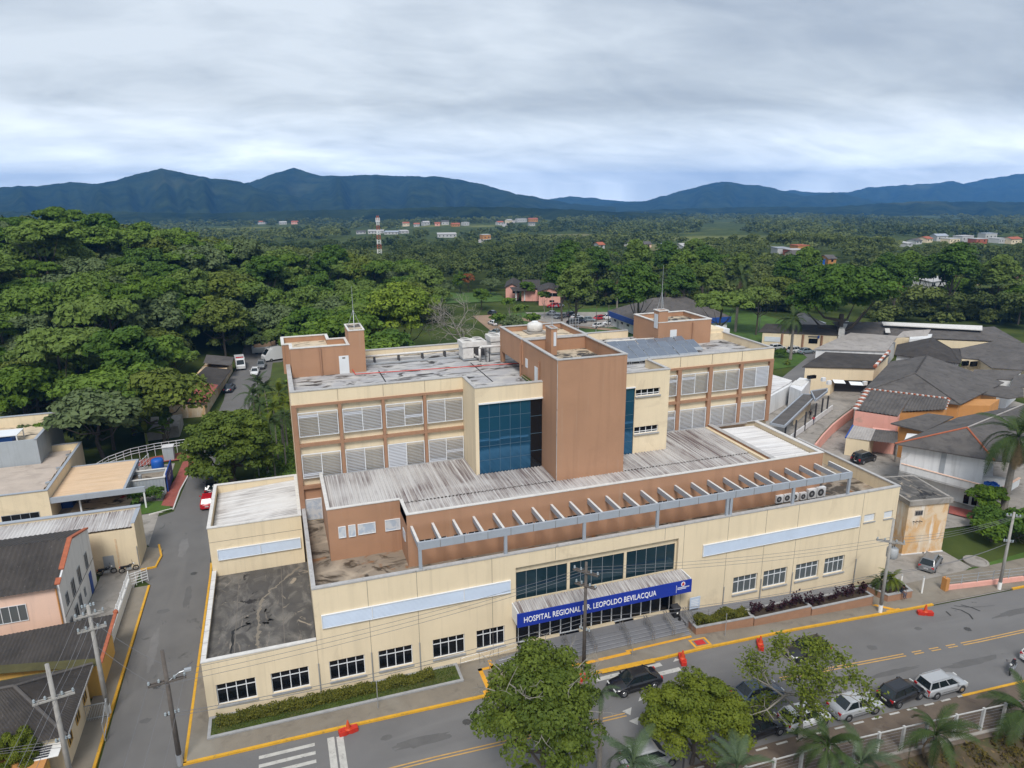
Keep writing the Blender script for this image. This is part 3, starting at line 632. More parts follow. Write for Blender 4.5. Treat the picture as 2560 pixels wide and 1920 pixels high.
# --- low left wing
WZ0, WZ1 = .08, 1.92
WL = [(.77,3.6),(4.71,7.53),(9.1,11.87),(12.97,15.74),(17.44,20.17),(21.2,23.7)]
WR = [(46.65,49.4),(50.1,52.88),(53.9,56.68),(57.4,59.88)]
SMALL = [(61.7,63.1,5.18,6.0),(64.25,65.4,5.15,5.95)]
holesA = [(a, b_, WZ0, WZ1) for a, b_ in WL[:2]]
box('wing_core', 'cream', .02, 8.3, .3, 13.73, -1.6, 3.45)
part(holed(0, 8.3, -1.6, 4.02, 0, holesA), 'wing_front_wall', 'cream')
box('wing_side_wall', 'cream', 0, .25, .001, 13.7, -1.6, 4.02); box('wing_front_parapet_back', 'cream', .25, 8.3, .1, .28, 3.4, 4.02)
part(MB().box(.25, 8.3, .28, 13.72, 3.44, 3.5), 'wing_roof_deck', 'deck_dark')
part(ring(-.04, 8.3, -.04, 13.7, 4.02, 4.12, .36, 'SW'), 'wing_coping', 'coping_white')
for y in np.arange(.8, 13.4, 1.6): part(MB().box(-.05, .33, y, y+.03, 4.1, 4.125), 'coping_joint', 'joint')
# cracks patched with pale mortar across the low roof
rs = np.random.RandomState(5)
def ribbon_path(pts, w0, w1, z, rs):
    m_ = MB(); P = []
    for a, b_ in zip(pts[:-1], pts[1:]):
        n = 10
        for i in range(n): P.append(np.array(a)+(np.array(b_)-np.array(a))*i/n+rs.randn(2)*.07)
    P.append(np.array(pts[-1]))
    for i, p in enumerate(P):
        d = P[min(i+1, len(P)-1)]-P[max(i-1, 0)]; d /= np.linalg.norm(d)+1e-9; s = np.array([-d[1], d[0]])*rs.uniform(w0, w1)
        m_.v += [(p[0]-s[0], p[1]-s[1], z), (p[0]+s[0], p[1]+s[1], z)]
    m_.f = [(2*i, 2*i+2, 2*i+3, 2*i+1) for i in range(len(P)-1)]; return m_
part(ribbon_path([(3.9,.9),(4.0,4),(3.9,6.2),(4.3,8.5),(6.0,11),(7.6,13)], .02, .17, 3.506, rs), 'mortar_patch', 'sidewalk')
part(ribbon_path([(2.0,.8),(2.0,4.3),(3.1,4.8)], .05, .14, 3.505, rs), 'tar_patch', 'black_rubber'); part(ribbon_path([(5.0,5.0),(4.6,6.4),(3.6,7),(2.9,6.0),(3.2,4.9),(4.4,4.4),(5.0,5.0)], .12, .35, 3.504, rs), 'tar_patch', 'deck_dark')
for x in (2.2, 5.9): part(MB().box(x, x+.05, .4, 13.6, 3.5, 3.507), 'roof_joint', 'joint')
# --- left block with pale corrugated roof
box('left_block', 'cream', 0, 8.15, 13.73, 24.0, -1.6, 7.25)
part(ring(0, 8.15, 13.73, 24.0, 7.25, 8.36, .2), 'left_block_parapet', 'cream')
part(ring(-.05, 8.2, 13.68, 24.05, 8.36, 8.46, .32), 'left_block_coping', 'coping_white')
corrugated(.3, 7.95, 13.95, 23.8, 7.45, 7.9, .3, .05, 'corrugated_clean', along='x')
def louvre_band(x0, x1, z0, z1, y, n, splits=()):
    bk = part(MB().box(x0, x1, y-.06, y-.01, z0, z1), 'louvre_band', 'louvre_strip')
    m_ = MB()
    for i in range(n):
        z = z0+(z1-z0)*(i+.5)/n; h = (z1-z0)/n
        m_.add([(x0,y-.06,z+h*.45),(x1,y-.06,z+h*.45),(x1,y-.14,z-h*.4),(x0,y-.14,z-h*.4)], [(0,1,2,3)])
    part(m_, 'slats', 'louvre_strip', bk)['kind'] = 'stuff'
    fr = ring(x0-.05, x1+.05, y-.15, y-.01, z0-.05, z1+.05, .01)
    m_ = MB().box(x0-.06, x1+.06, y-.16, y-.01, z1, z1+.05).box(x0-.06, x1+.06, y-.16, y-.01, z0-.05, z0)
    for x in (x0-.03, x1+.03)+tuple(splits): m_.box(x-.03, x+.03, y-.17, y-.012, z0, z1)
    part(m_, 'frame', 'white_metal', bk); return bk
louvre_band(.65, 7.85, 5.16, 6.12, 13.73, 9, (4.3,))
part(MB().box(.02, 8.1, 13.72, 13.728, 6.95, 6.98), 'render_joint', 'joint')
# --- podium
PX0, PX1 = 8.32, 65.85
hol = [(a, b_, WZ0, WZ1) for a, b_ in WL[2:]]+[(a, b_, WZ0, WZ1) for a, b_ in WR]+SMALL
ENT = (24.72, 40.36, -.32, 7.2)
part(holed(PX0, PX1, -3.2, 8.48, 0, hol+[ENT], .24), 'podium_front_wall', 'cream')
part(MB().box(PX0+.01, 24.72, .3, 15, -3.2, 7.1).box(40.36, PX1-.01, .3, 15, -3.2, 7.1).box(24.72, 40.36, .6, 15, -3.2, 7.1).box(PX0+.01, 65.3, 15, 30, -3.2, 7.1), 'podium_core', 'cream')
part(MB().box(PX0+.01, PX1-.26, .1, .28, 7.1, 8.48).box(PX0, PX0+.24, .28, 14.7, 7.1, 8.48).box(PX1-.25, PX1-.001, .002, 15, -3.2, 8.48), 'podium_parapet', 'cream')
part(MB().box(PX0-.04, PX1+.04, -.05, .33, 8.48, 8.6).box(PX0-.04, PX0+.3, .33, 14.7, 8.48, 8.6).box(PX1-.3, PX1+.04, .33, 15, 8.48, 8.6), 'podium_coping', 'coping')
part(MB().box(PX0+.24, PX1-.25, .28, 14.79, 7.1, 7.16), 'podium_roof_deck', 'deck_podium')
for x in (12.45, 16.36, 22.65, 28.3, 38.9, 40.9, 45.6, 49.8, 53.5, 61.35): part(MB().box(x-.015, x+.015, -.008, -.002, 7.3 if 24 < x < 40.3 else -1.0, 8.46), 'render_joint', 'joint')
for x in (8.29, 12.43, 16.34, 45.62, 49.84, 53.5, 61.37): part(MB().tube((x,-.07,-1.1 if x < 40 else -1.6), (x,-.07,2.0 if x < 40 else 1.2), .05), 'downpipe', 'galvanised')
for a, b_ in WL: window(a, b_, WZ0, WZ1, .2, 4, (WZ1-.55,))
for i, (a, b_) in enumerate(WR): window(a, b_, WZ0, WZ1, .2, 4, (WZ1-.6,), 'glass_grey')
for a, b_, c_, d_ in SMALL:
    w = part(MB().box(a, b_, .12, .2, c_, d_), 'blind', 'blind_white'); m_ = MB()
    for z in np.arange(c_+.1, d_, .12): m_.box(a, b_, .1, .12, z, z+.03)
    part(m_, 'slats', 'white_metal', w)['kind'] = 'stuff'; part(MB().box(a-.05, b_+.05, -.1, .1, c_-.1, c_-.005), 'sill', 'kerb_grey', w)
louvre_band(8.88, 24.18, 5.08, 6.15, 0, 10, (12.7, 20.2)); louvre_band(43.0, 61.05, 4.95, 6.02, 0, 10, ())
# --- entrance
for a, b_ in ((24.86,29.56),(29.82,35.05),(35.3,40.32)):
    w = part(MB().quad((a,.42,3.9),(b_,.42,3.9),(b_,.42,6.55),(a,.42,6.55)), 'entrance_glazing', 'glass_teal'); m_ = MB()
    for i in range(1, 5): x = a+(b_-a)*i/5; m_.box(x-.015, x+.015, .39, .415, 3.9, 6.55)
    part(m_, 'glazing_bar', 'grey_metal', w)
part(MB().box(24.72, 40.36, .34, .6, 6.56, 7.2).box(24.72, 24.86, .34, .6, 2.6, 6.56).box(40.22, 40.36, .34, .6, 2.6, 6.56).box(29.56, 29.82, .34, .6, 3.89, 6.56).box(35.05, 35.3, .34, .6, 3.89, 6.56).box(24.86, 40.22, .34, .6, 3.6, 3.89), 'entrance_surround', 'cream')
part(MB().box(24.72, 40.36, .45, .6, -.32, 3.6), 'entrance_back_wall', 'glass_black')
doors = np.linspace(25.0, 39.95, 16)
for a, b_ in zip(doors[:-1], doors[1:]):
    w = part(MB().quad((a+.05,.30,-.26),(b_-.05,.30,-.26),(b_-.05,.30,2.62),(a+.05,.30,2.62)), 'glass_door', 'glass_dark')
    part(MB().box(a, a+.05, .27, .33, -.3, 2.65).box(b_-.05, b_, .27, .33, -.3, 2.65).box(a+.05, b_-.05, .27, .33, -.3, -.2).box(a+.05, b_-.05, .27, .33, 2.56, 2.65), 'frame', 'white_metal', w)
part(MB().box(24.72, 40.36, .26, .34, 2.65, 3.6), 'door_header', 'cream')
for a, b_ in ((26.2,28.8),(30.7,34.2),(36.1,39.8)): part(MB().box(a, b_, -.02, .25, -.32, -.16), 'door_sill', 'cream')
# canopy with the sign
can = part(MB().box(24.4, 40.85, -1.45, -.005, 2.7, 3.55), 'canopy', 'white_metal')
corrugated(24.5, 40.75, -1.42, -.02, 3.72, 3.98, .3, .06, 'corrugated_y', 'canopy_roof', parent=can)
part(MB().box(24.36, 24.46, -1.5, .0, 2.56, 3.95).box(40.79, 40.89, -1.5, .0, 2.56, 3.95), 'canopy_cheek', 'white_metal', can)
sg = part(MB().box(24.3, 40.95, -1.6, -1.5, 2.55, 3.82), 'sign_board', 'sign_blue')
def text_part(txt, x, y, z, size, mname, parent, width=None, bold=.012, rot=(math.pi/2,0,0), name='lettering'):
    cu = bpy.data.curves.new('t', 'FONT'); cu.body = txt; cu.size = size; cu.offset = bold; cu.extrude = .012; cu.resolution_u = 3
    ob = bpy.data.objects.new('t', cu); COL.objects.link(ob); bpy.context.view_layer.update()
    dg = bpy.context.evaluated_depsgraph_get(); me = bpy.data.meshes.new_from_object(ob.evaluated_get(dg)); bpy.data.objects.remove(ob)
    xs = [v.co.x for v in me.vertices]; k = (width/(max(xs)-min(xs))) if width else 1.
    og = ORG[parent.name]; Mr = Matrix.Rotation(rot[0], 4, 'X')
    for v in me.vertices:
        q = Mr @ Vector((v.co.x*k, v.co.y, v.co.z)); v.co = (q.x+x-og[0], q.y+y-og[1], q.z+z-og[2])
    me.materials.clear(); me.materials.append(MATS[mname]); return link(name, me, parent, og)
text_part('HOSPITAL REGIONAL DR. LEOPOLDO BEVILACQUA', 24.85, -1.615, 2.93, .74, 'white_letter', sg, width=12.45, bold=.004)
m_ = MB(); m_.add([(40.05+.21*math.cos(i*math.pi/8), -1.612, 3.52+.24*math.sin(i*math.pi/8)) for i in range(16)], [tuple(range(16))]); part(m_, 'crest', 'white_letter', sg)
part(MB().box(39.93, 40.17, -1.628, -1.623, 3.38, 3.6).box(39.98, 40.12, -1.628, -1.623, 3.6, 3.68), 'crest_shield', 'crest_red', sg)
m_ = MB()
rs = np.random.RandomState(3)
for z, n in ((3.16, 12), (3.02, 9)):
    x = 39.5
    for i in range(n): w_ = rs.uniform(.05, .1); m_.box(x, x+w_, -1.612, -1.602, z, z+.085); x += w_+.03
part(m_, 'small_lettering', 'white_letter', sg); part(MB().box(39.36, 39.39, -1.612, -1.602, 2.75, 3.5), 'sign_rule', 'white_letter', sg)
# landing and steps
part(MB().box(24.9, 40.4, -1.05, .3, -1.1, -.32), 'landing', 'step_grey')
for i in range(5):
    st = part(MB().box(24.9, 40.4, -1.05-.36*(i+1), -1.05-.36*i, -1.1, -.32-.115*(i+1)), 'step', 'step_grey')
    part(MB().box(24.9, 40.4, -1.05-.36*(i+1)-.004, -1.05-.36*(i+1)+.05, -.32-.115*(i+1), -.32-.115*(i+1)+.006), 'nosing', 'step_edge', st)
for (c1, c2) in (((735,1115),(772,1195)),((930,1070),(968,1160)),((1185,1020),(1240,1130)),((1365,980),(1440,1110)),((1525,940),(1595,1075)),((1685,915),(1740,1050))):
    a = on_y('C2', c1[0], c1[1], -1.0); b_ = on_y('C2', c2[0], c2[1], -2.75)
    x = (a[0]+b_[0])/2
    m_ = MB()
    for dx in (-.12, .12):
        m_.path([(x+dx,-.9,.62),(x+dx,-2.75,.02)], .03, 6); m_.path([(x+dx,-.95,.35),(x+dx,-2.7,-.25)], .022, 6)
        m_.tube((x+dx,-1.0,-.32), (x+dx,-1.0,.6), .022); m_.tube((x+dx,-2.6,-.95), (x+dx,-2.6,.06), .022)
    part(m_, 'handrail', 'stainless')
# --- brown upper podium volumes
BZ = 7.16
part(MB().box(10.2, 16.32, 6.35, 14.79, BZ, 11.3), 'brown_annex', 'brown'); part(ring(10.2, 16.32, 6.35, 14.79, 11.3, 11.94, .18, 'SW'), 'annex_parapet', 'brown')
part(MB().box(10.14, 16.34, 6.29, 6.6, 11.94, 12.02).box(10.14, 10.45, 6.6, 14.7, 11.94, 12.02), 'annex_coping', 'coping_white')
BRW = []
for k in range(13):
    x = 17.2+k*3.05; BRW.append((x, x+1.15, 8.7, 9.5)); BRW.append((x+1.3, x+2.45, 8.7, 9.5)) if k % 3 != 2 else None
BRW = [h for h in BRW if h[1] < 53]
part(holed(16.32, 58.6, BZ, 11.94, 3.15, BRW, .15), 'brown_front_wall', 'brown')
part(MB().box(16.33, 58.59, 3.3, 14.79, BZ, 10.9), 'brown_core', 'brown')
part(MB().box(16.32, 16.5, 3.3, 6.35, 10.9, 11.94).box(16.33, 58.59, 3.2, 3.36, 10.9, 11.94).box(58.42, 58.6, 3.36, 13.6, BZ, 11.94).box(16.32, 16.33, 3.152, 6.35, BZ, 11.94), 'brown_parapet', 'brown')
part(MB().box(58.25, 58.42, 3.4, 13.6, 10.9, 11.93), 'parapet_lining', 'cream')
part(MB().box(16.28, 58.66, 3.1, 3.42, 11.94, 12.02).box(16.28, 16.56, 3.42, 6.3, 11.94, 12.02).box(58.2, 58.66, 3.42, 13.6, 11.94, 12.02), 'brown_coping', 'coping_white')
for a, b_, c_, d_ in BRW: window(a, b_, c_, d_, 3.28, 2, ((c_+d_)/2,), fr=.055, sill=False, name='slot_window')
for c1, c2, c3 in (((540,805),(598,795),(600,890)),((632,790),(688,782),(688,880)),((720,780),(872,760),(875,845)),((970,742),(1100,722),(1102,815))):
    def cb(p): return ((700+p[0]*600/2212)*S_, (1100+p[1]*600/2212)*S_)
    A_, B_, C_ = (on_y('D', *cb(p), 6.35) for p in (c1, c2, c3))
    w = part(MB().box(A_[0], B_[0], 6.28, 6.349, C_[2], A_[2]), 'louvred_vent', 'ceramic_blue'); m_ = MB()
    z = C_[2]
    m_.box(A_[0]-.05, B_[0]+.05, 6.25, 6.34, A_[2], A_[2]+.05).box(A_[0]-.05, B_[0]+.05, 6.25, 6.34, C_[2]-.05, C_[2]).box(A_[0]-.05, A_[0], 6.25, 6.34, C_[2], A_[2]).box(B_[0], B_[0]+.05, 6.25, 6.34, C_[2], A_[2])
    part(m_, 'frame', 'white_metal', w)
part(MB().box(16.26, 16.32, 4.2, 5.2, 9.0, 9.9), 'louvred_vent', 'ceramic_blue')
# corrugated roofs
corrugated(10.45, 16.5, 6.55, 14.7, 11.42, 11.55, .33, .07, 'corrugated_y')
corrugated(16.5, 24.38, 6.75, 14.75, 11.40, 11.52, .33, .07, 'corrugated_y')
corrugated(24.38, 31.1, 6.75, 10.42, 11.40, 11.46, .33, .07, 'corrugated_y')
corrugated(38.06, 44.9, 6.75, 10.42, 11.40, 11.46, .33, .07, 'corrugated_y')
corrugated(44.9, 52.4, 6.75, 14.75, 11.40, 11.52, .33, .07, 'corrugated_y')
corrugated(16.5, 52.5, 3.4, 6.8, 11.25, 11.33, .33, .06, 'corrugated_y')
corrugated(53.25, 58.1, 3.45, 13.6, 11.55, 11.45, .33, .06, 'corrugated_x', along='x')
part(MB().box(52.4, 52.8, 3.42, 14.6, 10.9, 11.62), 'divider_wall', 'cream'); part(MB().box(52.8, 53.2, 3.42, 14.6, 10.9, 11.88), 'divider_upstand', 'brown'); part(MB().box(52.7, 53.24, 3.42, 14.6, 11.88, 11.94), 'divider_coping', 'coping')
box('wall_flashing', 'coping', 10.9, 24.3, 14.62, 14.67, 11.45, 11.66); box('wall_flashing', 'coping', 45, 58, 14.62, 14.67, 11.45, 11.66)
# pergola
pg = part(MB().box(16.6, 59.5, .02, .22, 10.3, 10.95), 'pergola_beam', 'steel_blue_grey')
for x in np.arange(18.4, 59.4, 1.98): part(MB().box(x-.012, x+.012, -.004, .02, 10.3, 10.95), 'beam_joint', 'joint', pg)
n = 25
for i in range(n):
    x = 16.68+i*(59.42-16.68)/(n-1); rf = part(MB().box(x-.09, x+.09, .22, 3.13, 10.45, 10.92), 'pergola_rafter', 'steel_blue_grey'); part(MB().box(x-.1, x+.1, .22, 3.13, 10.92, 10.94), 'rafter_cap', 'coping_white', rf)
for x in (16.75, 23.9, 31.0, 38.1, 45.35, 45.75, 52.7, 59.3): part(MB().box(x-.13, x+.13, .04, .24, 8.6, 10.3), 'pergola_post', 'steel_blue_grey')
# --- main block
Y0, YB = 14.8, 29.85
MX0, MX1 = 8.22, 61.0
part(MB().box(MX0+.02, MX1-.02, Y0+.3, YB-.02, -3, 19.1).box(24.4, 31.1, 10.75, Y0+.3, 11, 19.1).box(38.06, 44.88, 10.75, Y0+.3, 11, 19.1), 'main_core', 'cream')
part(MB().box(MX0+.2, MX1-.2, Y0+.2, YB-.2, 19.12, 19.19).box(24.5, 44.8, 10.6, Y0+.2, 19.12, 19.19), 'main_roof_deck', 'deck_main')
# front walls with window openings behind the screens
PIL = [(8.22,8.64),(12.35,12.66),(16.4,16.68),(20.4,20.68)]
BAY_L = [(8.64,12.35),(12.66,16.4),(16.68,20.4),(20.68,24.38)]
PILR = [(44.5,44.9),(48.56,49.0),(52.5,52.95),(56.55,56.95),(60.5,61.0)]
BAY_R = [(44.9,48.56),(49.0,52.5),(52.95,56.55),(56.95,60.5)]
ZL, ZU = (11.56, 13.98), (15.69, 18.04)
box('main_parapet_front', 'cream', MX0, 24.38, Y0, Y0+.3, 18.83, 20.05); box('main_parapet_front', 'cream', 44.9, MX1, Y0, Y0+.3, 18.83, 20.05)
part(MB().box(MX0, MX0+.25, Y0+.3, 25.8, 19.1, 20.05).box(MX1-.25, MX1, Y0+.3, 24.6, 19.1, 20.05).box(16.2, 50.2, YB-.25, YB, 19.1, 20.05).box(58.2, MX1, 24.35, 24.6, 19.1, 20.05).box(24.38, 24.63, 10.75, Y0, 19.1, 20.05).box(44.65, 44.9, 10.75, Y0+.3, 19.1, 20.05).box(44.9, 45.2, Y0+.3, Y0+.31, 19.1, 20.05), 'main_parapet', 'cream')
part(MB().box(MX0-.04, 24.38, Y0-.05, Y0+.34, 20.05, 20.15).box(44.86, MX1+.04, Y0-.05, Y0+.34, 20.05, 20.15).box(MX0-.04, MX0+.38, Y0+.34, 25.7, 20.05, 20.15).box(MX1-.3, MX1+.04, Y0+.34, 24.6, 20.05, 20.15).box(16.2, 50.2, YB-.3, YB+.04, 20.05, 20.15).box(24.33, 24.68, 10.72, Y0-.05, 20.05, 20.15).box(44.6, 44.95, 10.72, Y0-.05, 20.05, 20.15), 'main_coping', 'coping')
part(MB().box(MX0, MX0+.02, Y0+.3, YB, -1.5, 19.1).box(MX1-.02, MX1, Y0+.3, YB, -2.5, 19.1).box(MX0, MX1, YB-.02, YB, -2, 19.1), 'main_side_wall', 'cream')
part(MB().box(MX0-.03, MX0, 25.8, 26.2, -1.5, 22.2).box(MX0-.03, MX0, Y0-.02, Y0+.25, -1.5, 18.8), 'corner_strip', 'beam_brown')
wh = [(a+.22, b_-.22, z0+.12, z1-.12) for a, b_ in BAY_L for z0, z1 in (ZL, ZU)]
part(holed(8.3, 24.4, 7.0, 18.83, Y0+.25, wh, .15), 'main_front_wall_west', 'cream')
whr = [(a+.22, b_-.22, z0+.12, z1-.12) for a, b_ in BAY_R for z0, z1 in (ZL, ZU)]
part(holed(44.88, 60.9, 11.3, 18.83, Y0+.25, whr, .15), 'main_front_wall_east', 'cream')
for a, b_, c_, d_ in wh+whr: window(a, b_, c_, d_, Y0+.38, 4, ((c_+d_)/2,), sill=False)
for a, b_ in PIL: box('facade_pillar', 'beam_brown', a, b_, Y0-.12, Y0+.24, 8.6 if a < 10 else 11.5, 18.6)
for a, b_ in PILR: box('facade_pillar', 'beam_brown', a, b_, Y0-.12, Y0+.24, 11.4, 18.6)
for bays, xx in ((BAY_L, (8.22, 24.37)), (BAY_R, (44.9, 61.0))):
    box('facade_beam', 'beam_brown', xx[0], xx[1], Y0-.14, Y0+.24, 18.6, 18.83)
    for a, b_ in bays: box('facade_beam', 'beam_brown', a, b_, Y0-.1, Y0+.24, 14.72, 14.98)
box('facade_beam', 'beam_brown', 8.64, 10.2, Y0-.1, Y0+.24, 10.5, 10.8)
rs = np.random.RandomState(11)
def louvre_screen(a, b_, z0, z1, y):
    mid = (a+b_)/2; fr_ = part(MB().box(a, a+.06, y-.1, y, z0, z1).box(b_-.06, b_, y-.1, y, z0, z1).box(mid-.03, mid+.03, y-.1, y, z0, z1).box(a+.06, mid-.03, y-.1, y, z1-.06, z1).box(mid+.03, b_-.06, y-.1, y, z1-.06, z1).box(a+.06, mid-.03, y-.1, y, z0, z0+.06).box(mid+.03, b_-.06, y-.1, y, z0, z0+.06), 'louvre_screen', 'white_metal')
    for p, q in ((a+.06, mid-.03), (mid+.03, b_-.06)):
        m_ = MB(); n_ = 15; tilt = rs.choice([.0, .15, .3, .9], p=[.3, .35, .27, .08]); shut = rs.randint(0, n_, 1 if rs.rand() < .5 else 0)
        for i in range(n_):
            zc_ = z0+.06+(z1-z0-.12)*(i+.5)/n_; t = 1.15 if i in shut or i-1 in shut else tilt; h = .058
            dz, dy = h*math.sin(t), h*math.cos(t)
            m_.add([(p,y-.05-dy,zc_-dz),(q,y-.05-dy,zc_-dz),(q,y-.05+dy,zc_+dz),(p,y-.05+dy,zc_+dz),(p,y-.05-dy,zc_-dz-.012),(q,y-.05-dy,zc_-dz-.012),(q,y-.05+dy,zc_+dz-.012),(p,y-.05+dy,zc_+dz-.012)],[(0,1,2,3),(7,6,5,4),(4,5,1,0)])
        part(m_, 'slats', 'louvre', fr_)['kind'] = 'stuff'
for a, b_ in BAY_L+BAY_R:
    for z0, z1 in (ZL, ZU): louvre_screen(a+.06, b_-.06, z0, z1, Y0+.02)
# cut-out at the west end of the podium roof
part(MB().box(8.66, 10.18, Y0+.2, Y0+.24, 9.2, 10.5), 'recess_wall', 'brown'); lv = part(MB().box(8.7, 10.15, Y0+.1, Y0+.2, 7.2, 9.3), 'louvred_door', 'ceramic_blue')
part(MB().box(8.66, 8.72, Y0+.06, Y0+.2, 7.16, 9.36).box(10.12, 10.18, Y0+.06, Y0+.2, 7.16, 9.36).box(8.72, 10.12, Y0+.06, Y0+.2, 9.3, 9.36), 'frame', 'white_metal', lv)
# stepped forward bays
part(MB().box(24.38, 31.1, 10.43, 10.75, 18.5, 20.05).box(24.38, 24.72, 10.43, 10.75, 11.0, 18.5).box(24.38, 24.4, 10.75, Y0, 11, 19.1), 'bay_wall', 'cream'); box('bay_wall', 'cream', 38.06, 41.0, 10.43, 10.75, 18.55, 20.05)
part(holed(41.0, 44.9, 11.1, 20.05, 10.43, [(41.1,43.85,17.56,18.26),(41.1,43.85,13.55,14.3)], .2), 'bay_wall_east', 'cream'); part(MB().box(44.88, 44.9, 10.44, Y0, 11, 19.1).box(41, 44.88, 10.65, 10.76, 11.1, 17.5).box(41, 44.88, 10.6, 10.75, 18.3, 20.05), 'bay_side', 'cream')
part(MB().box(24.34, 31.1, 10.38, 10.8, 20.05, 20.15).box(38.06, 44.94, 10.38, 10.8, 20.05, 20.15), 'bay_coping', 'coping')
for c_, d_ in ((17.56,18.26),(13.55,14.3)): window(41.1, 43.85, c_, d_, 10.6, 4, (c_+.22,), fr=.06)
def curtain(x0, x1, z0, z1, y, nx, nz, gl='glass_curtain', name='curtain_wall'):
    first = None
    for i in range(nx):
        for j in range(nz):
            a, b_ = x0+(x1-x0)*i/nx, x0+(x1-x0)*(i+1)/nx; c_, d_ = z0+(z1-z0)*j/nz, z0+(z1-z0)*(j+1)/nz; t = rs.uniform(-.006, .006); u = rs.uniform(-.006, .006)
            part(MB().quad((a+.008,y+t,c_+.008),(b_-.008,y-t,c_+.008),(b_-.008,y-t+u,d_-.008),(a+.008,y+t+u,d_-.008)), 'pane', gl)
    bk = part(MB().box(x0, x1, y+.04, y+.06, z0, z1), name+'_backing', 'dark_metal')
    for i in range(1, nx): x = x0+(x1-x0)*i/nx; part(MB().box(x-.018, x+.018, y-.03, y+.035, z0, z1), 'mullion', 'steel_blue_dark', bk)
    for j in range(1, nz): z = z0+(z1-z0)*j/nz; part(MB().box(x0, x1, y-.02, y+.034, z-.018, z+.018), 'transom', 'steel_blue_dark', bk)
curtain(24.72, 29.9, 11.4, 18.5, 10.5, 5, 5); curtain(29.9, 31.08, 11.4, 18.5, 10.5, 1, 4, 'glass_black')
curtain(38.08, 41.0, 11.4, 18.55, 10.5, 2, 5)
part(MB().box(24.7, 31.1, 10.3, 10.43, 18.45, 18.58).box(38.06, 41.0, 10.3, 10.43, 18.5, 18.62), 'glazing_head', 'white_metal')
# tower
TX0, TX1, TY0 = 31.1, 38.06, 6.8
part(MB().box(TX0, TX1, TY0, 16.0, 10.9, 21.6), 'tower', 'brown'); part(ring(TX0, TX1, TY0, 16.0, 21.6, 22.96, .2), 'tower_parapet', 'brown')
part(ring(TX0-.05, TX1+.05, TY0-.05, 16.05, 22.96, 23.05, .34), 'tower_coping', 'coping'); part(MB().box(TX0+.2, TX1-.2, TY0+.2, 15.8, 21.6, 21.66), 'tower_roof', 'deck_mould')
part(MB().box(TX0-.02, TX0+.03, TY0-.02, TY0, 11.3, 22.9), 'corner_bead', 'coping')
part(MB().box(30.95, 38.3, 16.0, 23.2, 20.4, 22.4).box(30.95, 31.35, 22.6, 23.2, 19.19, 20.4).box(31.1, 38.06, 16.0, 16.5, 19.19, 20.4).box(37.6, 38.3, 22.6, 23.2, 19.19, 20.4), 'plant_room', 'brown'); part(ring(30.95, 38.3, 16.06, 23.2, 22.4, 23.02, .2), 'plant_room_parapet', 'brown')
part(ring(30.9, 38.35, 16.06, 23.25, 23.02, 23.1, .34), 'plant_room_coping', 'coping'); part(MB().box(31.15, 38.1, 16.26, 23.0, 22.4, 22.45), 'plant_room_roof', 'deck_tan')
part(MB().box(TX0-.03, TX0, 11.75, 12.6, 19.19, 21.1), 'roof_door', 'door_white'); part(MB().tube((TX0-.1,11.2,19.2),(TX0-.1,11.2,21.9),.09), 'downpipe', 'beam_brown'); part(MB().tube((30.85,16.1,19.2),(30.85,16.1,22.6),.1), 'downpipe', 'beam_brown')
part(MB().box(TX0-.04, TX0, 14.6, 15.2, 20.4, 21.3), 'meter_box', 'door_white'); part(MB().path([(30.9,15.4,19.5),(30.9,12.9,19.5)], .06).path([(30.75,15.4,19.35),(30.75,12.9,19.35)], .06), 'green_pipe', 'leaf_bright')
# tower chimney shaft
a = on_z('Z2', 1420, 705, 21.66); b_ = on_z('Z2', 1505, 705, 21.66); cx0, cx1, cyy = a[0]-.05, b_[0], b_[1]
part(MB().box(cx0, cx1, cyy, cyy+1.5, 21.6, 24.35), 'vent_shaft', 'brown'); part(ring(cx0-.06, cx1+.06, cyy-.06, cyy+1.56, 24.35, 24.45, .16), 'shaft_coping', 'coping')
part(MB().box(cx0+.25, cx1-.1, cyy-.05, cyy-.005, 22.6, 24.0), 'shaft_louvre', 'blind_white'); m_ = MB()
# stair house, west end
part(MB().prism([(8.7,23.5),(14.6,23.5),(14.6,27.2),(12.8,27.2),(12.8,29.8),(7.95,29.8),(7.95,25.8),(8.7,25.8)], 19.1, 21.6), 'stair_house', 'brown'); part(MB().box(14.6, 16.2, 23.5, 27.2, 19.1, 23.65), 'stair_house_shaft', 'brown')
poly = [(8.7,23.5),(14.6,23.5),(14.6,27.2),(12.8,27.2),(12.8,29.8),(7.95,29.8),(7.95,25.8),(8.7,25.8)]
def inset_ring(poly, t, z0, z1, out=0.):
    n_ = len(poly); m_ = MB(); A = []
    for i in range(n_):
        p0, p1, p2 = (np.array(poly[(i+k) % n_], float) for k in (-1, 0, 1))
        d1 = (p1-p0)/np.linalg.norm(p1-p0); d2 = (p2-p1)/np.linalg.norm(p2-p1); n1 = np.array([-d1[1], d1[0]]); n2 = np.array([-d2[1], d2[0]])
        A.append((p1-(n1+n2)*out, p1+(n1+n2)*t))
    for z in (z0, z1):
        for o_, i_ in A: m_.v += [(o_[0], o_[1], z), (i_[0], i_[1], z)]
    k = 2*n_
    for i in range(n_):
        a, b_ = 2*i, 2*((i+1) % n_); m_.f += [(k+a, k+b_, k+b_+1, k+a+1), (a, b_, k+b_, k+a), (b_+1, a+1, k+a+1, k+b_+1), (a+1, b_+1, b_, a)]
    return m_
part(inset_ring(poly, .2, 21.6, 22.2), 'stair_house_parapet', 'brown'); part(inset_ring(poly, .26, 22.2, 22.3, .06), 'stair_house_coping', 'coping_white')
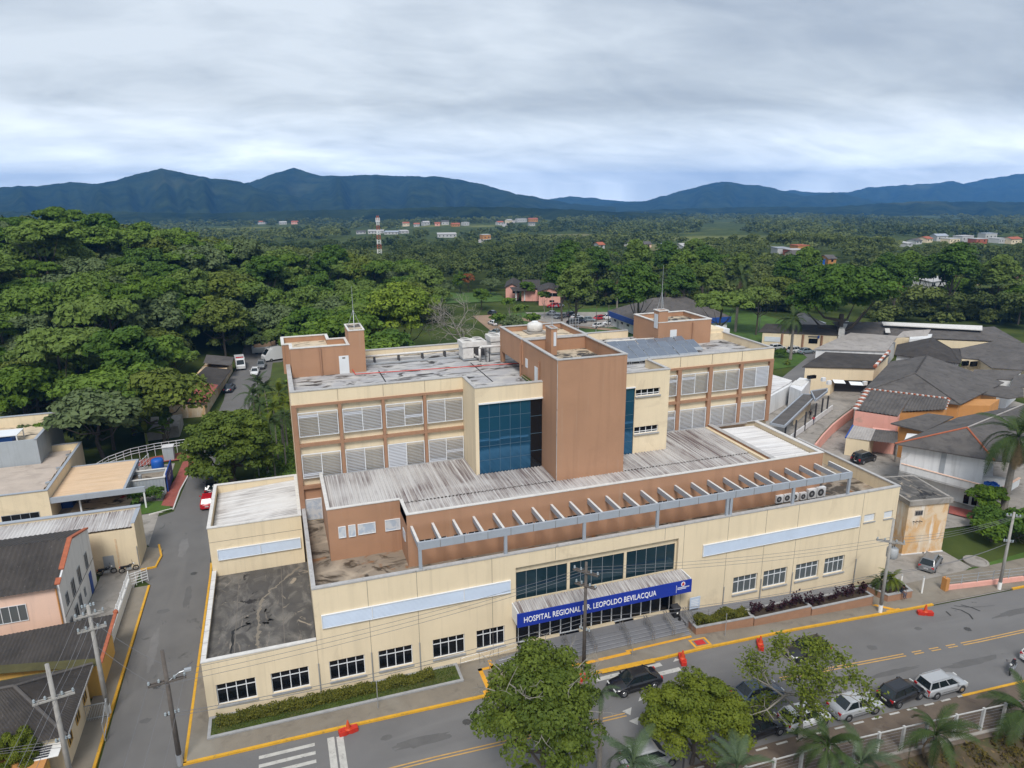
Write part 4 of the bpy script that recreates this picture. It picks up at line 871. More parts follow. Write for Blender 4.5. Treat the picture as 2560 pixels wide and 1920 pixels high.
part(MB().prism([(8.9,23.7),(14.5,23.7),(14.5,27),(12.6,27),(12.6,29.6),(8.15,29.6),(8.15,26),(8.9,26)], 21.6, 21.65), 'stair_house_roof', 'deck_tan')
part(ring(14.54, 16.26, 23.44, 27.26, 23.65, 23.75, .18), 'shaft_coping', 'coping_white'); part(MB().box(14.7, 16.1, 23.6, 27.1, 23.65, 23.68), 'shaft_roof', 'deck_mould')
part(MB().box(13.45, 14.45, 23.46, 23.5, 19.2, 21.1), 'roof_door', 'door_white'); part(MB().tube((11.65,23.4,19.2),(11.65,23.4,22.1),.1), 'downpipe', 'beam_brown'); part(MB().box(13.8,14.1,23.44,23.46,20.8,20.95),'door_plate','joint')
# lift house, east end
part(MB().box(50.9, 58.2, 23.3, 29.5, 19.1, 21.5), 'lift_house', 'brown'); part(ring(50.9, 58.2, 23.3, 29.5, 21.5, 22.1, .2), 'lift_house_parapet', 'brown'); part(ring(50.85, 58.25, 23.25, 29.55, 22.1, 22.2, .32), 'lift_house_coping', 'coping_white'); part(MB().box(51.1, 58, 23.5, 29.3, 21.5, 21.55), 'lift_house_roof', 'deck_mould')
part(MB().box(50.88, 52.1, 23.28, 24.5, 19.1, 23.5), 'lift_house_shaft', 'brown'); part(ring(50.8, 52.18, 23.2, 24.58, 23.5, 23.6, .16), 'shaft_coping', 'coping_white'); part(MB().box(50.83, 50.88, 23.5, 24.3, 21.4, 23.1), 'shaft_louvre', 'blind_white')
part(MB().box(52.5, 53.4, 23.26, 23.3, 19.2, 21.15), 'roof_door', 'door_white'); part(MB().tube((55.6,23.2,19.2),(55.6,23.2,21.9),.1), 'downpipe', 'beam_brown')
part(MB().box(58.2, 60.98, 24.6, 29.8, 19.1, 20.5), 'rear_plant_room', 'cream'); part(MB().box(61.0, 62.2, 25.0, 27.5, 18.0, 20.3), 'rear_unit', 'white_wall')
# roof joints, curbs
for x in (17.4, 27.5): part(MB().box(x, x+.12, 15.1, 23.4, 19.19, 19.21), 'roof_joint', 'black_rubber')
for x in (12.4, 16.6, 20.6): part(MB().box(x, x+.012, Y0-.056, Y0-.004, 18.9, 20.04), 'render_joint', 'joint')
for x in (48.8, 52.8, 56.7): part(MB().box(x, x+.012, Y0-.056, Y0-.004, 18.9, 20.04), 'render_joint', 'joint')

# ------------------------------------------------------------------ things on the roofs
DK = 19.19
def roofz(c, x, y): return on_z(c, x, y, DK)
# chillers
def chiller(loc, label):
    t = thing('chiller', label, 'chiller', loc, 0, 'rooftop chillers')
    x, y, z = loc
    m_ = MB().box(x-1.3, x+1.3, y-1.0, y+1.0, z+.1, z+.25)
    for dx in (-1.25, 1.15):
        for dy in (-.95, .85): m_.box(x+dx, x+dx+.1, y+dy, y+dy+.1, z+.25, z+1.6)
    part(m_, 'frame', 'grey_metal', t); part(MB().box(x-1.3, x-.1, y-1.0, y+1.0, z+.3, z+1.5).box(x-.1, x+1.3, y+.4, y+1.0, z+.3, z+1.5), 'cabinet', 'coping_white', t)
    tp = part(MB().box(x-1.4, x+1.4, y-1.1, y+1.1, z+1.6, z+2.15), 'top_deck', 'coping_white', t)
    for dx in (-.7, .7):
        for dy in (-.5, .5): part(MB().lathe((x+dx,y+dy,z+2.15), [(.5,0),(.5,.15),(.44,.15),(.42,.03),(.05,.03)], 14), 'fan_ring', 'coping_white', tp); part(MB().lathe((x+dx,y+dy,z+2.2), [(.42,0),(.42,.01)], 14), 'fan_grille', 'dark_metal', tp)
    part(MB().box(x+.1, x+1.2, y-.99, y-.93, z+.5, z+1.3), 'coil', 'dark_metal', t)
p = roofz('Z2', 430, 790); chiller((p[0]-.4, p[1]+1.4, DK), 'white rooftop chiller at the left of the brown tower, nearest the pipes')
chiller((p[0]+3.4, p[1]+3.2, DK), 'white rooftop chiller half hidden behind the corner of the brown tower')
pp = thing('water_pipe', 'thick white insulated pipe run on low supports along the rear roof edge', 'pipe', (17, 26.6, DK))
part(MB().path([(16.3,27.2,DK+.75),(28,27.0,DK+.85),(30.5,26.6,DK+.85)], .13, 8).path([(16.3,27.9,DK+.55),(28,27.8,DK+.6)], .1, 8).path([(28,27,DK+.85),(28.5,24.2,DK+.45),(28.7,23.6,DK+.5)], .13, 8), 'pipe_run', 'coping_white', pp, True)
for x in (17.6, 20.3, 23, 25.6, 28): part(MB().box(x-.06, x+.06, 26.9, 28.0, DK, DK+.66), 'pipe_support', 'dark_metal', pp)
part(MB().box(16.4, 27, 26.2, 26.6, DK, DK+.12), 'cable_tray', 'grey_metal', pp)
pp = thing('chilled_water_pipe', 'white insulated pipe on dark legs leading from the chiller to the tower', 'pipe', (29, 22.6, DK))
part(MB().path([(28.7,23.6,DK+.1),(28.7,23.6,DK+1.5),(28.9,23.5,DK+1.7),(31,23.2,DK+1.7)], .14, 8), 'pipe_run', 'coping_white', pp, True)
for x in (29.3, 29.7): part(MB().box(x, x+.08, 23.3, 23.4, DK, DK+1.55), 'pipe_support', 'dark_metal', pp)
rp = thing('fire_pipe', 'thin red pipe lying across the main roof from stair house to tower', 'pipe', (15, 23, DK))
part(MB().path([(14.75,23.45,DK+.35),(14.9,22.3,DK+.14),(30.9,20.8,DK+.2),(33.5,20.4,DK+.2)], .05, 6), 'pipe_run', 'red_pipe', rp)
for x in (18, 22, 26, 30): part(MB().box(x-.05, x+.05, 21.4+(26-x)*.09-.1, 21.6+(26-x)*.09, DK, DK+.12), 'pipe_support', 'white_metal', rp)
pp = thing('condenser_pipe', 'pair of white pipes on stands behind the solar panels', 'pipe', (40, 22, DK))
part(MB().path([(38.4,21.2,DK+1.2),(44.5,24.4,DK+.9),(50.7,24.0,DK+.9)], .13, 8).path([(38.4,22.6,DK+1.0),(44.5,25.6,DK+.7)], .1, 8), 'pipe_run', 'coping_white', pp, True)
for x, y in ((39.5,21.9),(42,23.2),(44.5,24.6),(48,24.3)): part(MB().box(x-.06, x+.06, y-.2, y+.5, DK, DK+1.0), 'pipe_support', 'dark_metal', pp)
rl = thing('roof_ladder', 'grey ladder hoops rising above the rear edge of the tower', 'ladder', (38.6, 21.5, DK))
m_ = MB()
for i in range(4): m_.tube((38.6+i*.35,21.5,DK), (38.6+i*.35,21.5,DK+4.6), .03)
for z in np.arange(.3, 4.6, .35): m_.tube((38.6,21.5,DK+z), (39.65,21.5,DK+z), .02)
part(m_, 'rails', 'galvanised', rl)
# solar collector field: three sloping rows
rows = [(42.5, 16.6, 8), (43.1, 18.9, 9), (44.0, 21.1, 8)]
idx = 0; words = ['front', 'middle', 'back']
proto = None
for r_i, (xs0, ys0, n_) in enumerate(rows):
    for i in range(n_):
        if proto is None:
            t = thing('solar_panel', '', 'solar panel', (0,0,0), 0, 'solar panels in three rows on the main roof')
            part(MB().slab([(0,0,.35),(1.18,0,.35),(1.18,2.15,1.12),(0,2.15,1.12)], .05), 'panel_face', 'panel_cell', t)
            part(MB().slab([(-.03,-.03,.345),(1.21,-.03,.345),(1.21,2.18,1.115),(-.03,2.18,1.115)], .06), 'panel_frame', 'galvanised', t)
            part(MB().bar((.1,.05,0),(.1,.05,.33),.05,.05).bar((1.1,.05,0),(1.1,.05,.33),.05,.05).bar((.1,2.1,0),(.1,2.1,1.05),.05,.05).bar((1.1,2.1,0),(1.1,2.1,1.05),.05,.05), 'stand', 'galvanised', t); proto = t; o = t
        else: o = copy_tree(proto)
        o.location = (xs0+i*1.27, ys0+i*.02, DK); o.rotation_euler = (rs.uniform(-.05, .05), rs.uniform(-.03, .03), rs.uniform(-.02, .02)); 
        o['label'] = 'solar panel in %s roof row, %s from the tower' % (words[r_i], ['first','second','third','fourth','fifth','sixth','seventh','eighth','ninth'][i])
# water tank on the tower, masts
p = on_z('Z2', 1200, 385, 22.5)
wt = thing('water_tank', 'white plastic water tank on the roof of the brown tower', 'water tank', (p[0], p[1], 22.45))
part(MB().lathe((p[0],p[1],22.6), [(.72,0),(.85,.15),(.85,.7),(.78,.85),(.45,.98),(.3,1.0)], 16), 'tank', 'coping_white', wt, True); part(MB().lathe((p[0],p[1],23.58), [(.36,0),(.36,.1),(.1,.16)], 12), 'lid', 'white_metal', wt); part(MB().box(p[0]-1.1,p[0]+1.1,p[1]-1,p[1]+1,22.45,22.6), 'plinth', 'concrete', wt)
def mast(x, y, z, h, label, leg=1.0):
    t = thing('lightning_mast', label, 'mast', (x, y, z)); part(MB().tube((x,y,z),(x,y,z+h),.04,.015), 'pole', 'galvanised', t)
    for k in range(3):
        an = k*2.1+.4; part(MB().tube((x+leg*math.cos(an),y+leg*math.sin(an),z),(x,y,z+h*.42),.022), 'stay', 'galvanised', t)
mast(15.4, 25.2, 23.68, 4.4, 'thin lightning mast with three stays on the left roof shaft', .8)
mast(34.6, 16.9, 22.45, 5.0, 'thin lightning mast beside the white tank on the tower', .8)
mast(51.5, 23.9, 23.55, 5.3, 'thin lightning mast on the right roof shaft above the solar panels', .5)
# condensing units in the pergola gallery
for i, (x, s) in enumerate(((52.9,.95),(54.0,.95),(55.1,.9),(56.0,.85),(57.1,1.15),(58.25,1.2))):
    a, b_ = on_z('Z4', *[(1300,1265),(1385,1250),(1465,1240),(1555,1230),(1645,1215),(1740,1200)][i], BZ+.05)[:2]
    t = thing('condensing_unit', '%s white air-conditioning condenser in the row under the pergola' % ['leftmost','second from left','third from left','fourth from left','fifth from left','rightmost'][i], 'air conditioner', (a, b_, 7.16), 0, 'condensers under the pergola')
    w, h = .44*s, .85*s
    part(MB().box(a-w, a+w, b_-.18, b_+.18, 7.28, 7.28+h), 'casing', 'white_metal', t); box('foot', 'dark_metal', a-w*.8, a-w*.5, b_-.15, b_+.15, 7.16, 7.28, parent=t); box('foot', 'dark_metal', a+w*.5, a+w*.8, b_-.15, b_+.15, 7.16, 7.28, parent=t)
    g = MB(); g.add([(a-.08+w*.72*math.cos(k*math.pi/8), b_-.186, 7.28+h/2+h*.38*math.sin(k*math.pi/8)) for k in range(16)], [tuple(range(16))[::-1]]); gr = part(g, 'fan_grille', 'dark_metal', t)
    g = MB(); g.add([(a-.08+w*.3*math.cos(k*math.pi/6), b_-.192, 7.28+h/2+h*.16*math.sin(k*math.pi/6)) for k in range(12)], [tuple(range(12))[::-1]]); part(g, 'hub', 'grey_metal', gr)
# ------------------------------------------------------------------ neighbouring buildings
def corrq(A, B, C, D_, pitch, amp, t=.03):
    """corrugated sheet: A-B eave, D-C ridge, ribs from A-B up to D-C"""
    A, B, C, D_ = (np.array(p, float) for p in (A, B, C, D_)); m_ = MB()
    nrm = np.cross(B-A, D_-A); nrm /= np.linalg.norm(nrm)+1e-9
    if nrm[2] < 0: nrm = -nrm
    n_ = max(2, int(np.linalg.norm(B-A)/pitch)); us = [(i+s)/n_ for i in range(n_) for s in (0, .5)]+[1.]
    for k, u in enumerate(us):
        h = nrm*(amp if k % 2 else 0); m_.v += [tuple(A+(B-A)*u+h), tuple(D_+(C-D_)*u+h)]
    m_.f = [(2*i, 2*i+2, 2*i+3, 2*i+1) for i in range(len(us)-1)]; return m_
def wall_window(t, x0, x1, z0, z1, y, nx=2, gl='glass_dark', fm='white_metal', face='y'):
    """window on a wall facing -y (face y) or +x (face x, x0..x1 are then y values)"""
    if face == 'y':
        w = part(MB().box(x0, x1, y-.03, y+.02, z0, z1), 'window', gl, t); m_ = MB(); e_ = .05
        for i in range(nx+1): x = x0+(x1-x0)*i/nx; m_.box(x-e_/2, x+e_/2, y-.07, y-.032, z0, z1)
        m_.box(x0-e_/2, x1+e_/2, y-.071, y-.033, z1, z1+e_).box(x0-e_/2, x1+e_/2, y-.071, y-.033, z0-e_, z0)
    else:
        s = 1 if face == 'x' else -1
        w = part(MB().box(y-.02, y+.03, x0, x1, z0, z1) if s > 0 else MB().box(y-.03, y+.02, x0, x1, z0, z1), 'window', gl, t); m_ = MB(); e_ = .05
        a, b_ = (y+.032, y+.07) if s > 0 else (y-.07, y-.032)
        for i in range(nx+1): x = x0+(x1-x0)*i/nx; m_.box(a, b_, x-e_/2, x+e_/2, z0, z1)
        m_.box(a, b_-.001*s, x0-e_/2, x1+e_/2, z1, z1+e_).box(a, b_-.001*s, x0-e_/2, x1+e_/2, z0-e_, z0)
    part(m_, 'frame', fm, w); return w
# pink and white two-storey house by the side road
t = thing('pink_white_house', 'two-storey house with pink front, white gable side and dark ribbed roof', 'house', (-17, 19, -1))
part(MB().box(-24, -12.6, 14.0, 25.0, -1.3, 4.95), 'pink_wall', 'pink_pale', t)
part(MB().add([(-12.6,14.0,-1.3),(-12.3,14.0,-1.3),(-12.3,25.0,-1.3),(-12.6,25,-1.3),(-12.6,14.0,5.0),(-12.3,14.0,5.0),(-12.3,25,5.0),(-12.6,25,5.0),(-12.6,19.5,6.6),(-12.3,19.5,6.6)],
     [(0,1,5,4),(1,2,6,9,5),(3,0,4,8,7),(2,3,7,6),(4,5,9,8),(6,7,8,9)]), 'gable_wall', 'white_wall', t)
rf = part(corrq((-24,13.6,4.9),(-12.45,13.6,4.9),(-12.45,19.5,6.75),(-24,19.5,6.75),.42,.06), 'roof', 'fibre_cement_dark', t); part(corrq((-12.45,25.3,4.95),(-24,25.3,4.95),(-24,19.5,6.75),(-12.45,19.5,6.75),.42,.06), 'roof_back', 'fibre_cement_dark', t)
for (a, b_) in (((14.0,5.05),(19.5,6.72)),((19.5,6.72),(25.0,5.05))):
    n_ = 16
    for i in range(n_):
        if a[0] < 15 and i in (2,3,4): continue
        y0_, y1_ = a[0]+(b_[0]-a[0])*i/n_, a[0]+(b_[0]-a[0])*(i+.92)/n_; z0_, z1_ = a[1]+(b_[1]-a[1])*i/n_, a[1]+(b_[1]-a[1])*(i+.92)/n_
        part(MB().slab([(-12.62,y0_,z0_+.1),(-12.2,y0_,z0_+.1),(-12.2,y1_,z1_+.14),(-12.62,y1_,z1_+.14)], .12), 'ridge_tile', 'terracotta', t)
wall_window(t, -17.5, -15.0, 2.2, 3.7, 14.0, 4, 'glass_grey'); wall_window(t, -23.0, -20.5, 2.2, 3.7, 14.0, 4, 'glass_grey')
for (a, b_, c_, d_) in ((15.0,15.7,2.3,3.4),(17.0,17.9,2.0,3.5),(19.3,20.2,2.0,3.5),(22.2,23.0,2.0,3.5),(14.9,15.6,-.4,.9),(16.7,17.7,-.3,1.0),(18.4,19.1,-.2,1.2),(20.3,20.7,.1,.9)): wall_window(t, a, b_, c_, d_, -12.3, 2, 'glass_dark', 'grey_metal', 'x')
part(MB().box(-12.3, -12.24, 22.6, 23.4, -1.0, 1.2), 'blue_door', 'blue_paint', t); part(MB().box(-12.3,-12.27,14.05,24.95,1.75,1.8), 'floor_band', 'joint', t); part(MB().tube((-12.55,13.9,-1),(-12.55,13.9,4.8),.07), 'downpipe', 'orange_wall', t)
# dark lean-to roof
t = thing('lean_to_house', 'low house with very dark ribbed roof edged in red tiles beside pavement', 'house', (-13, 8.5, -1))
part(MB().prism([(-22,8.6),(-8.3,5.6),(-8.3,11.3),(-22,10.9)], -1.3, 1.95), 'wall', 'yellow_wall', t)
part(corrq((-22,8.6,2.2),(-7.85,5.3,2.2),(-7.85,11.7,2.6),(-22,11.1,2.6),.30,.05), 'roof', 'fibre_cement_dark', t)
for i in range(14):
    y0_ = 5.3+i*.46; z0_ = 2.2+i*.029; part(MB().slab([(-7.98,y0_,z0_+.12),(-7.72,y0_,z0_+.12),(-7.72,y0_+.46,z0_+.18),(-7.98,y0_+.46,z0_+.18)], .12), 'edge_tile', 'terracotta', t)
part(MB().slab([(-22,7.9,2.24),(-8.0,5.0,2.24),(-8.0,5.9,2.3),(-22,9.0,2.3)], .03), 'mossy_gutter', 'moss_roof', t); part(MB().lathe((-7.85,11.8,2.6), [(.2,0),(.22,.2),(.1,.35)], 8), 'finial', 'terracotta', t)
# hipped house with weathered roof
t = thing('hip_roof_house', 'cream corner house with mossy dark hipped roof and yellow shutters', 'house', (-13, 1, -1))
part(MB().box(-20, -8.85, -2.4, 4.6, -1.3, 2.3), 'wall', 'cream', t)
ev = 2.45; rA, rB = (-20,1.2,4.3), (-12.2,1.2,4.3)
part(corrq((-8.35,5.0,ev),(-20,5.0,ev),rA,rB,.25,.04), 'roof_north', 'fibre_cement_dark', t); part(corrq((-20,-2.9,ev),(-8.35,-2.9,ev),rB,rA,.25,.04), 'roof_south', 'fibre_cement_dark', t); part(corrq((-8.35,-2.9,ev),(-8.35,5.0,ev),rB,rB,.25,.04), 'roof_hip', 'fibre_cement_dark', t)
for a, b_ in ((rB,(-8.35,5.0,ev)),(rB,(-8.35,-2.9,ev)),(rA,rB)): part(MB().tube((a[0],a[1],a[2]+.06),(b_[0],b_[1],b_[2]+.08),.12), 'ridge_cap', 'fibre_cement', t)
part(MB().box(-8.5,-8.3,-2.9,5.0,2.25,2.43), 'gutter', 'coping', t); part(MB().slab([(-20,4.7,2.5),(-8.4,4.7,2.5),(-8.4,5.1,2.5),(-20,5.1,2.5)],.1), 'valley', 'moss_roof', t)
for y in (-1.4, .8, 3.0): wall_window(t, y, y+.9, .4, 1.8, -8.85, 2, 'glass_dark', 'yellow_wall', 'x')
t = thing('yellow_house', 'yellow house at the bottom left corner with white barred window', 'house', (-13, -6, -1))
part(MB().box(-20, -9.6, -9.5, -3.0, -1.3, 1.6), 'wall', 'yellow_wall', t); part(MB().box(-20.2,-9.4,-9.7,-2.95,1.6,1.75), 'roof_slab', 'orange_wall', t)
p = on_z('C6', 360, 1540, 1.75); w = part(MB().box(p[0]-.9,p[0]+.9,p[1]-.6,p[1]+.8,1.752,1.8), 'skylight_frame', 'white_paint', t)
for i in range(5): part(MB().box(p[0]-.75,p[0]+.3,p[1]-.5+i*.24,p[1]-.36+i*.24,1.8,1.83), 'skylight_bar', 'dark_metal', w)
# white garden wall with railing, gates
t = thing('white_wall_fence', 'low white wall with metal railing along the left pavement', 'fence', (-8.75, 17, -1))
part(MB().box(-8.95,-8.7,12.4,22.4,-1.2,.15), 'wall', 'white_paint', t)
for z in (.35,.6,.85): part(MB().bar((-8.82,14.2,z),(-8.82,22.4,z),.04,.05), 'rail', 'white_metal', t)
for y in np.arange(14.2, 22.6, 2.05): part(MB().box(-8.86,-8.78,y-.04,y+.04,.15,1.0), 'post', 'white_metal', t)
t = thing('driveway_gate', 'white tubular gate standing open across the forecourt', 'gate', (-8, 22.6, -1))
for z in (-.6,-.3,0,.3,.55): part(MB().tube((-8.8,22.5,z),(-7.3,23.3,z-.05),.03), 'rail', 'white_metal', t)
for k in range(4): part(MB().tube((-8.8+k*.5,22.5+k*.267,-.9),(-8.8+k*.5,22.5+k*.267,.6),.03), 'upright', 'white_metal', t)
t = thing('bar_gate', 'grey vertical bar gate beside the cream corner house', 'gate', (-8.2, 1.5, -1))
for y0_, y1_ in ((.2,2.7),):
    for k in range(14): part(MB().tube((-8.75+k*.11,2.75-k*.002,-.9),(-8.75+k*.11,2.75-k*.002,.5),.02,n=5), 'bar', 'galvanised', t)
    for z in (-.7,.45): part(MB().bar((-8.8,2.75,z),(-7.3,2.72,z),.05,.06), 'rail', 'galvanised', t)
    part(MB().box(-7.35,-7.22,2.66,2.8,-.9,.75), 'post', 'galvanised', t); part(MB().bar((-7.28,2.7,.6),(-7.05,.1,.6),.05,.06).bar((-7.28,2.7,-.6),(-7.05,.1,-.6),.05,.06).bar((-7.05,.1,-.9),(-7.05,.1,.7),.06,.06), 'side_frame', 'galvanised', t)

# cream clinic west of the side road
t = thing('clinic_front_block', 'cream single-storey block with stained corrugated roof behind the motorcycles', 'building', (-15, 29, -1))
part(MB().box(-24, -8.5, 26.9, 31.2, -1.3, 3.5), 'wall', 'cream', t); part(MB().box(-24,-8.5,30.9,31.25,3.5,4.25).box(-8.75,-8.5,26.9,30.9,3.5,4.1), 'parapet', 'cream', t)
part(MB().box(-24,-8.44,30.8,31.35,4.25,4.33).box(-8.85,-8.44,26.9,30.8,4.1,4.18), 'coping', 'steel_blue_grey', t)
part(corrq((-24,26.85,3.75),(-8.7,26.85,3.75),(-8.7,30.85,4.0),(-24,30.85,4.0),.33,.07), 'roof', 'corrugated_y', t)
part(MB().box(-11.9,-10.9,26.84,26.9,-.9,.8), 'meter_door', 'grey_metal', t); part(MB().tube((-8.6,26.8,-1),(-8.6,26.8,1.5),.04), 'downpipe', 'galvanised', t); part(MB().box(-10.55,-10.4,26.86,26.9,-1,2.6), 'stain_strip', 'cream_stained', t)
t = thing('clinic_main_block', 'cream clinic block with panelled beige roof behind its parapet', 'building', (-28, 50, -1))
part(MB().box(-40, -20.3, 42.3, 60, -1.3, 2.2), 'wall', 'cream', t)
part(MB().box(-40,-20.55,42.3,42.5,2.2,3.1).box(-20.55,-20.3,42.3,60,2.2,3.1).box(-40,-20.55,59.7,60,2.2,3.1), 'parapet', 'cream', t); part(MB().box(-40,-20.25,42.2,42.55,3.1,3.18).box(-20.6,-20.25,42.55,60.05,3.1,3.18).box(-40,-20.6,59.65,60.05,3.1,3.18), 'coping', 'steel_blue_grey', t)
for i in range(7):
    y0_ = 43+i*2.2; part(MB().slab([(-40,y0_,2.45),(-21.3,y0_,2.45),(-21.3,y0_+2.1,2.62),(-40,y0_+2.1,2.62)], .08), 'roof_panel', 'beige_roof', t)
for y in (45, 50, 55): part(MB().lathe((-20.9,y,2.4),[(.2,0),(.2,.5),(.32,.55),(.32,.75)],10), 'roof_vent', 'galvanised', t)
wall_window(t, -25.5, -21.6, -.4, .5, 42.3, 4, 'glass_dark', 'grey_metal')
t = thing('clinic_rear_block', 'tall grey-clad plant building with open roof deck at the far left', 'building', (-32, 60, -1))
part(MB().box(-48,-24,54.2,66,-1.3,4.6), 'wall', 'grey_wall', t); part(MB().box(-48,-24.2,54.2,54.4,4.6,6).box(-24.2,-24,54.2,66,4.6,6), 'cladding', 'grey_wall', t); part(MB().box(-48,-24.2,65.7,66,4.6,6.2), 'parapet', 'cream', t)
part(MB().box(-48,-23.9,65.6,66.1,6.2,6.28).box(-24.3,-23.9,54.1,65.6,6.0,6.08), 'coping', 'steel_blue_grey', t); part(MB().box(-48,-24.2,54.4,65.7,4.6,4.65), 'roof_deck', 'deck_tan', t)
part(MB().box(-33,-27,57,60,5.9,6.0), 'shelter_roof', 'white_metal', t)
for x in (-32.8,-29.9,-27.1):
    for y in (57.1,59.9): part(MB().box(x-.06,x+.06,y-.06,y+.06,4.65,5.9), 'shelter_post', 'white_metal', t)
part(MB().box(-31,-28,58,59.5,4.65,5.4), 'plant_unit', 'tank_blue', t); part(MB().box(-35,-32,61.5,64,4.65,5.6), 'plant_unit', 'grey_metal', t)
t = thing('ambulance_canopy', 'tan flat-roofed drive-through canopy with grey fascia and white posts', 'canopy', (-15, 47, -1))
part(MB().box(-20.2,-12.4,42.7,53,1.75,1.88), 'roof', 'tan_roof', t); part(MB().box(-20.3,-9.9,42.4,42.7,1.3,1.98).box(-12.4,-12.1,42.7,53.2,1.5,1.98).box(-20.3,-12.4,53,53.25,1.5,1.98), 'fascia', 'steel_blue_grey', t)
for x, y in ((-10.1,42.6),(-17.5,43.6),(-12.3,52.8),(-17.3,48)): part(MB().box(x-.09,x+.09,y-.09,y+.09,-1.1,1.3), 'post', 'white_metal', t)
part(MB().box(-20.25,-19.0,46,50,-1,1.2), 'blue_partition', 'blue_paint', t); part(MB().box(-19,-11,44.5,52.5,-1,-.985), 'floor', 'deck_tan', t); part(MB().box(-13.9,-13.2,47.2,47.45,-.985,-.975).box(-13.68,-13.42,46.9,47.75,-.985,-.973), 'painted_cross', 'traffic_red', t)
t = thing('gas_shelter', 'grey ribbed metal enclosure with open top and blue end panel', 'shed', (-10, 48.5, -1))
part(ring(-12.6,-8.2,46.6,50.0,-1.2,1.3,.12), 'wall', 'grey_wall', t)
for x in np.arange(-12.5,-8.3,.4): part(MB().box(x,x+.1,46.56,46.6,-1.1,1.25), 'rib', 'steel_blue_grey', t)
part(ring(-12.7,-8.1,46.5,50.1,1.3,1.4,.3), 'coping', 'coping_white', t); part(MB().box(-12.5,-8.3,46.7,49.9,.9,.95), 'floor', 'deck_podium', t); part(MB().box(-8.12,-7.98,46.9,52.2,-.9,1.7), 'sign_panel', 'blue_paint', t); part(MB().box(-7.975,-7.97,48.2,50.8,.6,.75).box(-7.975,-7.97,48.2,50.2,.25,.4), 'sign_lettering', 'white_letter', t)
part(MB().lathe((-11.2,47.4,.95),[(.22,0),(.22,.8),(.1,.85)],10), 'vent', 'galvanised', t)
t = thing('blue_tank', 'bright blue water tank behind the grey metal enclosure', 'tank', (-10.3,55.5,-1)); part(MB().box(-11.1,-9.5,54.8,56.4,-1,-.7), 'stand', 'white_metal', t); part(MB().lathe((-10.3,55.6,-.7),[(.75,0),(.85,.3),(.85,1.2),(.75,1.5),(.3,1.6)],14), 'vessel', 'tank_blue', t, True)
t = thing('ramp_railing', 'white railing curving along the raised ramp beside the wood', 'railing', (-12,62,-1))
pts = [(-18.5,55),(-17,58.5),(-14.5,61),(-11.5,62.2),(-8.5,62.6),(-6,62.8)]
for z in (.1,.5,.95): part(MB().path([(a,b_,z) for a,b_ in pts], .045), 'rail', 'white_metal', t)
for a,b_ in resample(pts, 1.3): part(MB().tube((a,b_,-1),(a,b_,.95),.04), 'post', 'white_metal', t)
sheet('clinic_ramp', [(-18.6,54.5),(-17,58),(-14.3,60.5),(-11.5,61.7),(-6,62.2)], [(-15.5,54),(-14.5,56.5),(-13,58),(-11,58.8),(-6.5,59)], .12, 'red_paving', nlat=2)
t = thing('ramp_fence', 'white upright railing panels beside the grey enclosure', 'railing', (-11,53,-1))
for z in (-.5,.1,.7): part(MB().path([(-13.6,51,z),(-11.8,58.5,z)], .04), 'rail', 'white_metal', t)
for k in range(9): part(MB().tube((-13.6+k*.225,51+k*.94,-1),(-13.6+k*.225,51+k*.94,.8),.04), 'post', 'white_metal', t)
t = thing('utility_cabinet', 'grey utility cabinet on the red ramp near the big round tree', 'cabinet', (-9,60,-1)); part(MB().box(-10,-8.6,59.3,60.5,-.9,1.1), 'cabinet_body', 'grey_wall', t); part(MB().box(-10.1,-8.5,59.2,60.6,1.1,1.2), 'lid', 'white_wall', t)
t = thing('workshop_shed', 'long low shed with dark and rust-red roof beside the rear road', 'shed', (-9,95,-1))
part(MB().prism([(-5.7,80.5),(-2.4,113),(-7.5,114.5),(-11.5,81)], -1.3, 1.3), 'wall', 'cream_stained', t); part(MB().slab([(-5.4,80,1.5),(-2.1,104,1.5),(-7.0,105,2.3),(-11.5,81,2.3)], .1), 'roof', 'fibre_cement_dark', t); part(MB().slab([(-5.3,80.1,1.56),(-4.0,92,1.56),(-8.2,92.5,2.36),(-11.3,81,2.36)], .03), 'rust_roof_section', 'red_paving', t); part(MB().slab([(-2.2,106,1.9),(-1.9,114,1.9),(-7.5,115,2.7),(-7.6,107,2.7)], .1), 'roof_end', 'fibre_cement', t)
for k in range(9): part(MB().box(-5.85+k*.36-.06,-5.6+k*.36,82+k*3.5,82.3+k*3.5,-1,1.35), 'pilaster', 'cream', t)
part(MB().prism([(-14,70),(-9,70.5),(-9,77),(-14,77)], -1.2, .8), 'low_wing', 'concrete', t)
# ------------------------------------------------------------------ east: older wards and service buildings
def PZ(c, x, y, z): return tuple(on_z(c, x, y, z))
def roofed(name, label, cat, faces, walls, mroof='fibre_cement', base=-2.4, th=.14):
    """faces: lists of (crop, x, y, z); walls: (material, polygon of (x,y), top)"""
    f0 = faces[0]; c0 = PZ(*(f0[1] if isinstance(f0[0], str) else f0[0])); t = thing(name, label, cat, (c0[0], c0[1], base))
    for f in faces:
        mm = mroof
        if isinstance(f[0], str) and f[0] in MATS: mm, f = f[0], f[1:]
        part(MB().slab([PZ(*q) for q in f], th), 'roof', mm, t)
    for mname, poly, top in walls:
        part(MB().prism([(p[0], p[1]) for p in poly], base, top), 'wall', mname, t)
    return t
def inset(pts, k=.94):
    c_ = np.mean([p[:2] for p in pts], 0); return [tuple(c_+(np.array(p[:2])-c_)*k) for p in pts]
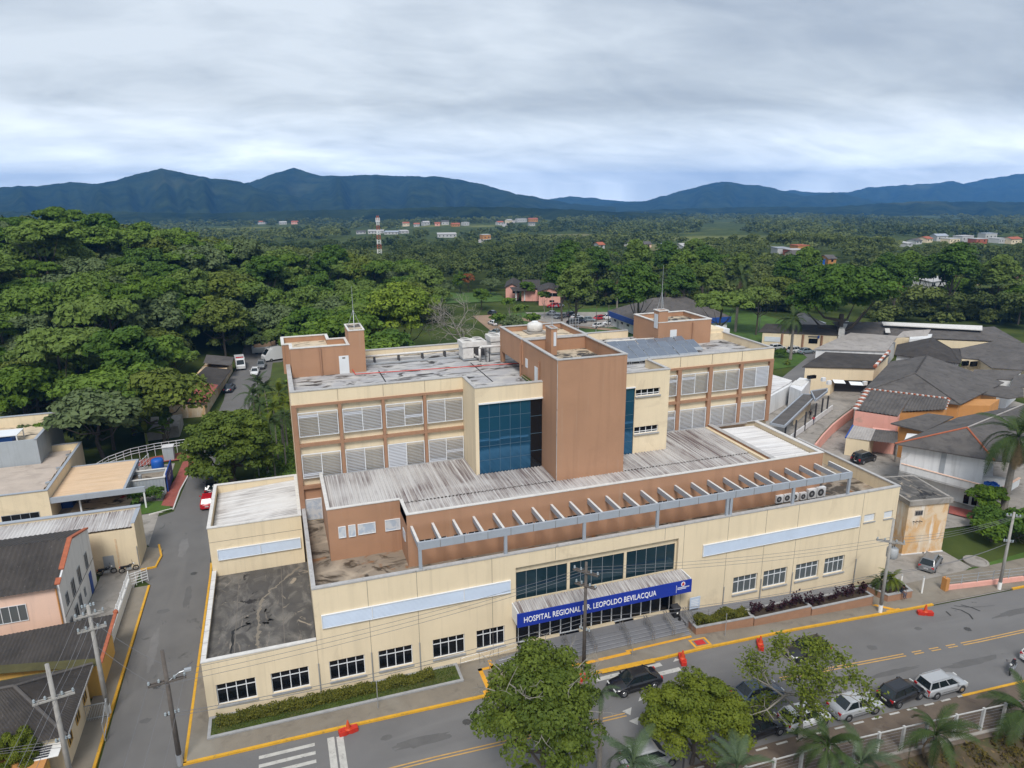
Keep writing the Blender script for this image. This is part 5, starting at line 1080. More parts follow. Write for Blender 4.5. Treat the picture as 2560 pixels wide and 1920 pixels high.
# white ward with balcony
ev1, ev2, rg1, rg2 = ('Z6',650,755,4.0), ('Z6',1830,955,4.0), ('Z6',1505,565,6.0), ('Z6',2180,290,6.2)
farL, farR = ('Z6',1400,440,4.4), ('Z6',2500,1000,4.0)
t = roofed('white_ward', 'white two-storey ward with balcony and dark hipped roof edged in red', 'building',
   [[ev1,ev2,rg1],[ev1,rg1,rg2,farL],[rg1,ev2,farR,rg2]], [], 'fibre_cement')
e1, e2 = np.array(PZ(*ev1)), np.array(PZ(*ev2)); d_ = (e2-e1)/np.linalg.norm(e2-e1); nrm = np.array([-d_[1], d_[0], 0]); nrm = nrm if nrm[0] > 0 else -nrm
wl1, wl2 = e1+d_*.9+nrm*.9, e2-d_*.9+nrm*.9
part(MB().prism([tuple(wl1[:2]), tuple(wl2[:2]), tuple((wl2+nrm*8)[:2]), tuple((wl1+nrm*5)[:2])], -2.4, 3.9), 'wall', 'white_wall', t)
def edge_cap(a, b_, mname, t, r=.1): part(MB().tube((a[0],a[1],a[2]+.05),(b_[0],b_[1],b_[2]+.05), r), 'ridge_cap', mname, t)
for a in (ev1, ev2): edge_cap(PZ(*a), PZ(*rg1), 'terracotta', t, .12)
edge_cap(PZ(*rg1), PZ(*rg2), 'fibre_cement_light', t)
b1, b2, b3 = np.array(PZ('Z6',725,990,1.35)), np.array(PZ('Z6',1890,1300,1.35)), np.array(PZ('Z6',2130,1160,1.35))
part(MB().prism([tuple(b1[:2]),tuple(b2[:2]),tuple(b3[:2]),tuple((b3+nrm*2)[:2]),tuple((b1+nrm*3)[:2])], .15, .4), 'balcony_slab', 'white_wall', t)
for a, b_ in ((b1,b2),(b2,b3)):
    part(MB().bar((a[0],a[1],.85),(b_[0],b_[1],.85),.14,1.0), 'balcony_parapet', 'white_wall', t); part(MB().bar((a[0],a[1],1.38),(b_[0],b_[1],1.38),.3,.07), 'balcony_coping', 'pink_pale', t)
lw1, lw2 = b1+nrm*1.5+d_*.8, b2+nrm*1.2-d_*.6
part(MB().prism([tuple(lw1[:2]),tuple(lw2[:2]),tuple((lw2+nrm*12)[:2]),tuple((lw1+nrm*12)[:2])], -2.4, .2), 'lower_wall', 'white_wall', t)
part(MB().bar(tuple((wl1+d_*4.6-nrm*.03)[:2])+(2.2,), tuple((wl1+d_*5.2-nrm*.03)[:2])+(2.2,), .06, 3.2), 'downpipe_recess', 'grey_metal', t)
for k in range(3): q = lw2-d_*(.5+k*.9)-nrm*.03; part(MB().bar((q[0],q[1],-1.2),tuple((q-d_*.6)[:2])+(-1.2,),.06,1.2), 'window', 'glass_dark', t)
for (x, y, s) in ((1210,690,.2),(1310,715,.2),(1365,725,.15),(1200,752,.18),(1235,790,.2),(1515,755,.15),(1680,885,.25),(1740,810,.2)):
    p = np.array(PZ('Z6',x,y,4.9)); k = (p-e1)@nrm; p = np.array(PZ('Z6',x,y,4.0+np.clip(k/8.5,0,1)*2+.05)); part(MB().box(p[0]-s/2,p[0]+s/2,p[1]-s/2,p[1]+s/2,p[2]-.2,p[2]+.25), 'roof_patch', 'coping_white', t)
q0, q1 = np.array(PZ('Z6',1290,1555,-2)), np.array(PZ('Z6',1650,1640,-2)); sheet('red_apron', [tuple((q0-nrm*.5)[:2]),tuple((q1-nrm*.5)[:2])], [tuple((q0+nrm*2.2)[:2]),tuple((q1+nrm*2.2)[:2])], .2, 'red_paving', nlat=2)
for i, c_ in enumerate(((1750,1235),(1815,1238),(1840,1262))):
    p = PZ('Z6', c_[0], c_[1], .45); k = thing('blue_crate', '%s blue crate left on the white balcony' % ['left','middle','right'][i], 'crate', (p[0],p[1],.4), 0, 'crates on the balcony'); part(ring(p[0]-.35,p[0]+.35,p[1]-.3,p[1]+.3,.4,.75,.05), 'crate_side', 'tank_blue', k); part(MB().box(p[0]-.3,p[0]+.3,p[1]-.25,p[1]+.25,.4,.44), 'crate_floor', 'tank_blue', k)
# pink store with ribbed roof
t = thing('pink_store', 'pink building with striped ribbed roof and red-and-white tiled edges', 'building', PZ('Z6',175,355,3.0))
A_, B_, C_, D_ = (np.array(PZ('Z6',x,y,z)) for x,y,z in ((178,355,2.9),(1240,355,2.9),(1295,228,4.1),(335,112,4.1)))
M2 = np.array(PZ('Z6',690,432,2.9))
part(corrq(A_, M2, D_+(C_-D_)*.55, D_, .55, .12), 'roof', 'fibre_cement', t); N2 = M2+(C_-D_)/np.linalg.norm(C_-D_)*.01+np.array(PZ('Z6',740,372,3.4))*0
part(corrq(np.array(PZ('Z6',735,375,3.3)), np.array(PZ('Z6',1245,352,3.2)), C_, D_+(C_-D_)*.55, .55, .12), 'roof', 'fibre_cement', t)
part(MB().prism([tuple(A_[:2]), tuple(M2[:2]), tuple((M2+(D_-A_)*.9)[:2]), tuple(D_[:2])], -2.4, 2.75), 'wall', 'pink', t); part(MB().prism([tuple(PZ('Z6',700,400,2.9)[:2]), tuple(PZ('Z6',1245,352,3.0)[:2]), tuple(C_[:2]), tuple((D_+(C_-D_)*.5)[:2])], -2.4, 3.0), 'wall', 'orange_wall', t)
for a, b_, n_ in ((A_,D_,12),(D_,C_,30),(B_,C_,8)):
    for i in range(n_):
        p = a+(b_-a)*(i+.5)/n_; s_ = np.linalg.norm(b_-a)/n_*.42; part(MB().box(p[0]-s_,p[0]+s_,p[1]-s_,p[1]+s_,p[2]+.02,p[2]+.22), 'edge_tile', 'terracotta' if i % 2 else 'coping_white', t)
q = np.array(PZ('Z6',270,470,1.2)); part(MB().box(q[0]-.6,q[0]+.4,q[1]-.6,q[1]+.3,.6,1.6), 'wall_unit', 'white_metal', t); part(MB().box(q[0]-.45,q[0]+.1,q[1]-.63,q[1]-.6,.8,1.4), 'wall_unit_grille', 'dark_metal', t)
q = np.array(PZ('Z6',585,490,1.6)); part(MB().box(q[0]-.5,q[0]+.5,q[1]-.25,q[1]+.05,1.1,2.0), 'window', 'glass_dark', t)
# yellow shed and the orange link
t = thing('carport_shed', 'small cream shed with ribbed grey roof and open carport beside dark car', 'shed', (90,30,-2))
a0, a1 = np.array(PZ('E1',735,1125,-2)), np.array(PZ('E1',920,1150,-2)); r0, r1, r2, r3 = (np.array(PZ('E1',x,y,z)) for x,y,z in ((745,1003,.5),(945,1028,.55),(985,935,1.5),(805,903,1.5)))
part(MB().prism([tuple(a0[:2]),tuple(a1[:2]),tuple(r2[:2]),tuple(r3[:2])], -2.3, .5), 'wall', 'cream', t); part(corrq(r0, r1, r2, r3, .35, .06), 'roof', 'fibre_cement_light', t)
part(MB().tube(tuple(r0), tuple(r3), .12), 'blue_barge', 'blue_paint', t); s2, s3 = np.array(PZ('E1',1160,1050,.6)), np.array(PZ('E1',1165,955,1.5)); part(corrq(r1, s2, s3, r2, .35, .06), 'carport_roof', 'fibre_cement', t)
s2b = s2+np.array([.3,-1.2,0]); part(MB().box(s2[0]-.1,s2[0]+.1,s2[1]-.1,s2[1]+.1,-2.2,.5), 'post', 'concrete', t); part(MB().prism([tuple((r2+np.array([0,.3,0]))[:2]),tuple((s3+np.array([0,.3,0]))[:2]),tuple((s3+np.array([1,1.5,0]))[:2]),tuple((r2+np.array([1,1.5,0]))[:2])], -2.3, 1.2), 'back_wall', 'pink', t)
t = roofed('orange_link', 'orange walled link building with low dark roof between the wards', 'building', [[('Z6',600,510,2.9),('Z6',1000,608,2.9),('Z6',1350,432,3.6),('Z6',1045,393,3.6)]], [], 'fibre_cement', th=.2)
po = [PZ('Z6',700,520,2.9),PZ('Z6',1000,600,2.9),PZ('Z6',1350,432,3.3),PZ('Z6',1045,400,3.3)]; part(MB().prism(inset(po,.97), -2.4, 2.8), 'wall', 'orange_wall', t)
q = np.array(PZ('Z6',850,625,1.6)); part(MB().box(q[0]-.8,q[0]+.6,q[1]-.5,q[1],1.2,2.0), 'window', 'glass_dark', t)
# big hipped ward and its neighbours
H1, H2, H3, H4, H5 = ('E1',868,642,3.4), ('E1',1300,490,5.6), ('E1',1395,345,5.6), ('E1',1660,738,3.4), ('E1',1108,393,3.6)
t = roofed('hipped_ward', 'largest dark hipped roof behind the pink store', 'building', [[H1,H4,H2],[H1,H2,H3,H5],[H2,H4,('E1',2010,560,3.6),('E1',1780,480,3.8),H3]], [], 'fibre_cement')
part(MB().prism(inset([PZ(*H1),PZ(*H4),PZ('E1',2000,560,3.6),PZ(*H5)],.95), -2.4, 3.2), 'wall', 'orange_wall', t)
for a, b_ in ((H1,H2),(H2,H3),(H2,H4)): edge_cap(PZ(*a), PZ(*b_), 'fibre_cement_dark' if a == H2 and b_ == H3 else 'fibre_cement', t, .14)
t = roofed('beige_ward', 'beige block with black roof, red-and-white parapet and two awnings', 'building', [['fibre_cement_dark',('E1',400,437,3.5),('E1',978,447,3.5),('E1',1095,342,4.3),('E1',585,318,4.3)]], [], th=.15)
g0, g1, g2, g3 = (np.array(PZ('E1',x,y,3.4)) for x,y in ((425,440),(975,448),(1090,350),(590,330)))
part(MB().prism([tuple(q[:2]) for q in (g0,g1,g2,g3)], .9, 3.35), 'wall', 'cream', t); part(MB().prism([tuple(q[:2]) for q in (g0,g0+(g1-g0)*.4,g3+(g2-g3)*.4,g3)], -2.4, .9), 'lower_wall', 'cream', t); part(MB().prism([tuple((q+np.array([.5,2.5,0]))[:2]) for q in (g0+(g1-g0)*.4,g1,g2,g3)], -2.4, .9), 'carport_back', 'dark_metal', t)
for i in range(9):
    a = g1+(g2-g1)*i/9; b_ = g1+(g2-g1)*(i+.95)/9; part(MB().bar((a[0],a[1],3.6+i*.09),(b_[0],b_[1],3.69+i*.09),.5,.5), 'parapet_block', 'coping_white' if i % 2 else 'terracotta', t)
for (x0_, x1_, yy) in ((640,730,550),(770,870,565)):
    a, b_ = np.array(PZ('E1',x0_,yy,2.0)), np.array(PZ('E1',x1_,yy+5,2.0)); part(MB().slab([(a[0],a[1],2.3),(b_[0],b_[1],2.3),(b_[0]-.3,b_[1]-.9,1.9),(a[0]-.3,a[1]-.9,1.9)], .06), 'awning', 'white_metal', t)
for (x0_, yy) in ((565,530),(610,555),(895,560)): a = PZ('E1',x0_,yy,2.2); part(MB().box(a[0]-.4,a[0]+.4,a[1]-.4,a[1]+.1,1.7,2.4), 'air_conditioner', 'white_metal', t)
a = PZ('E1',480,518,2.6); part(MB().box(a[0]-1,a[0]+.8,a[1]-.2,a[1]+.3,2.3,2.9), 'window', 'glass_dark', t)
t = roofed('grey_hall', 'wide hall with pale grey sheet roof and torn raised ventilator', 'building', [['fibre_cement_light',('Z5',212,350,2.6),('Z5',905,372,2.6),('Z5',1010,228,3.8),('Z5',560,197,3.8)]], [], th=.2)
part(MB().prism(inset([PZ('Z5',212,350,2.6),PZ('Z5',905,372,2.6),PZ('Z5',1010,228,3.8),PZ('Z5',560,197,3.8)],.96), -2.4, 2.4), 'wall', 'white_wall', t)
part(MB().slab([PZ('Z5',990,243,4.2),PZ('Z5',1290,222,4.2),PZ('Z5',1325,165,5.4),PZ('Z5',1060,182,5.4)], .12), 'ventilator_roof', 'fibre_cement_light', t); vb = [PZ('Z5',1115,300,3.0),PZ('Z5',1310,300,3.0),PZ('Z5',1335,230,3.6),PZ('Z5',1120,235,3.6)]; part(MB().prism([q[:2] for q in vb], -2, 4.1), 'ventilator_wall', 'white_wall', t)
t = roofed('middle_ward', 'dark hipped roof ward between the grey hall and largest hipped roof', 'building', [[('Z5',975,405,3.2),('Z5',1610,490,3.2),('Z5',1305,325,4.6)],[('Z5',1305,325,4.6),('Z5',1610,490,3.2),('Z5',1640,345,3.4),('Z5',1520,345,4.4),('Z5',1340,240,4.8)],[('Z5',975,405,3.2),('Z5',1305,325,4.6),('Z5',1340,240,4.8),('Z5',1000,310,3.6)]], [], 'fibre_cement_dark')
part(MB().prism(inset([PZ('Z5',985,405,3.2),PZ('Z5',1600,485,3.2),PZ('Z5',1640,345,3.4),PZ('Z5',1020,315,3.4)],.95), -2.4, 3.0), 'wall', 'white_wall', t)
t = roofed('far_ward', 'long far ward with dark roof and white ridge strip against the trees', 'building', [[('Z5',385,92,4.6),('Z5',860,95,4.8),('Z5',1340,240,3.2),('Z5',500,212,3.0)],[('Z5',860,95,4.8),('Z5',1700,150,4.8),('Z5',2190,285,3.2),('Z5',1340,250,3.2)],[('Z5',1700,150,4.8),('Z5',1930,138,4.2),('Z5',2190,285,3.2)]], [], 'fibre_cement')
part(MB().slab([PZ('Z5',855,92,5.3),PZ('Z5',1815,130,5.3),PZ('Z5',1815,170,4.9),PZ('Z5',870,120,4.9)], .2), 'ridge_strip', 'coping_white', t); part(MB().slab([PZ('Z5',885,155,4.4),PZ('Z5',930,155,4.4),PZ('Z5',940,197,4.0),PZ('Z5',892,197,4.0)], .02), 'roof_patch', 'coping_white', t)
part(MB().prism(inset([PZ('Z5',505,212,3.0),PZ('Z5',1340,250,3.2),PZ('Z5',2180,285,3.2),PZ('Z5',1900,150,4.2),PZ('Z5',400,95,4.4)],.96), -2.4, 2.8), 'wall', 'cream', t)
t = roofed('pale_gable_house', 'small house with pale grey gable roof behind the palm', 'house', [['fibre_cement_light',('Z5',40,20,4.4),('Z5',110,2,5.2),('Z5',335,122,3.0),('Z5',110,118,3.2)]], [], th=.2); part(MB().prism(inset([PZ('Z5',60,60,3),PZ('Z5',300,122,3),PZ('Z5',340,95,3),PZ('Z5',120,30,3)],.9),-2,2.8),'wall','white_wall',t)
t = roofed('cream_office', 'long cream office with dark roof and brown pilasters behind palm', 'building', [['fibre_cement_dark',('E1',50,158,2.9),('E1',690,185,2.9),('E1',700,105,3.9),('E1',110,92,3.9)]], [], th=.15)
o0, o1, o2, o3 = (np.array(PZ('E1',x,y,2.8)) for x,y in ((85,162),(680,187),(715,120),(140,110))); part(MB().prism([tuple(q[:2]) for q in (o0,o1,o2,o3)], -2.4, 2.75), 'wall', 'cream', t)
part(MB().prism([tuple(q[:2]) for q in (o1+(o1-o0)*.01, o1+(o1-o0)*.09, o2+(o1-o0)*.09, o2+(o1-o0)*.01)], -2.4, 4.4), 'gable_parapet', 'coping_white', t)
dd = (o1-o0)/np.linalg.norm(o1-o0); nn = np.array([dd[1],-dd[0],0]); nn = nn if nn[1] < 0 else -nn
for u in (.27,.55,.80): q = o0+(o1-o0)*u+nn*.1; part(MB().bar((q[0],q[1],-1),(q[0],q[1],2.6),.4,.4), 'pilaster', 'beam_brown', t)
for u, w_ in ((.03,.22),(.63,.12)):
    a, b_ = o0+(o1-o0)*u+nn*.06, o0+(o1-o0)*(u+w_)+nn*.06; part(MB().bar((a[0],a[1],1.2),(b_[0],b_[1],1.2),.06,1.2), 'window', 'glass_dark' if u > .1 else 'blind_white', t)
for k in range(9): a = o0+(o1-o0)*(.62+k*.014)+nn*.08; part(MB().bar((a[0],a[1],2.25),tuple((a+dd*.25)[:2])+(2.25,),.03,.3), 'lettering', 'joint', t)
p = o0+(o1-o0)*.76+nn*.08; part(MB().box(p[0]-.35,p[0]+.35,p[1]-.04,p[1],1.9,2.6), 'emblem', 'blue_paint', t)
t = roofed('east_ward', 'rightmost cluster of dark hipped roofs with pale green gable wall', 'building', [[('Z5',1600,345,4.0),('Z5',1620,440,3.2),('Z5',1780,450,3.2),('Z5',1960,270,5.0)],[('Z5',1960,270,5.0),('Z5',1780,450,3.4),('Z5',1900,530,3.2),('Z5',2300,330,5.0),('Z5',2260,300,5.0)],[('Z5',2300,330,5.0),('Z5',1900,530,3.2),('Z5',2300,560,3.4)]], [], 'fibre_cement')
part(MB().prism(inset([PZ('Z5',1610,440,3.2),PZ('Z5',1790,450,3.2),PZ('Z5',1900,530,3.2),PZ('Z5',2350,560,3.2),PZ('Z5',2350,340,3.2),PZ('Z5',1640,345,3.2)],.96), -2.4, 3.0), 'wall', 'cream', t)
for u in ((1610,485),(1690,490)): p = PZ('Z5',u[0]+25,u[1],2.3); part(MB().box(p[0]-.8,p[0]+.8,p[1]-.6,p[1]-.2,1.8,2.8), 'window', 'glass_dark', t)
t = roofed('courtyard_ward', 'white walled ward with dark windows under low grey roofs at right', 'building', [[('Z5',1690,632,3.2),('Z5',2090,645,3.2),('Z5',2200,560,3.8),('Z5',1740,545,3.8)],[('Z5',1480,740,3.0),('Z5',1960,770,2.8),('Z5',2212,810,2.8),('Z5',2212,730,3.6),('Z5',1700,660,3.2)],[('Z5',2070,720,3.2),('Z5',2300,720,3.2),('Z5',2300,570,3.8),('Z5',2120,610,3.8)]], [], 'fibre_cement')
cw = [PZ('Z5',1690,640,3.1),PZ('Z5',2090,650,3.1),PZ('Z5',2190,570,3.1),PZ('Z5',1740,560,3.1)]; part(MB().prism(inset(cw,.97), -2.4, 3.0), 'wall', 'white_wall', t)
for u in ((1820,700),(1960,705)): p = PZ('Z5',u[0]+40,u[1],1.6); part(MB().box(p[0]-.9,p[0]+.9,p[1]-.5,p[1]-.1,.6,2.6), 'window', 'glass_teal', t)
# low front ward roof below the ridge of the white ward
t = roofed('front_ward_annex', 'dark lean-to roof joining the white ward and orange link', 'building', [[('Z6',1300,100,3.2),('Z6',2000,215,3.2),('Z6',2180,190,3.6),('Z6',2180,130,3.8),('Z6',1480,70,3.6)]], [], 'fibre_cement', th=.2)
part(MB().prism(inset([PZ('Z6',1310,290,3.0),PZ('Z6',1780,300,3.0),PZ('Z6',1900,220,3.0),PZ('Z6',1420,215,3.0)],.98), -2.4, 2.9), 'wall', 'orange_wall', t)
# covered walkway
t = thing('covered_walkway', 'covered walkway with two grey roof sections stepping uphill', 'walkway', (90,42,-2))
for pts_ in (((145,888),(258,912),(515,662),(407,655)),((505,705),(600,632),(600,612),(470,632))):
    z = 1.15 if pts_[0][0] < 200 else 1.5
    P4 = [np.array(PZ('E1',x,y,z)) for x,y in pts_]; sl = part(MB().slab([tuple(q) for q in P4], .1), 'roof_section', 'fibre_cement', t)
    for a, b_ in zip(P4, P4[1:]+P4[:1]): part(MB().bar((a[0],a[1],z-.05),(b_[0],b_[1],z-.05),.2,.36), 'fascia', 'steel_blue_grey', sl)
for x, y in ((340,1005),(418,935),(500,862),(552,820),(595,800),(265,960)):
    p = PZ('E1',x,y,-2); part(MB().box(p[0]-.1,p[0]+.1,p[1]-.1,p[1]+.1,-2.2,1.1), 'post', 'dark_metal', t)
a, b_ = PZ('E1',305,1015,-2), PZ('E1',640,770,-2); part(MB().bar((a[0],a[1],-1.75),(b_[0],b_[1],-1.75),.15,.9), 'low_wall', 'white_wall', t)
a, b_ = PZ('E1',330,900,-2), PZ('E1',460,780,-2); part(MB().bar((a[0],a[1],-.6),(b_[0],b_[1],-.6),.15,2.8), 'back_wall', 'cream', t)
a = [PZ('E1',135,915,.9),PZ('E1',262,930,.9),PZ('E1',250,965,.5),PZ('E1',150,925,.5)]
t = thing('ramp_wall', 'pink retaining wall with tubular rail beside the uphill ramp', 'wall', (95,38,-2))
rw = [np.array(PZ('E1',x,y,-.55)) for x,y in ((505,1055),(560,985),(640,900),(720,835),(810,768))]
for a, b_ in zip(rw[:-1], rw[1:]): part(MB().bar((a[0],a[1],-1.4),(b_[0],b_[1],-1.4),.25,1.7), 'wall_panel', 'pink', t); part(MB().tube((a[0],a[1],-.2),(b_[0],b_[1],-.2),.05), 'rail', 'leaf_hedge', t)
t = thing('annex_shed', 'pale annex with ribbed roof and lean-to beside the main block', 'shed', (80,40,-2))
an = [np.array(PZ('E1',x,y,1.2)) for x,y in ((150,650),(165,505),(320,545),(160,670))]
part(MB().slab([PZ('E1',60,700,1.4),PZ('E1',300,565,1.4),PZ('E1',320,545,1.6),PZ('E1',165,500,1.8),PZ('E1',40,560,1.8)], .1), 'roof', 'corrugated_x', t); part(MB().prism([PZ('E1',60,720,1.2)[:2],PZ('E1',300,590,1.2)[:2],PZ('E1',320,560,1.2)[:2],PZ('E1',100,530,1.2)[:2]], -2.2, 1.2), 'wall', 'white_wall', t)
part(MB().prism([PZ('E1',300,600,1.6)[:2],PZ('E1',395,640,1.6)[:2],PZ('E1',470,540,1.6)[:2],PZ('E1',380,530,1.6)[:2]], -2.2, 1.8), 'end_block', 'white_wall', t); part(MB().slab([PZ('E1',310,575,1.9),PZ('E1',400,590,1.9),PZ('E1',465,535,1.9),PZ('E1',345,545,1.9)], .1), 'end_roof', 'coping_white', t)
# substation box
t = thing('substation_box', 'small stained cream substation block with vent grille right of the hospital', 'building', (74,4,-2.2))
part(MB().prism([(71.5,3.4),(76.4,2.6),(77.6,8.6),(72.6,9.6)], -2.6, 4.0), 'wall', 'cream_stained', t); part(MB().prism([(71.3,3.2),(76.6,2.35),(77.8,8.8),(72.4,9.8)], 4.0, 4.55), 'roof_rim', 'concrete', t); part(MB().prism([(71.6,3.5),(76.3,2.75),(77.5,8.5),(72.7,9.5)], 4.55, 4.58), 'roof_deck', 'deck_dark', t)
def fp(u, out=.02): return (71.5+4.9*u+.16*out*0, 3.4-.8*u-out)
a, b_ = fp(.17), fp(.36); part(MB().bar((a[0],a[1],3.0),(b_[0],b_[1],3.0),.08,.6), 'vent_frame', 'concrete', t)
for k in range(3):
    a, b_ = fp(.18+k*.06,.08), fp(.225+k*.06,.08); part(MB().bar((a[0],a[1],3.0),(b_[0],b_[1],3.0),.05,.42), 'vent_blade', 'dark_metal', t)
for k in range(3): a = fp(.16+k*.08,.1); part(MB().tube((a[0],a[1]+.1,2.0),(a[0],a[1]-.25,2.05),.05), 'insulator', 'dark_metal', t)
part(MB().prism([(71.35,3.3),(76.5,2.48),(76.5,2.7),(71.4,3.5)], -2.4, -1.95), 'plinth', 'white_wall', t); part(MB().box(71.6,71.72,6.0,6.6,3.2,3.7), 'side_vent', 'concrete', t)
# rear: blue-banded building, water tower, pink house
t = thing('blue_band_building', 'white building with broad blue fascia and dark hipped roof behind hospital', 'building', (105,120,-1))
bl = [np.array(PZ('Z1',x,y,2.9)) for x,y in ((178,262),(530,390),(1535,330))]; B0, B1, B2 = bl
B3 = B2+(B0-B1)
part(MB().prism([tuple(q[:2]) for q in (inset([B0,B1,B2,B3],.95))], -1.3, 2.0), 'wall', 'white_wall', t)
for a, b_ in ((B0,B1),(B1,B2),(B2,B3),(B3,B0)): part(MB().bar((a[0],a[1],2.5),(b_[0],b_[1],2.5),.3,1.5), 'blue_fascia', 'blue_paint', t)
cc_ = (B0+B1+B2+B3)/4; r1_, r2_ = cc_+(B1-B2)*.18+np.array([0,0,4.6]), cc_-(B1-B2)*.18+np.array([0,0,4.6])
for f in ((B0,B1,r1_),(B1,B2,r2_,r1_),(B2,B3,r2_),(B3,B0,r1_,r2_)): part(MB().slab([tuple(np.array(q)+np.array([0,0,.35])) for q in f], .1), 'roof', 'fibre_cement', t)
dB = (B1-B0)/np.linalg.norm(B1-B0)
nB = np.array([dB[1], -dB[0], 0]); nB = nB if nB[0] < 0 else -nB
I0 = np.array(inset([B0,B1,B2,B3],.95)[0]+(0,)); I1 = np.array(inset([B0,B1,B2,B3],.95)[1]+(0,))
for u in (.12,.35,.55,.8): q = I0+(I1-I0)*u+nB*.04; part(MB().bar((q[0],q[1],.9),tuple((q+dB*1.3)[:2])+(.9,),.06,.6), 'window', 'glass_dark', t)
q = I0+(I1-I0)*.22+nB*.05; part(MB().bar((q[0],q[1],-.1),tuple((q+dB*1.1)[:2])+(-.1,),.06,1.9), 'door', 'grey_metal', t)
t = thing('water_tower', 'old concrete hexagonal water tank on legs behind the lift house', 'water tower', PZ('Z1',1010,262,-1))
wc = np.array(PZ('Z1',1020,170,5.0)); 
part(MB().lathe((wc[0],wc[1],4.2),[(1.9,0),(2.2,.25),(2.2,.4),(1.85,.45),(1.85,1.6),(2.0,1.65),(2.0,1.8),(.3,2.15)],6), 'tank', 'cream_stained', t)
for k in range(4): an = k*math.pi/2+.5; part(MB().box(wc[0]+1.5*math.cos(an)-.16,wc[0]+1.5*math.cos(an)+.16,wc[1]+1.5*math.sin(an)-.16,wc[1]+1.5*math.sin(an)+.16,-1.2,4.2), 'leg', 'concrete', t)
t = thing('pink_house', 'pink house with dark gabled roofs at the edge of the trees', 'house', (92,180,-1))
def frontbox(t, c, x0, x1, yb, ztop, depth, mname, name='wall', z=-1):
    a, b_ = np.array(PZ(c,x0,yb,z)), np.array(PZ(c,x1,yb,z)); d = (b_-a)/np.linalg.norm(b_-a); n_ = np.array([-d[1],d[0],0]); part(MB().prism([tuple(a[:2]),tuple(b_[:2]),tuple((b_+n_*depth)[:2]),tuple((a+n_*depth)[:2])], z-.4, ztop), name, mname, t); return a, b_, n_, d
def gablebox(t, a, b_, n_, depth, z0, z1, mroof, over=.4, mwall=None):
    m_ = (a+b_)/2; d = (b_-a)/np.linalg.norm(b_-a); A_, B_ = a-d*over-n_*over, b_+d*over-n_*over; M_ = m_-n_*over; k = n_*(depth+2*over)
    zf = lambda p, z: (p[0], p[1], z)
    part(MB().slab([zf(A_,z0),zf(M_,z1),zf(M_+k,z1),zf(A_+k,z0)], .12), 'roof', mroof, t); part(MB().slab([zf(M_,z1),zf(B_,z0),zf(B_+k,z0),zf(M_+k,z1)], .12), 'roof', mroof, t)
    if mwall: part(MB().add([zf(a,z0-.1),zf(b_,z0-.1),zf(m_,z1-.2),zf(a+n_*.2,z0-.1),zf(b_+n_*.2,z0-.1),zf(m_+n_*.2,z1-.2)],[(0,1,2),(5,4,3),(0,2,5,3),(2,1,4,5)]), 'gable', mwall, t)
a, b_, n_, d = frontbox(t,'Y5',168,385,735,3.0,16,'pink'); gablebox(t,a,b_,n_,16,3.0,4.5,'fibre_cement_dark',.5,'pink'); q=a+d*2.4-n_*.05; part(MB().bar((q[0],q[1],1.6),tuple((q+d*2.6)[:2])+(1.6,),.1,1.3),'window','glass_dark',t)
a, b_, n_, d = frontbox(t,'Y5',740,1110,840,3.4,14,'pink'); gablebox(t,a,b_,n_,14,3.4,4.7,'fibre_cement_dark',.5,'pink')
q=a+d*3.0-n_*.05; part(MB().bar((q[0],q[1],2.4),tuple((q+d*3.6)[:2])+(2.4,),.1,1.1),'window','glass_dark',t); q=a+d*3.6-n_*.05; part(MB().bar((q[0],q[1],.2),tuple((q+d*1.6)[:2])+(.2,),.1,.6),'window','glass_dark',t)
a, b_, n_, d = frontbox(t,'Y5',440,760,760,2.4,14,'pink'); part(MB().slab([tuple(a[:2])+(3.2,),tuple(b_[:2])+(3.2,),tuple((b_+n_*9)[:2])+(5.0,),tuple((a+n_*9)[:2])+(5.0,)],.12),'roof','fibre_cement_dark',t)
for u in (0,3.2): q=np.array(PZ('Y5',345,770,-1))+np.array([u,0,0]); part(MB().box(q[0]-.2,q[0]+.2,q[1]-.2,q[1]+.2,-1.2,2.6),'porch_post','white_wall',t)
q=np.array(PZ('Y5',380,770,-1)); part(MB().slab([(q[0]-2,q[1]-1,2.6),(q[0]+5,q[1]-1.5,2.6),(q[0]+5,q[1]+3,3.4),(q[0]-2,q[1]+3,3.4)],.12),'porch_roof','fibre_cement_dark',t)
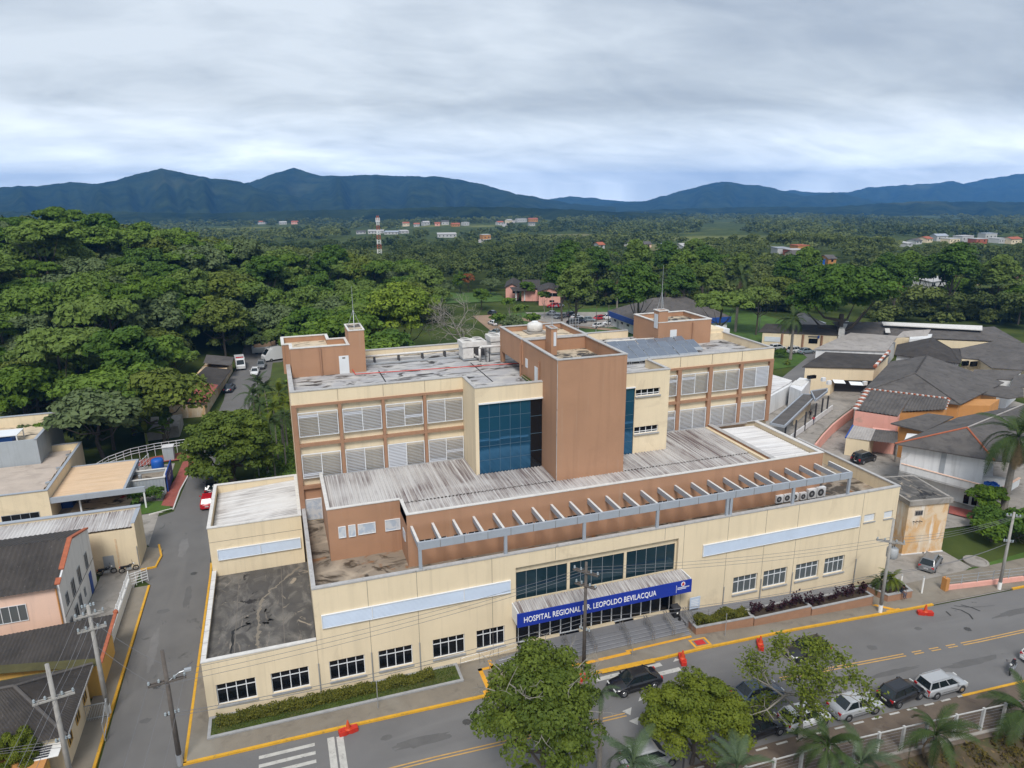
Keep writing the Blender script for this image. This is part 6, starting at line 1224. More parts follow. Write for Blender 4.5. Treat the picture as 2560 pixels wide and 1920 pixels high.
# far houses, each placed on its own ground
rs = np.random.RandomState(21)
FAR = []
def far_house(x, y, wpx, hpx, wall, roof, kind, label, depth=9, z=None):
    """wpx, hpx: width and wall height in the photograph's pixels (2212 wide)"""
    p = on_land('D', x, y); z = float(T(p[0], p[1]))
    dep = (p-CAMP)@CF; w = max(4., wpx*1.12*dep/FPX); h = max(3.0, hpx*1.15*dep/FPX); rz = rs.uniform(-.35, .35)
    nm = {'gable':'far_house','flat':'far_block','shed':'far_shed'}[kind]
    t = thing(nm, label, 'house' if kind != 'shed' else 'shed', (p[0],p[1],z), rz); FAR.append((p[0],p[1],w,dep))
    dd = depth
    part(MB().box(-w/2,w/2,0,dd,-2.5,h), 'wall', wall, t)
    if kind == 'gable':
        part(MB().slab([(-w/2-.5,-.5,h),(w/2+.5,-.5,h),(w/2+.5,dd/2,h+1.7),(-w/2-.5,dd/2,h+1.7)],.15), 'roof', roof, t); part(MB().slab([(-w/2-.5,dd/2,h+1.7),(w/2+.5,dd/2,h+1.7),(w/2+.5,dd+.5,h),(-w/2-.5,dd+.5,h)],.15), 'roof', roof, t)
        for s in (-1,1): part(MB().add([(s*w/2,0,h),(s*w/2,dd,h),(s*w/2,dd/2,h+1.6)],[(0,1,2)]), 'gable', wall, t)
    elif kind == 'flat': part(MB().box(-w/2-.2,w/2+.2,-.2,dd+.2,h,h+.35), 'roof_slab', roof, t)
    else: part(MB().slab([(-w/2-.4,-.4,h),(w/2+.4,-.4,h),(w/2+.4,dd+.4,h+1.2),(-w/2-.4,dd+.4,h+1.2)],.15), 'roof', roof, t)
    n_ = max(1, int(w/4))
    for i in range(n_): xx = -w/2+w*(i+.5)/n_; part(MB().box(xx-.6,xx+.6,-.06,.02,h*.4,h*.4+1.2), 'window', 'glass_dark', t)
    return t
SPEC = [ # x, y, w, h, wall, roof, kind, words
 (565,484,14,4,'far_white','terracotta','gable','first far red-roofed house on the left below the blue mountains'),(588,482,12,4,'cream','terracotta','gable','second far red-roofed house on the left below the mountains'),(612,485,13,4,'far_white','coping','gable','third far house on the left, with a pale roof'),(636,484,12,4,'pink','terracotta','gable','fourth far house on the left, pink under red roof'),
 (812,505,30,5,'far_white','coping','shed','far white shed left of the red and white mast'),(845,507,26,5,'far_white','steel_blue_grey','shed','far white shed just right of the red and white mast'),(780,506,18,4,'far_white','fibre_cement','shed','far grey-roofed shed left of the mast'),(875,505,16,4,'far_white','coping','shed','far small pale shed right of the mast'),(966,514,36,7,'far_white','coping','shed','far long white warehouse right of the mast'),
 (878,488,12,5,'cream','terracotta','gable','far cream house beneath the ridge, leftmost of its hamlet'),(900,490,11,5,'far_white','terracotta','gable','far white house with red roof, second of its hamlet'),(922,487,13,6,'far_white','coping','gable','far two-storey white house in middle of hamlet'),(945,489,10,5,'pink','terracotta','gable','far small pink house of the hamlet'),(962,486,14,6,'far_white','fibre_cement','gable','far white house with grey roof of the hamlet'),(985,490,16,5,'orange_wall','terracotta','gable','far orange house with red roof of the hamlet'),(1008,488,12,6,'far_white','coping','flat','far flat white block at right end of the hamlet'),
 (1082,486,12,5,'far_white','terracotta','gable','far house left of the pale uphill street'),(1102,482,11,5,'cream','coping','gable','far cream house beside the uphill street'),(1128,480,20,6,'far_white','coping','flat','far white block with wide flat roof on the rise'),(1152,479,18,5,'orange_wall','terracotta','gable','far long orange roof at the top of the rise'),(1150,488,11,5,'far_white','fibre_cement','gable','far small grey-roofed house below the rise'),(1052,518,16,9,'orange_wall','coping','flat','lone far orange block near the pale road'),
 (1395,537,22,6,'pink_pale','fibre_cement','gable','far pale pink house with grey roof beyond the dark trees'),(1370,534,10,4,'far_white','fibre_cement','gable','far small white house left of the pale pink one'),(1448,540,16,4,'far_white','steel_blue_grey','shed','far blue-grey shed beyond the dark trees'),(1482,541,16,4,'far_white','coping','gable','far white house right of the blue-grey shed'),(1300,538,12,4,'far_white','terracotta','gable','far red-roofed house left of the pale pink one'),
 (1692,548,24,9,'far_white','steel_blue_grey','flat','white block beside brick block on the wooded rise'),(1724,552,30,9,'terracotta','coping','flat','brick-red block on the wooded rise'),(1735,546,24,12,'orange_wall','terracotta','flat','tall brick block behind the others on the wooded rise'),(1728,562,28,6,'cream','fibre_cement','gable','cream house with grey roof below the brick blocks'),(1757,565,13,8,'orange_wall','terracotta','gable','small house with vivid orange roof beside the brick blocks'),(1768,574,30,6,'tank_blue','blue_paint','flat','turquoise walled yard below the brick blocks'),(1797,571,16,5,'orange_wall','fibre_cement','gable','small orange house right of turquoise wall'),
 (1965,534,18,5,'far_white','coping','shed','far grey shed at left of the right-hand hilltop row'),(1985,528,18,6,'far_white','fibre_cement','gable','far white house on the right-hand hilltop'),(2008,524,20,7,'cream','terracotta','gable','far cream house with red roof on right-hand hilltop'),(2035,520,24,9,'far_white','steel_blue_grey','gable','far tall blue-roofed house on right-hand hilltop'),(2062,526,28,8,'cream','coping','flat','far cream block on right-hand hilltop'),(2090,522,34,10,'far_white','coping','flat','far long white block on right-hand hilltop'),(2120,526,26,8,'terracotta','coping','flat','far brick block on right-hand hilltop'),(2140,518,28,11,'far_white','steel_blue_grey','flat','far tallest pale block on right-hand hilltop'),(2165,526,28,9,'far_white','coping','flat','far white block near the right frame edge'),(2195,528,30,10,'cream','terracotta','gable','far cream house at the right frame edge'),
 (2030,622,70,9,'far_white','coping','shed','long white roof among trees at the right'),(1910,622,30,6,'orange_wall','terracotta','gable','orange-roofed house among trees left of the long white roof'),(1945,620,16,8,'terracotta','terracotta','gable','tiny red house among trees beside the long white roof'),(2110,616,50,7,'cream','red_paving','shed','long dark red roof among trees at right'),(2150,608,24,8,'far_white','steel_blue_grey','gable','blue-grey roofed house among trees at right'),(2200,610,20,8,'pink','terracotta','gable','red-roofed house among trees at right frame edge')]
for s in SPEC: far_house(*s)
# red and white telecom mast
p = on_land('D', 820, 548); zm = gz(p[0], p[1]); hm = 548-468
dep = (p-CAMP)@CF; H_ = hm*dep/FPX; FAR.append((p[0], p[1], 7., dep))
t = thing('telecom_mast', 'tall red and white lattice telecom mast rising from the forest', 'mast', (p[0],p[1],zm))
for k in range(8):
    m_ = MB(); z0_, z1_ = zm+H_*k/8, zm+H_*(k+1)/8; w0, w1 = 1.5-.10*k, 1.5-.10*(k+1)
    cs = [(-1,-1),(1,-1),(1,1),(-1,1)]
    for a, b_ in cs: m_.tube((p[0]+a*w0,p[1]+b_*w0,z0_),(p[0]+a*w1,p[1]+b_*w1,z1_),.14,.14,4)
    for i in range(4):
        a, b_ = cs[i], cs[(i+1)%4]
        for h0, h1 in ((0,.5),(.5,1)):
            zz0, zz1 = z0_+(z1_-z0_)*h0, z0_+(z1_-z0_)*h1; m_.tube((p[0]+a[0]*w0,p[1]+a[1]*w0,zz0),(p[0]+b_[0]*w1,p[1]+b_[1]*w1,zz1),.08,.08,4); m_.tube((p[0]+b_[0]*w0,p[1]+b_[1]*w0,zz0),(p[0]+a[0]*w1,p[1]+a[1]*w1,zz1),.14,.14,4)
    part(m_, 'mast_section', 'terracotta' if k % 2 == 1 else 'white_paint', t)
for k in range(4): an = k*1.57; part(MB().box(p[0]+1.2*math.cos(an)-.35,p[0]+1.2*math.cos(an)+.35,p[1]+1.2*math.sin(an)-.2,p[1]+1.2*math.sin(an)+.2,zm+H_-4.5,zm+H_-1.5), 'antenna', 'white_metal', t)
# pale uphill street and highway far off
for L_, R__ in (((('D',1082,492),('D',1108,478)),(('D',1096,492),('D',1114,478))),((('D',1012,540),('D',1050,520)),(('D',1040,540),('D',1062,518)))):
    sheet('far_street', [tuple(on_land(*q)[:2]) for q in L_], [tuple(on_land(*q)[:2]) for q in R__], 1.5, 'fibre_cement_light', nlat=2, step=15)
# ------------------------------------------------------------------ vegetation
def leaf_quads(P, Nn, size, rs, aspect=.6):
    """one diamond-shaped leaf clump at each point P with normal Nn"""
    n = len(P); Nn = Nn/np.linalg.norm(Nn, axis=1, keepdims=True)
    a = rs.randn(n, 3); U = np.cross(Nn, a); U /= np.linalg.norm(U, axis=1, keepdims=True)+1e-9; W = np.cross(Nn, U)
    s = size*rs.uniform(.6, 1.3, (n, 1))
    V = np.stack([P-U*s, P-W*s*aspect+Nn*s*.12, P+U*s, P+W*s*aspect+Nn*s*.12], 1).reshape(-1, 3)
    return V, np.arange(4*n).reshape(n, 4)
def crown_arrays(rs, R, H, nl, per, leaf, lobe=(.28, .42), flat=1., low=-.25, fill=.15):
    """crown of lobes round the origin (centre of the crown); R horizontal, H vertical half size"""
    Ps, Ns, Ts = [], [], []
    for i in range(nl):
        d = rs.randn(3); d /= np.linalg.norm(d)
        if d[2] < low: d[2] = -d[2]
        k = rs.uniform(.55, .82) if i > nl*fill else rs.uniform(.1, .5)
        c = d*np.array([R, R, H])*k; r = R*rs.uniform(*lobe); lt = rs.uniform(.1, .9)
        q = rs.randn(per, 3); q /= np.linalg.norm(q, axis=1, keepdims=True)
        m_ = q[:, 2] < -.35; q[m_, 2] *= -1
        rad = r*rs.uniform(.72, 1.08, (per, 1))
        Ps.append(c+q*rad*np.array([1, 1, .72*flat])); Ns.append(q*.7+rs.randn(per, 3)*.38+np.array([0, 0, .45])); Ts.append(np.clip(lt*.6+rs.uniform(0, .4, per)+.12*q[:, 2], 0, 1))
    P, Nn, Tt = np.concatenate(Ps), np.concatenate(Ns), np.concatenate(Ts)
    V, F = leaf_quads(P, Nn, leaf, rs); return V, F, Tt
def trunk_mesh(mb, base, top, r0, r1, limbs, rs, R, H):
    """tapered trunk and limbs reaching into the crown"""
    b_, t_ = np.array(base, float), np.array(top, float); mid = b_+(t_-b_)*.55+rs.randn(3)*np.array([.2, .2, 0])
    mb.tube(b_, mid, r0, (r0+r1)/2, 7); mb.tube(mid, t_, (r0+r1)/2, r1, 7)
    for k in range(limbs):
        an = k*2.4+rs.uniform(0, .6); s_ = b_+(t_-b_)*rs.uniform(.5, .85); e_ = t_+np.array([math.cos(an)*R*.6, math.sin(an)*R*.6, H*rs.uniform(-.1, .45)])
        m_ = (s_+e_)/2+np.array([0, 0, -.12*R]); mb.tube(s_, m_, r1*.85, r1*.5, 5); mb.tube(m_, e_, r1*.5, r1*.15, 5)
TREES = {}
def tree_template(key, R, H, trunk_h, lf, nl, per, leaf, seed, bark='bark', tr=.22, **kw):
    """meshes with the trunk foot at the origin"""
    rs = np.random.RandomState(seed); V, F, Tt = crown_arrays(rs, R, H, nl, per, leaf, **kw); V = V+np.array([0, 0, trunk_h+H*.75])
    cm = npmesh('crown', V, F, lf, Tt)
    mb = MB(); trunk_mesh(mb, (0,0,-.6), (0,0,trunk_h+H*.4), tr, tr*.6, 5, rs, R, H)
    tm = bpy.data.meshes.new('trunk'); tm.from_pydata(mb.v, [], mb.f); tm.materials.append(MATS[bark]); TREES[key] = (cm, tm, trunk_h+H*.75)
def plant_tree(key, x, y, s, label, group=None, name='tree', z=None, rz=None, sz=None, cat='tree'):
    cm, tm, ch = TREES[key]; z = gz(x, y) if z is None else z
    t = thing(name, label, cat, (x, y, z), (random.uniform(0, 6.28) if rz is None else rz)+1e-4, group); t.scale = (s, s, sz or s)
    for nm, me in (('trunk', tm), ('crown', cm)):
        o = bpy.data.objects.new(nm, me); COL.objects.link(o); o.parent = t
    return t
for i in range(7):
    r_ = [4.6, 5.4, 4.0, 5.0, 4.4, 5.8, 3.6][i]; h_ = [3.6, 3.4, 4.2, 3.0, 3.8, 3.6, 4.6][i]
    tree_template('f%d' % i, r_, h_, [3.2, 2.8, 3.8, 4.2, 3, 3.2, 4][i], ['leaf_forest','leaf_grey','leaf_dark','leaf_forest','leaf_bright','leaf_yellow','leaf_dark'][i], 36, 150, .36, 100+i, lobe=(.20,.34), flat=.9)
tree_template('flat0', 6.0, 2.2, 7.0, 'leaf_forest', 34, 150, .36, 120, lobe=(.18,.30), flat=.55); tree_template('flat1', 5.2, 2.0, 6.0, 'leaf_bright', 32, 140, .34, 121, lobe=(.18,.30), flat=.55)
tree_template('round_olive', 7.4, 5.6, 1.0, 'leaf_round', 120, 170, .26, 130, lobe=(.13,.20), tr=.45, flat=.75, fill=.1, low=-.6)
tree_template('big_dark', 12.0, 8.5, 4.0, 'leaf_dark', 120, 170, .45, 131, lobe=(.12,.20), tr=.8, flat=.8, fill=.1)
tree_template('bright', 6.2, 5.8, 3.0, 'leaf_fresh', 80, 160, .28, 132, lobe=(.18,.28), flat=.7)
tree_template('street_dense', 4.7, 3.9, 2.0, 'leaf_olive', 100, 300, .125, 133, lobe=(.12,.24), tr=.22, flat=.75, fill=.2, low=-.5)
tree_template('street_lime', 4.3, 3.3, 1.4, 'leaf_lime', 85, 280, .12, 134, lobe=(.12,.24), tr=.18, flat=.7, fill=.2, low=-.4)
tree_template('shrub', 1.4, 1.1, .1, 'leaf_bright', 22, 80, .14, 135, tr=.05); tree_template('shrub_dark', 1.6, 1.2, .2, 'leaf_dark', 22, 80, .16, 136, tr=.05)
tree_template('tall_dark', 5.0, 6.5, 6.5, 'leaf_dark', 56, 150, .38, 137, lobe=(.24,.38), tr=.3); tree_template('tall_mixed', 4.6, 6.0, 6.5, 'leaf_forest', 56, 150, .36, 138, lobe=(.22,.36), tr=.28)
tree_template('sapling', 1.8, 1.3, 4.2, 'leaf_forest', 16, 70, .22, 139, bark='bark_pale', tr=.09, lobe=(.25,.4), flat=.6)
tree_template('cone', 2.6, 4.6, 1.0, 'leaf_bright', 30, 100, .3, 140, tr=.15); tree_template('autumn', 2.4, 3.0, 2.0, 'leaf_autumn', 16, 60, .32, 141, tr=.12)
tree_template('creeper', 1.1, 3.6, .2, 'leaf_bright', 30, 80, .22, 142, tr=.12)
# what must stay free of trees: (x0, x1, y0, y1) boxes
CLEAR = [(-60,-7.5,-30,64),(-7,11,60,122),(2,62,28,66),(30,68,66,150),(60,150,-30,128),(62,116,116,166),(80,106,164,198),(60,160,60,128),(MEAD[0]-16,MEAD[0]+18,MEAD[1]-45,MEAD[1]+16),(-13,-1,70,117)]
FARXY = np.array([(a, b_, w, d) for a, b_, w, d in FAR])
def free(x, y):
    for a, b_, c_, d_ in CLEAR:
        if a < x < b_ and c_ < y < d_: return False
    return True
def hides_house(x, y, h):
    """a tree of height h that would stand in front of a far house"""
    r = math.hypot(x-CAMP[0], y-CAMP[1]); b_ = math.atan2(x-CAMP[0], y-CAMP[1]); z = gz(x, y)+h
    for a, c_, w, d in FARXY:
        rr = math.hypot(a-CAMP[0], c_-CAMP[1])
        if r > rr+14 or r < rr-300: continue
        if abs(math.atan2(a-CAMP[0], c_-CAMP[1])-b_)*r < w*.6+5:
            if r > rr-8: return True
            hz_ = gz(a, c_)+.3
            if z-CAMP[2] > (hz_-CAMP[2])/rr*r: return True
    return False
rs = np.random.RandomState(77); cand = []
y = 62.
while y < 330:
    x = -190.
    while x < 60:
        xx, yy = x+rs.uniform(-2.6, 2.6), y+rs.uniform(-2.6, 2.6)
        edge = 60 if yy > 122 or xx > 10 else -8
        if xx < edge and free(xx, yy):
            b_ = math.degrees(math.atan2(xx-CAMP[0], yy-CAMP[1]))
            if b_ > -19.5: cand.append((math.hypot(xx-CAMP[0], yy-CAMP[1]), xx, yy))
        x += 6.6
    y += 6.6
cand.sort(); hill = cand[:300]; rest = cand[300:]
keys = ['f0','f1','f2','f3','f4','f5','f6','flat0','f1','f3','flat1']
for d_, x, y in hill:
    k = keys[rs.randint(len(keys))]; s_ = rs.choice([.7,.9,1.0,1.1,1.25,1.4])*rs.uniform(.9, 1.1)
    plant_tree(k, x, y, s_, 'broadleaf tree in the dense green hillside forest at left', 'hillside forest trees', 'forest_tree', sz=s_*rs.uniform(.75, 1.2))
HUND = [(x+rs.uniform(-4, 4), y+rs.uniform(-4, 4), rs.uniform(2.6, 4.), rs.uniform(3.5, 6.5)) for d_, x, y in hill]
HUND = [u for u in HUND if free(u[0]-2, u[1]) and free(u[0]+2, u[1])]
# woodland beyond: uncountable canopy, one mesh
def canopy(points, name, mname, nl, per, leaf, seed):
    rs = np.random.RandomState(seed); Vs, Fs, Ts, o = [], [], [], 0
    pool = [crown_arrays(rs, 1., .75, nl, per, leaf, lobe=(.3,.45)) for _ in range(6)]
    pts = np.array(points); zz = T(pts[:, 0], pts[:, 1])
    for (x, y, s_, h_), z in zip(points, zz):
        V, F, Tt = pool[rs.randint(6)]; an = rs.uniform(0, 6.28); c_, s2 = math.cos(an), math.sin(an)
        W = V@np.array([[c_, s2, 0], [-s2, c_, 0], [0, 0, 1]])*s_; W = W+np.array([x, y, z+h_-s_*.6])
        Vs.append(W); Fs.append(F+o); o += len(W); reg = math.sin(x*.009+1)*math.cos(y*.007)*.22+math.sin(x*.023-y*.019)*.12; Ts.append(np.clip(Tt*.65+rs.uniform(-.15, .3)+reg, 0, 1))
    me = npmesh(name, np.concatenate(Vs), np.concatenate(Fs), mname, np.concatenate(Ts)); ob = link(name, me); tag(ob, kind='stuff'); return ob
leafmat('leaf_woodland', (.036,.062,.014), (.165,.20,.050), (.05,.066,.03), rand=0.)
canopy(HUND, 'forest_understorey', 'leaf_woodland', 10, 26, .15, 9)
pts = [(x, y, rs.uniform(4, 6.2), rs.uniform(8, 12)) for d_, x, y in rest]
r = 235.
def field(x, y):
    return False
while r < 520:
    st = 8.5+r*.003; b_ = -21.
    while b_ < 57:
        rr, bb = r+rs.uniform(-.4, .4)*st, math.radians(b_+rs.uniform(-.4, .4)*math.degrees(st/r)); x, y = CAMP[0]+rr*math.sin(bb), CAMP[1]+rr*math.cos(bb)
        hh = rs.uniform(6.5, 11)
        if free(x, y) and not (x < 60 and y < 330 and x > -190) and not hides_house(x, y, hh): pts.append((x, y, rs.uniform(3.6, 5.6), hh))
        b_ += math.degrees(st/r)
    r += st
print('woodland', len(pts))
canopy(pts, 'woodland', 'leaf_woodland', 12, 32, .125, 5)
PAST = []
for (c, x, y, w, d) in [('D',1210,519,110,70),('D',1560,534,110,60),('D',1990,462,260,90),('D',700,470,60,60)]:
    p = on_land(c, x, y); PAST.append((p[0]-w/2, p[0]+w/2, p[1]-w*.06-60, p[1]+d))
pts = []; r = 520.
while r < 2300:
    st = 9+r*.010; b_ = -21.
    while b_ < 57:
        rr, bb = r+rs.uniform(-.45, .45)*st, math.radians(b_+rs.uniform(-.45, .45)*math.degrees(st/r)); x, y = CAMP[0]+rr*math.sin(bb), CAMP[1]+rr*math.cos(bb); hh = rs.uniform(4, 9)
        gap = math.sin(x*.013+2)*math.cos(y*.010+1)+math.sin(x*.031-y*.021)*.6
        if gap < .28 and not any(a < x < b2 and c_ < y < d_ for a, b2, c_, d_ in PAST) and (r > 1500 or not hides_house(x, y, hh)): pts.append((x, y, rs.uniform(4, 6.5)*(1+r*.00025), hh))
        b_ += math.degrees(st/r)
    r += st
print('far', len(pts))
leafmat('leaf_far', (.040,.066,.016), (.19,.22,.060), (.05,.066,.03), rand=0.)
canopy(pts, 'far_woodland', 'leaf_far', 6, 13, .22, 6)
# trees one can tell apart
def tree_px(key, c, x, y, Y, s, label, group=None, sz=None, name='tree', **k):
    if sz is None:          # the crown's middle stands at its natural height
        p = on_z(c, x, y, TREES[key][2]*s-1.); return plant_tree(key, p[0], p[1], s, label, group, name, **k)
    p = on_y(c, x, y, Y); return plant_tree(key, p[0], Y, s, label, group, name, sz=sz, **k)
tree_px('round_olive','D',500,955,47.5,1.0,'round clipped olive-green tree beside the side road, left of the hospital', name='round_tree', sz=1.0)
tree_px('bright','D',872,680,106,1.5,'bright green bushy tree directly behind the hospital roof', name='mango_tree', sz=1.5)
tree_px('flat1','D',800,640,125,1.7,'light green spreading tree behind and left of the bright bushy one', name='tree', sz=1.5)
tree_px('flat0','D',740,670,98,1.4,'flat layered dark tree behind the left roof shaft', sz=1.25)
tree_px('big_dark','D',1822,648,150,1.15,'huge dark rounded tree behind the cream office on the right', name='giant_tree')
tree_px('flat0','D',1560,655,140,1.3,'layered spreading tree right of the water tower'); tree_px('flat0','D',1640,640,150,1.2,'layered tree between the royal palm and the huge dark tree')
DT = [(1215,600,200),(1255,580,215),(1290,570,205),(1340,590,200),(1375,560,225),(1410,585,200),(1440,560,220),(1480,590,195),(1520,575,210),(1560,555,225),(1600,580,205),(1650,560,215),(1700,590,195),(1745,570,210),(1470,620,175),(1310,620,178),(1245,625,180),(1680,625,170),(1380,630,176),(1530,610,178),(1225,560,232),(1320,548,238),(1500,545,238),(1620,540,240),(1905,612,190),(1950,628,170),(2010,634,165),(2070,628,170),(2120,640,150),(2180,636,160),(2050,645,140),(2150,650,135),(1930,650,150),(2205,655,130),(1985,612,190),(2095,606,195)]
UND = []
for i, (x, y, Y) in enumerate(DT):
    k = ['tall_dark','tall_mixed','tall_dark','f4','tall_mixed','f5'][i % 6]; far_r = x > 1880
    s_ = rs.uniform(.95, 1.3); lt = on_z('D', x, y+12, 3.) if far_r else on_z('D', x, y, TREES[k][2]*s_-1.)
    plant_tree(k, lt[0], lt[1], s_, 'leafy tree in the wood behind the right-hand wards' if far_r else 'dark tall tree in the grove beyond the rear car park', 'wood behind the wards' if far_r else 'rear grove trees', 'ward_tree' if far_r else 'grove_tree')
    UND += [(lt[0]+rs.uniform(-7,7), lt[1]+rs.uniform(-3,9), rs.uniform(2.2,4.2), rs.uniform(2.0,4.5)) for _ in range(9)]
UND = [u for u in UND if free(u[0], u[1]) or u[1] > 128 and u[0] > 112]
canopy(UND, 'grove_undergrowth', 'leaf_woodland', 12, 30, .15, 8)
for i, (x, y, Y) in enumerate([(1075,690,112),(1100,655,128),(1125,670,118),(1150,690,122),(1175,640,140)]):
    tree_px('sapling','D',x,y,Y,1.3,['slim pale-trunked sapling nearest the bare tree','slim pale-trunked sapling left of the pink house door','slim pale-trunked sapling in front of the pink house','slim pale-trunked sapling beside the tower tank','slim sapling under the right gable of the pink house'][i],'saplings by the pink house', name='sapling')
tree_px('cone','D',993,605,150,1.0,'pointed green tree at the edge of the bright meadow', name='conical_tree'); tree_px('autumn','D',1010,598,156,1.1,'small orange-leaved tree beside the pointed green tree', name='autumn_tree')
for i, (x, y, Y) in enumerate([(960,625,140),(1040,640,135),(1060,610,165),(930,600,165),(1100,700,105),(1140,620,160)]): tree_px('f4' if i % 2 else 'f1','D',x,y,Y,.75,'leafy green tree around the bright meadow','trees around the meadow', name='meadow_tree')
tree_px('creeper','D',355,885,66,.9,'tall creeper-covered stump behind the clinic ramp', name='creeper_stump', sz=1.6)
t1 = plant_tree('street_dense', 21.4, -14.7, .95, 'largest street tree, dense dark olive crown, in front of left entrance', name='street_tree', sz=1.3); t2 = plant_tree('street_lime', 32.3, -15.6, 1.0, 'yellow-green street tree between the black sedan and parked cars', name='street_tree', sz=.95)
pb = on_z('D', 38, 1640, 1.6); plant_tree('street_lime', pb[0], pb[1], .42, 'small green tree at the bottom left corner', name='garden_tree', sz=.7, z=gz(pb[0], pb[1]))
for i, (x, y, s_) in enumerate([(84,2.5,1.6),(87,1.0,1.8),(90,3.5,1.5),(86,5,1.3)]): plant_tree('shrub_dark' if i % 2 else 'shrub', x, y, s_, ['leafy garden shrub left of the tall right-hand palm','dark garden shrub beside the palm trunk','rounded shrub behind the palm trunk','small shrub near the white ward apron'][i], name='garden_shrub', cat='shrub')
plant_tree('f4', 88.5, 7.0, .55, 'glossy small tree in front of the white ward', name='garden_tree', sz=.5); plant_tree('shrub_dark', 118, 82, .9, 'round bush on the lawn by the palm', name='lawn_bush', cat='shrub')
for i, (x, y) in enumerate([(-11.2,44.4),(-9.4,44.8)]): plant_tree('shrub_dark', x, y, .8, ['dark round bush left of the canopy post','dark round bush right of the canopy post'][i], name='clinic_bush', cat='shrub')
# bare and sparse trees with visible branching
def branching(mb, p, d, L, r, depth, rs, tips, spread=.55, up=.15):
    if depth == 0: tips.append((p, d)); return
    q = p+d*L*rs.uniform(.8, 1.15); mb.tube(p, q, r, r*.68, 5 if depth > 2 else 4, caps=False)
    for k in range(3 if depth > 3 or rs.rand() < .45 else 2):
        dd = d+rs.randn(3)*spread+np.array([0, 0, up]); dd /= np.linalg.norm(dd); branching(mb, q, dd, L*.74, r*.62, depth-1, rs, tips, spread, up)
def sparse_tree(x, y, h, name, label, leafm, n_leaf, leaf, seed, bark, depth=6, spread=.5, r0=.3, cl=.5, up=.12, lean=0):
    rs = np.random.RandomState(seed); z = gz(x, y); t = thing(name, label, 'tree', (x, y, z)); mb = MB(); tips = []
    branching(mb, np.array([0, 0, -.3]), np.array([lean, .05, 1.]), h*.24, r0, depth, rs, tips, spread, up)
    me = bpy.data.meshes.new('trunk'); me.from_pydata(mb.v, [], mb.f); me.materials.append(MATS[bark]); o = bpy.data.objects.new('trunk', me); COL.objects.link(o); o.parent = t
    P = np.array([a for a, b_ in tips])
    if n_leaf:
        Q = np.repeat(P, n_leaf, 0)+rs.randn(len(P)*n_leaf, 3)*np.array([cl, cl, cl*.45]); V, F = leaf_quads(Q, rs.randn(len(Q), 3)*.4+np.array([0, 0, 1.]), leaf, rs)
        cm = npmesh('crown', V, F, leafm, np.clip(np.repeat(rs.uniform(0, .7, len(P)), n_leaf)+rs.uniform(0, .3, len(Q)), 0, 1)); o = bpy.data.objects.new('crown', cm); COL.objects.link(o); o.parent = t
    return t
sparse_tree(41.0, -16.3, 11.5, 'street_tree', 'sparse street tree with bare branches showing between small leaf clusters', 'leaf_lime', 14, .12, 41, 'bark_pale', 6, .60, .20, .36, .16)
p = on_y('D', 1005, 700, 98); sparse_tree(p[0], 98, 24, 'bare_tree', 'leafless grey tree behind the rooftop chillers', None, 0, .1, 17, 'bark_pale', 7, .62, .34, .3, .03)
# dead twigs sticking out of the dense street tree
mb = MB(); tips = []; rs2 = np.random.RandomState(4)
for k in range(16):
    an = rs2.uniform(0, 6.28); el = rs2.uniform(.1, 1.0); c_ = np.array([21.4, -14.7, 6.0]); d_ = np.array([math.cos(an)*math.cos(el), math.sin(an)*math.cos(el), math.sin(el)]); branching(mb, c_+d_*np.array([3.3, 3.3, 3.6]), d_, .75, .035, 3, rs2, tips, .6, .0)
me = bpy.data.meshes.new('dead_twigs'); og = t1.matrix_basis.copy(); bpy.context.view_layer.update(); inv = t1.matrix_world.inverted()
me.from_pydata([tuple(inv@Vector(v)) for v in mb.v], [], mb.f); me.materials.append(MATS['bark_pale']); o = bpy.data.objects.new('dead_twigs', me); COL.objects.link(o); o.parent = t1; o['kind'] = 'stuff'
# palms
def frond_arrays(L, droop, nl, wl, rs, width=.05, arch=.5):
    """one feather frond from the origin along +x"""
    V, F, Tt = [], [], []
    def pt(u): return np.array([L*u*(1-.18*u*droop), 0, L*(arch*u-droop*u*u)])
    n = 8
    for i in range(n):
        a, b_ = pt(i/n), pt((i+1)/n); o = len(V); w = width*(1-i/n*.8); V += [a+[0,-w,0], a+[0,w,0], b_+[0,w,0], b_+[0,-w,0]]; F.append((o,o+1,o+2,o+3)); Tt.append(.9)
    for i in range(nl):
        u = .14+.84*i/nl; a = pt(u); d = pt(min(1, u+.02))-pt(u-.02); d /= np.linalg.norm(d); ll = wl*math.sin(math.pi*(.12+.86*u))**.7
        for s in (-1, 1):
            dr = np.array([.35, s*.9, -.30-.2*rs.rand()])+d*.35; dr /= np.linalg.norm(dr); e_ = a+dr*ll*rs.uniform(.85, 1.1); w = d*.026*(L/3); m_ = a+dr*ll*.5+np.array([0,0,.05*ll]); o = len(V)
            V += [a-w, a+w, m_+w*.9, m_-w*.9, e_]; F += [(o,o+1,o+2,o+3), (o+3,o+2,o+4,o+4)]; t_ = rs.uniform(.1, .8); Tt += [t_, t_]
    return V, F, Tt
def frond_mesh(L, droop, nl, wl, seed, lm, arch=.5):
    rs = np.random.RandomState(seed); V, F, Tt = frond_arrays(L, droop, nl, wl, rs, arch=arch); me = bpy.data.meshes.new('frond')
    me.from_pydata([tuple(v) for v in V], [], [f if f[2] != f[3] else f[:3] for f in F]); a = me.attributes.new('tint', 'FLOAT', 'FACE'); a.data.foreach_set('value', np.array(Tt, np.float32)); me.materials.append(MATS[lm]); return me
FR = {k: [frond_mesh(2.6, .70+.16*i, 40, .60, 200+i, k, .55) for i in range(4)] for k in ('leaf_palm','leaf_palm_grey','leaf_lime')}
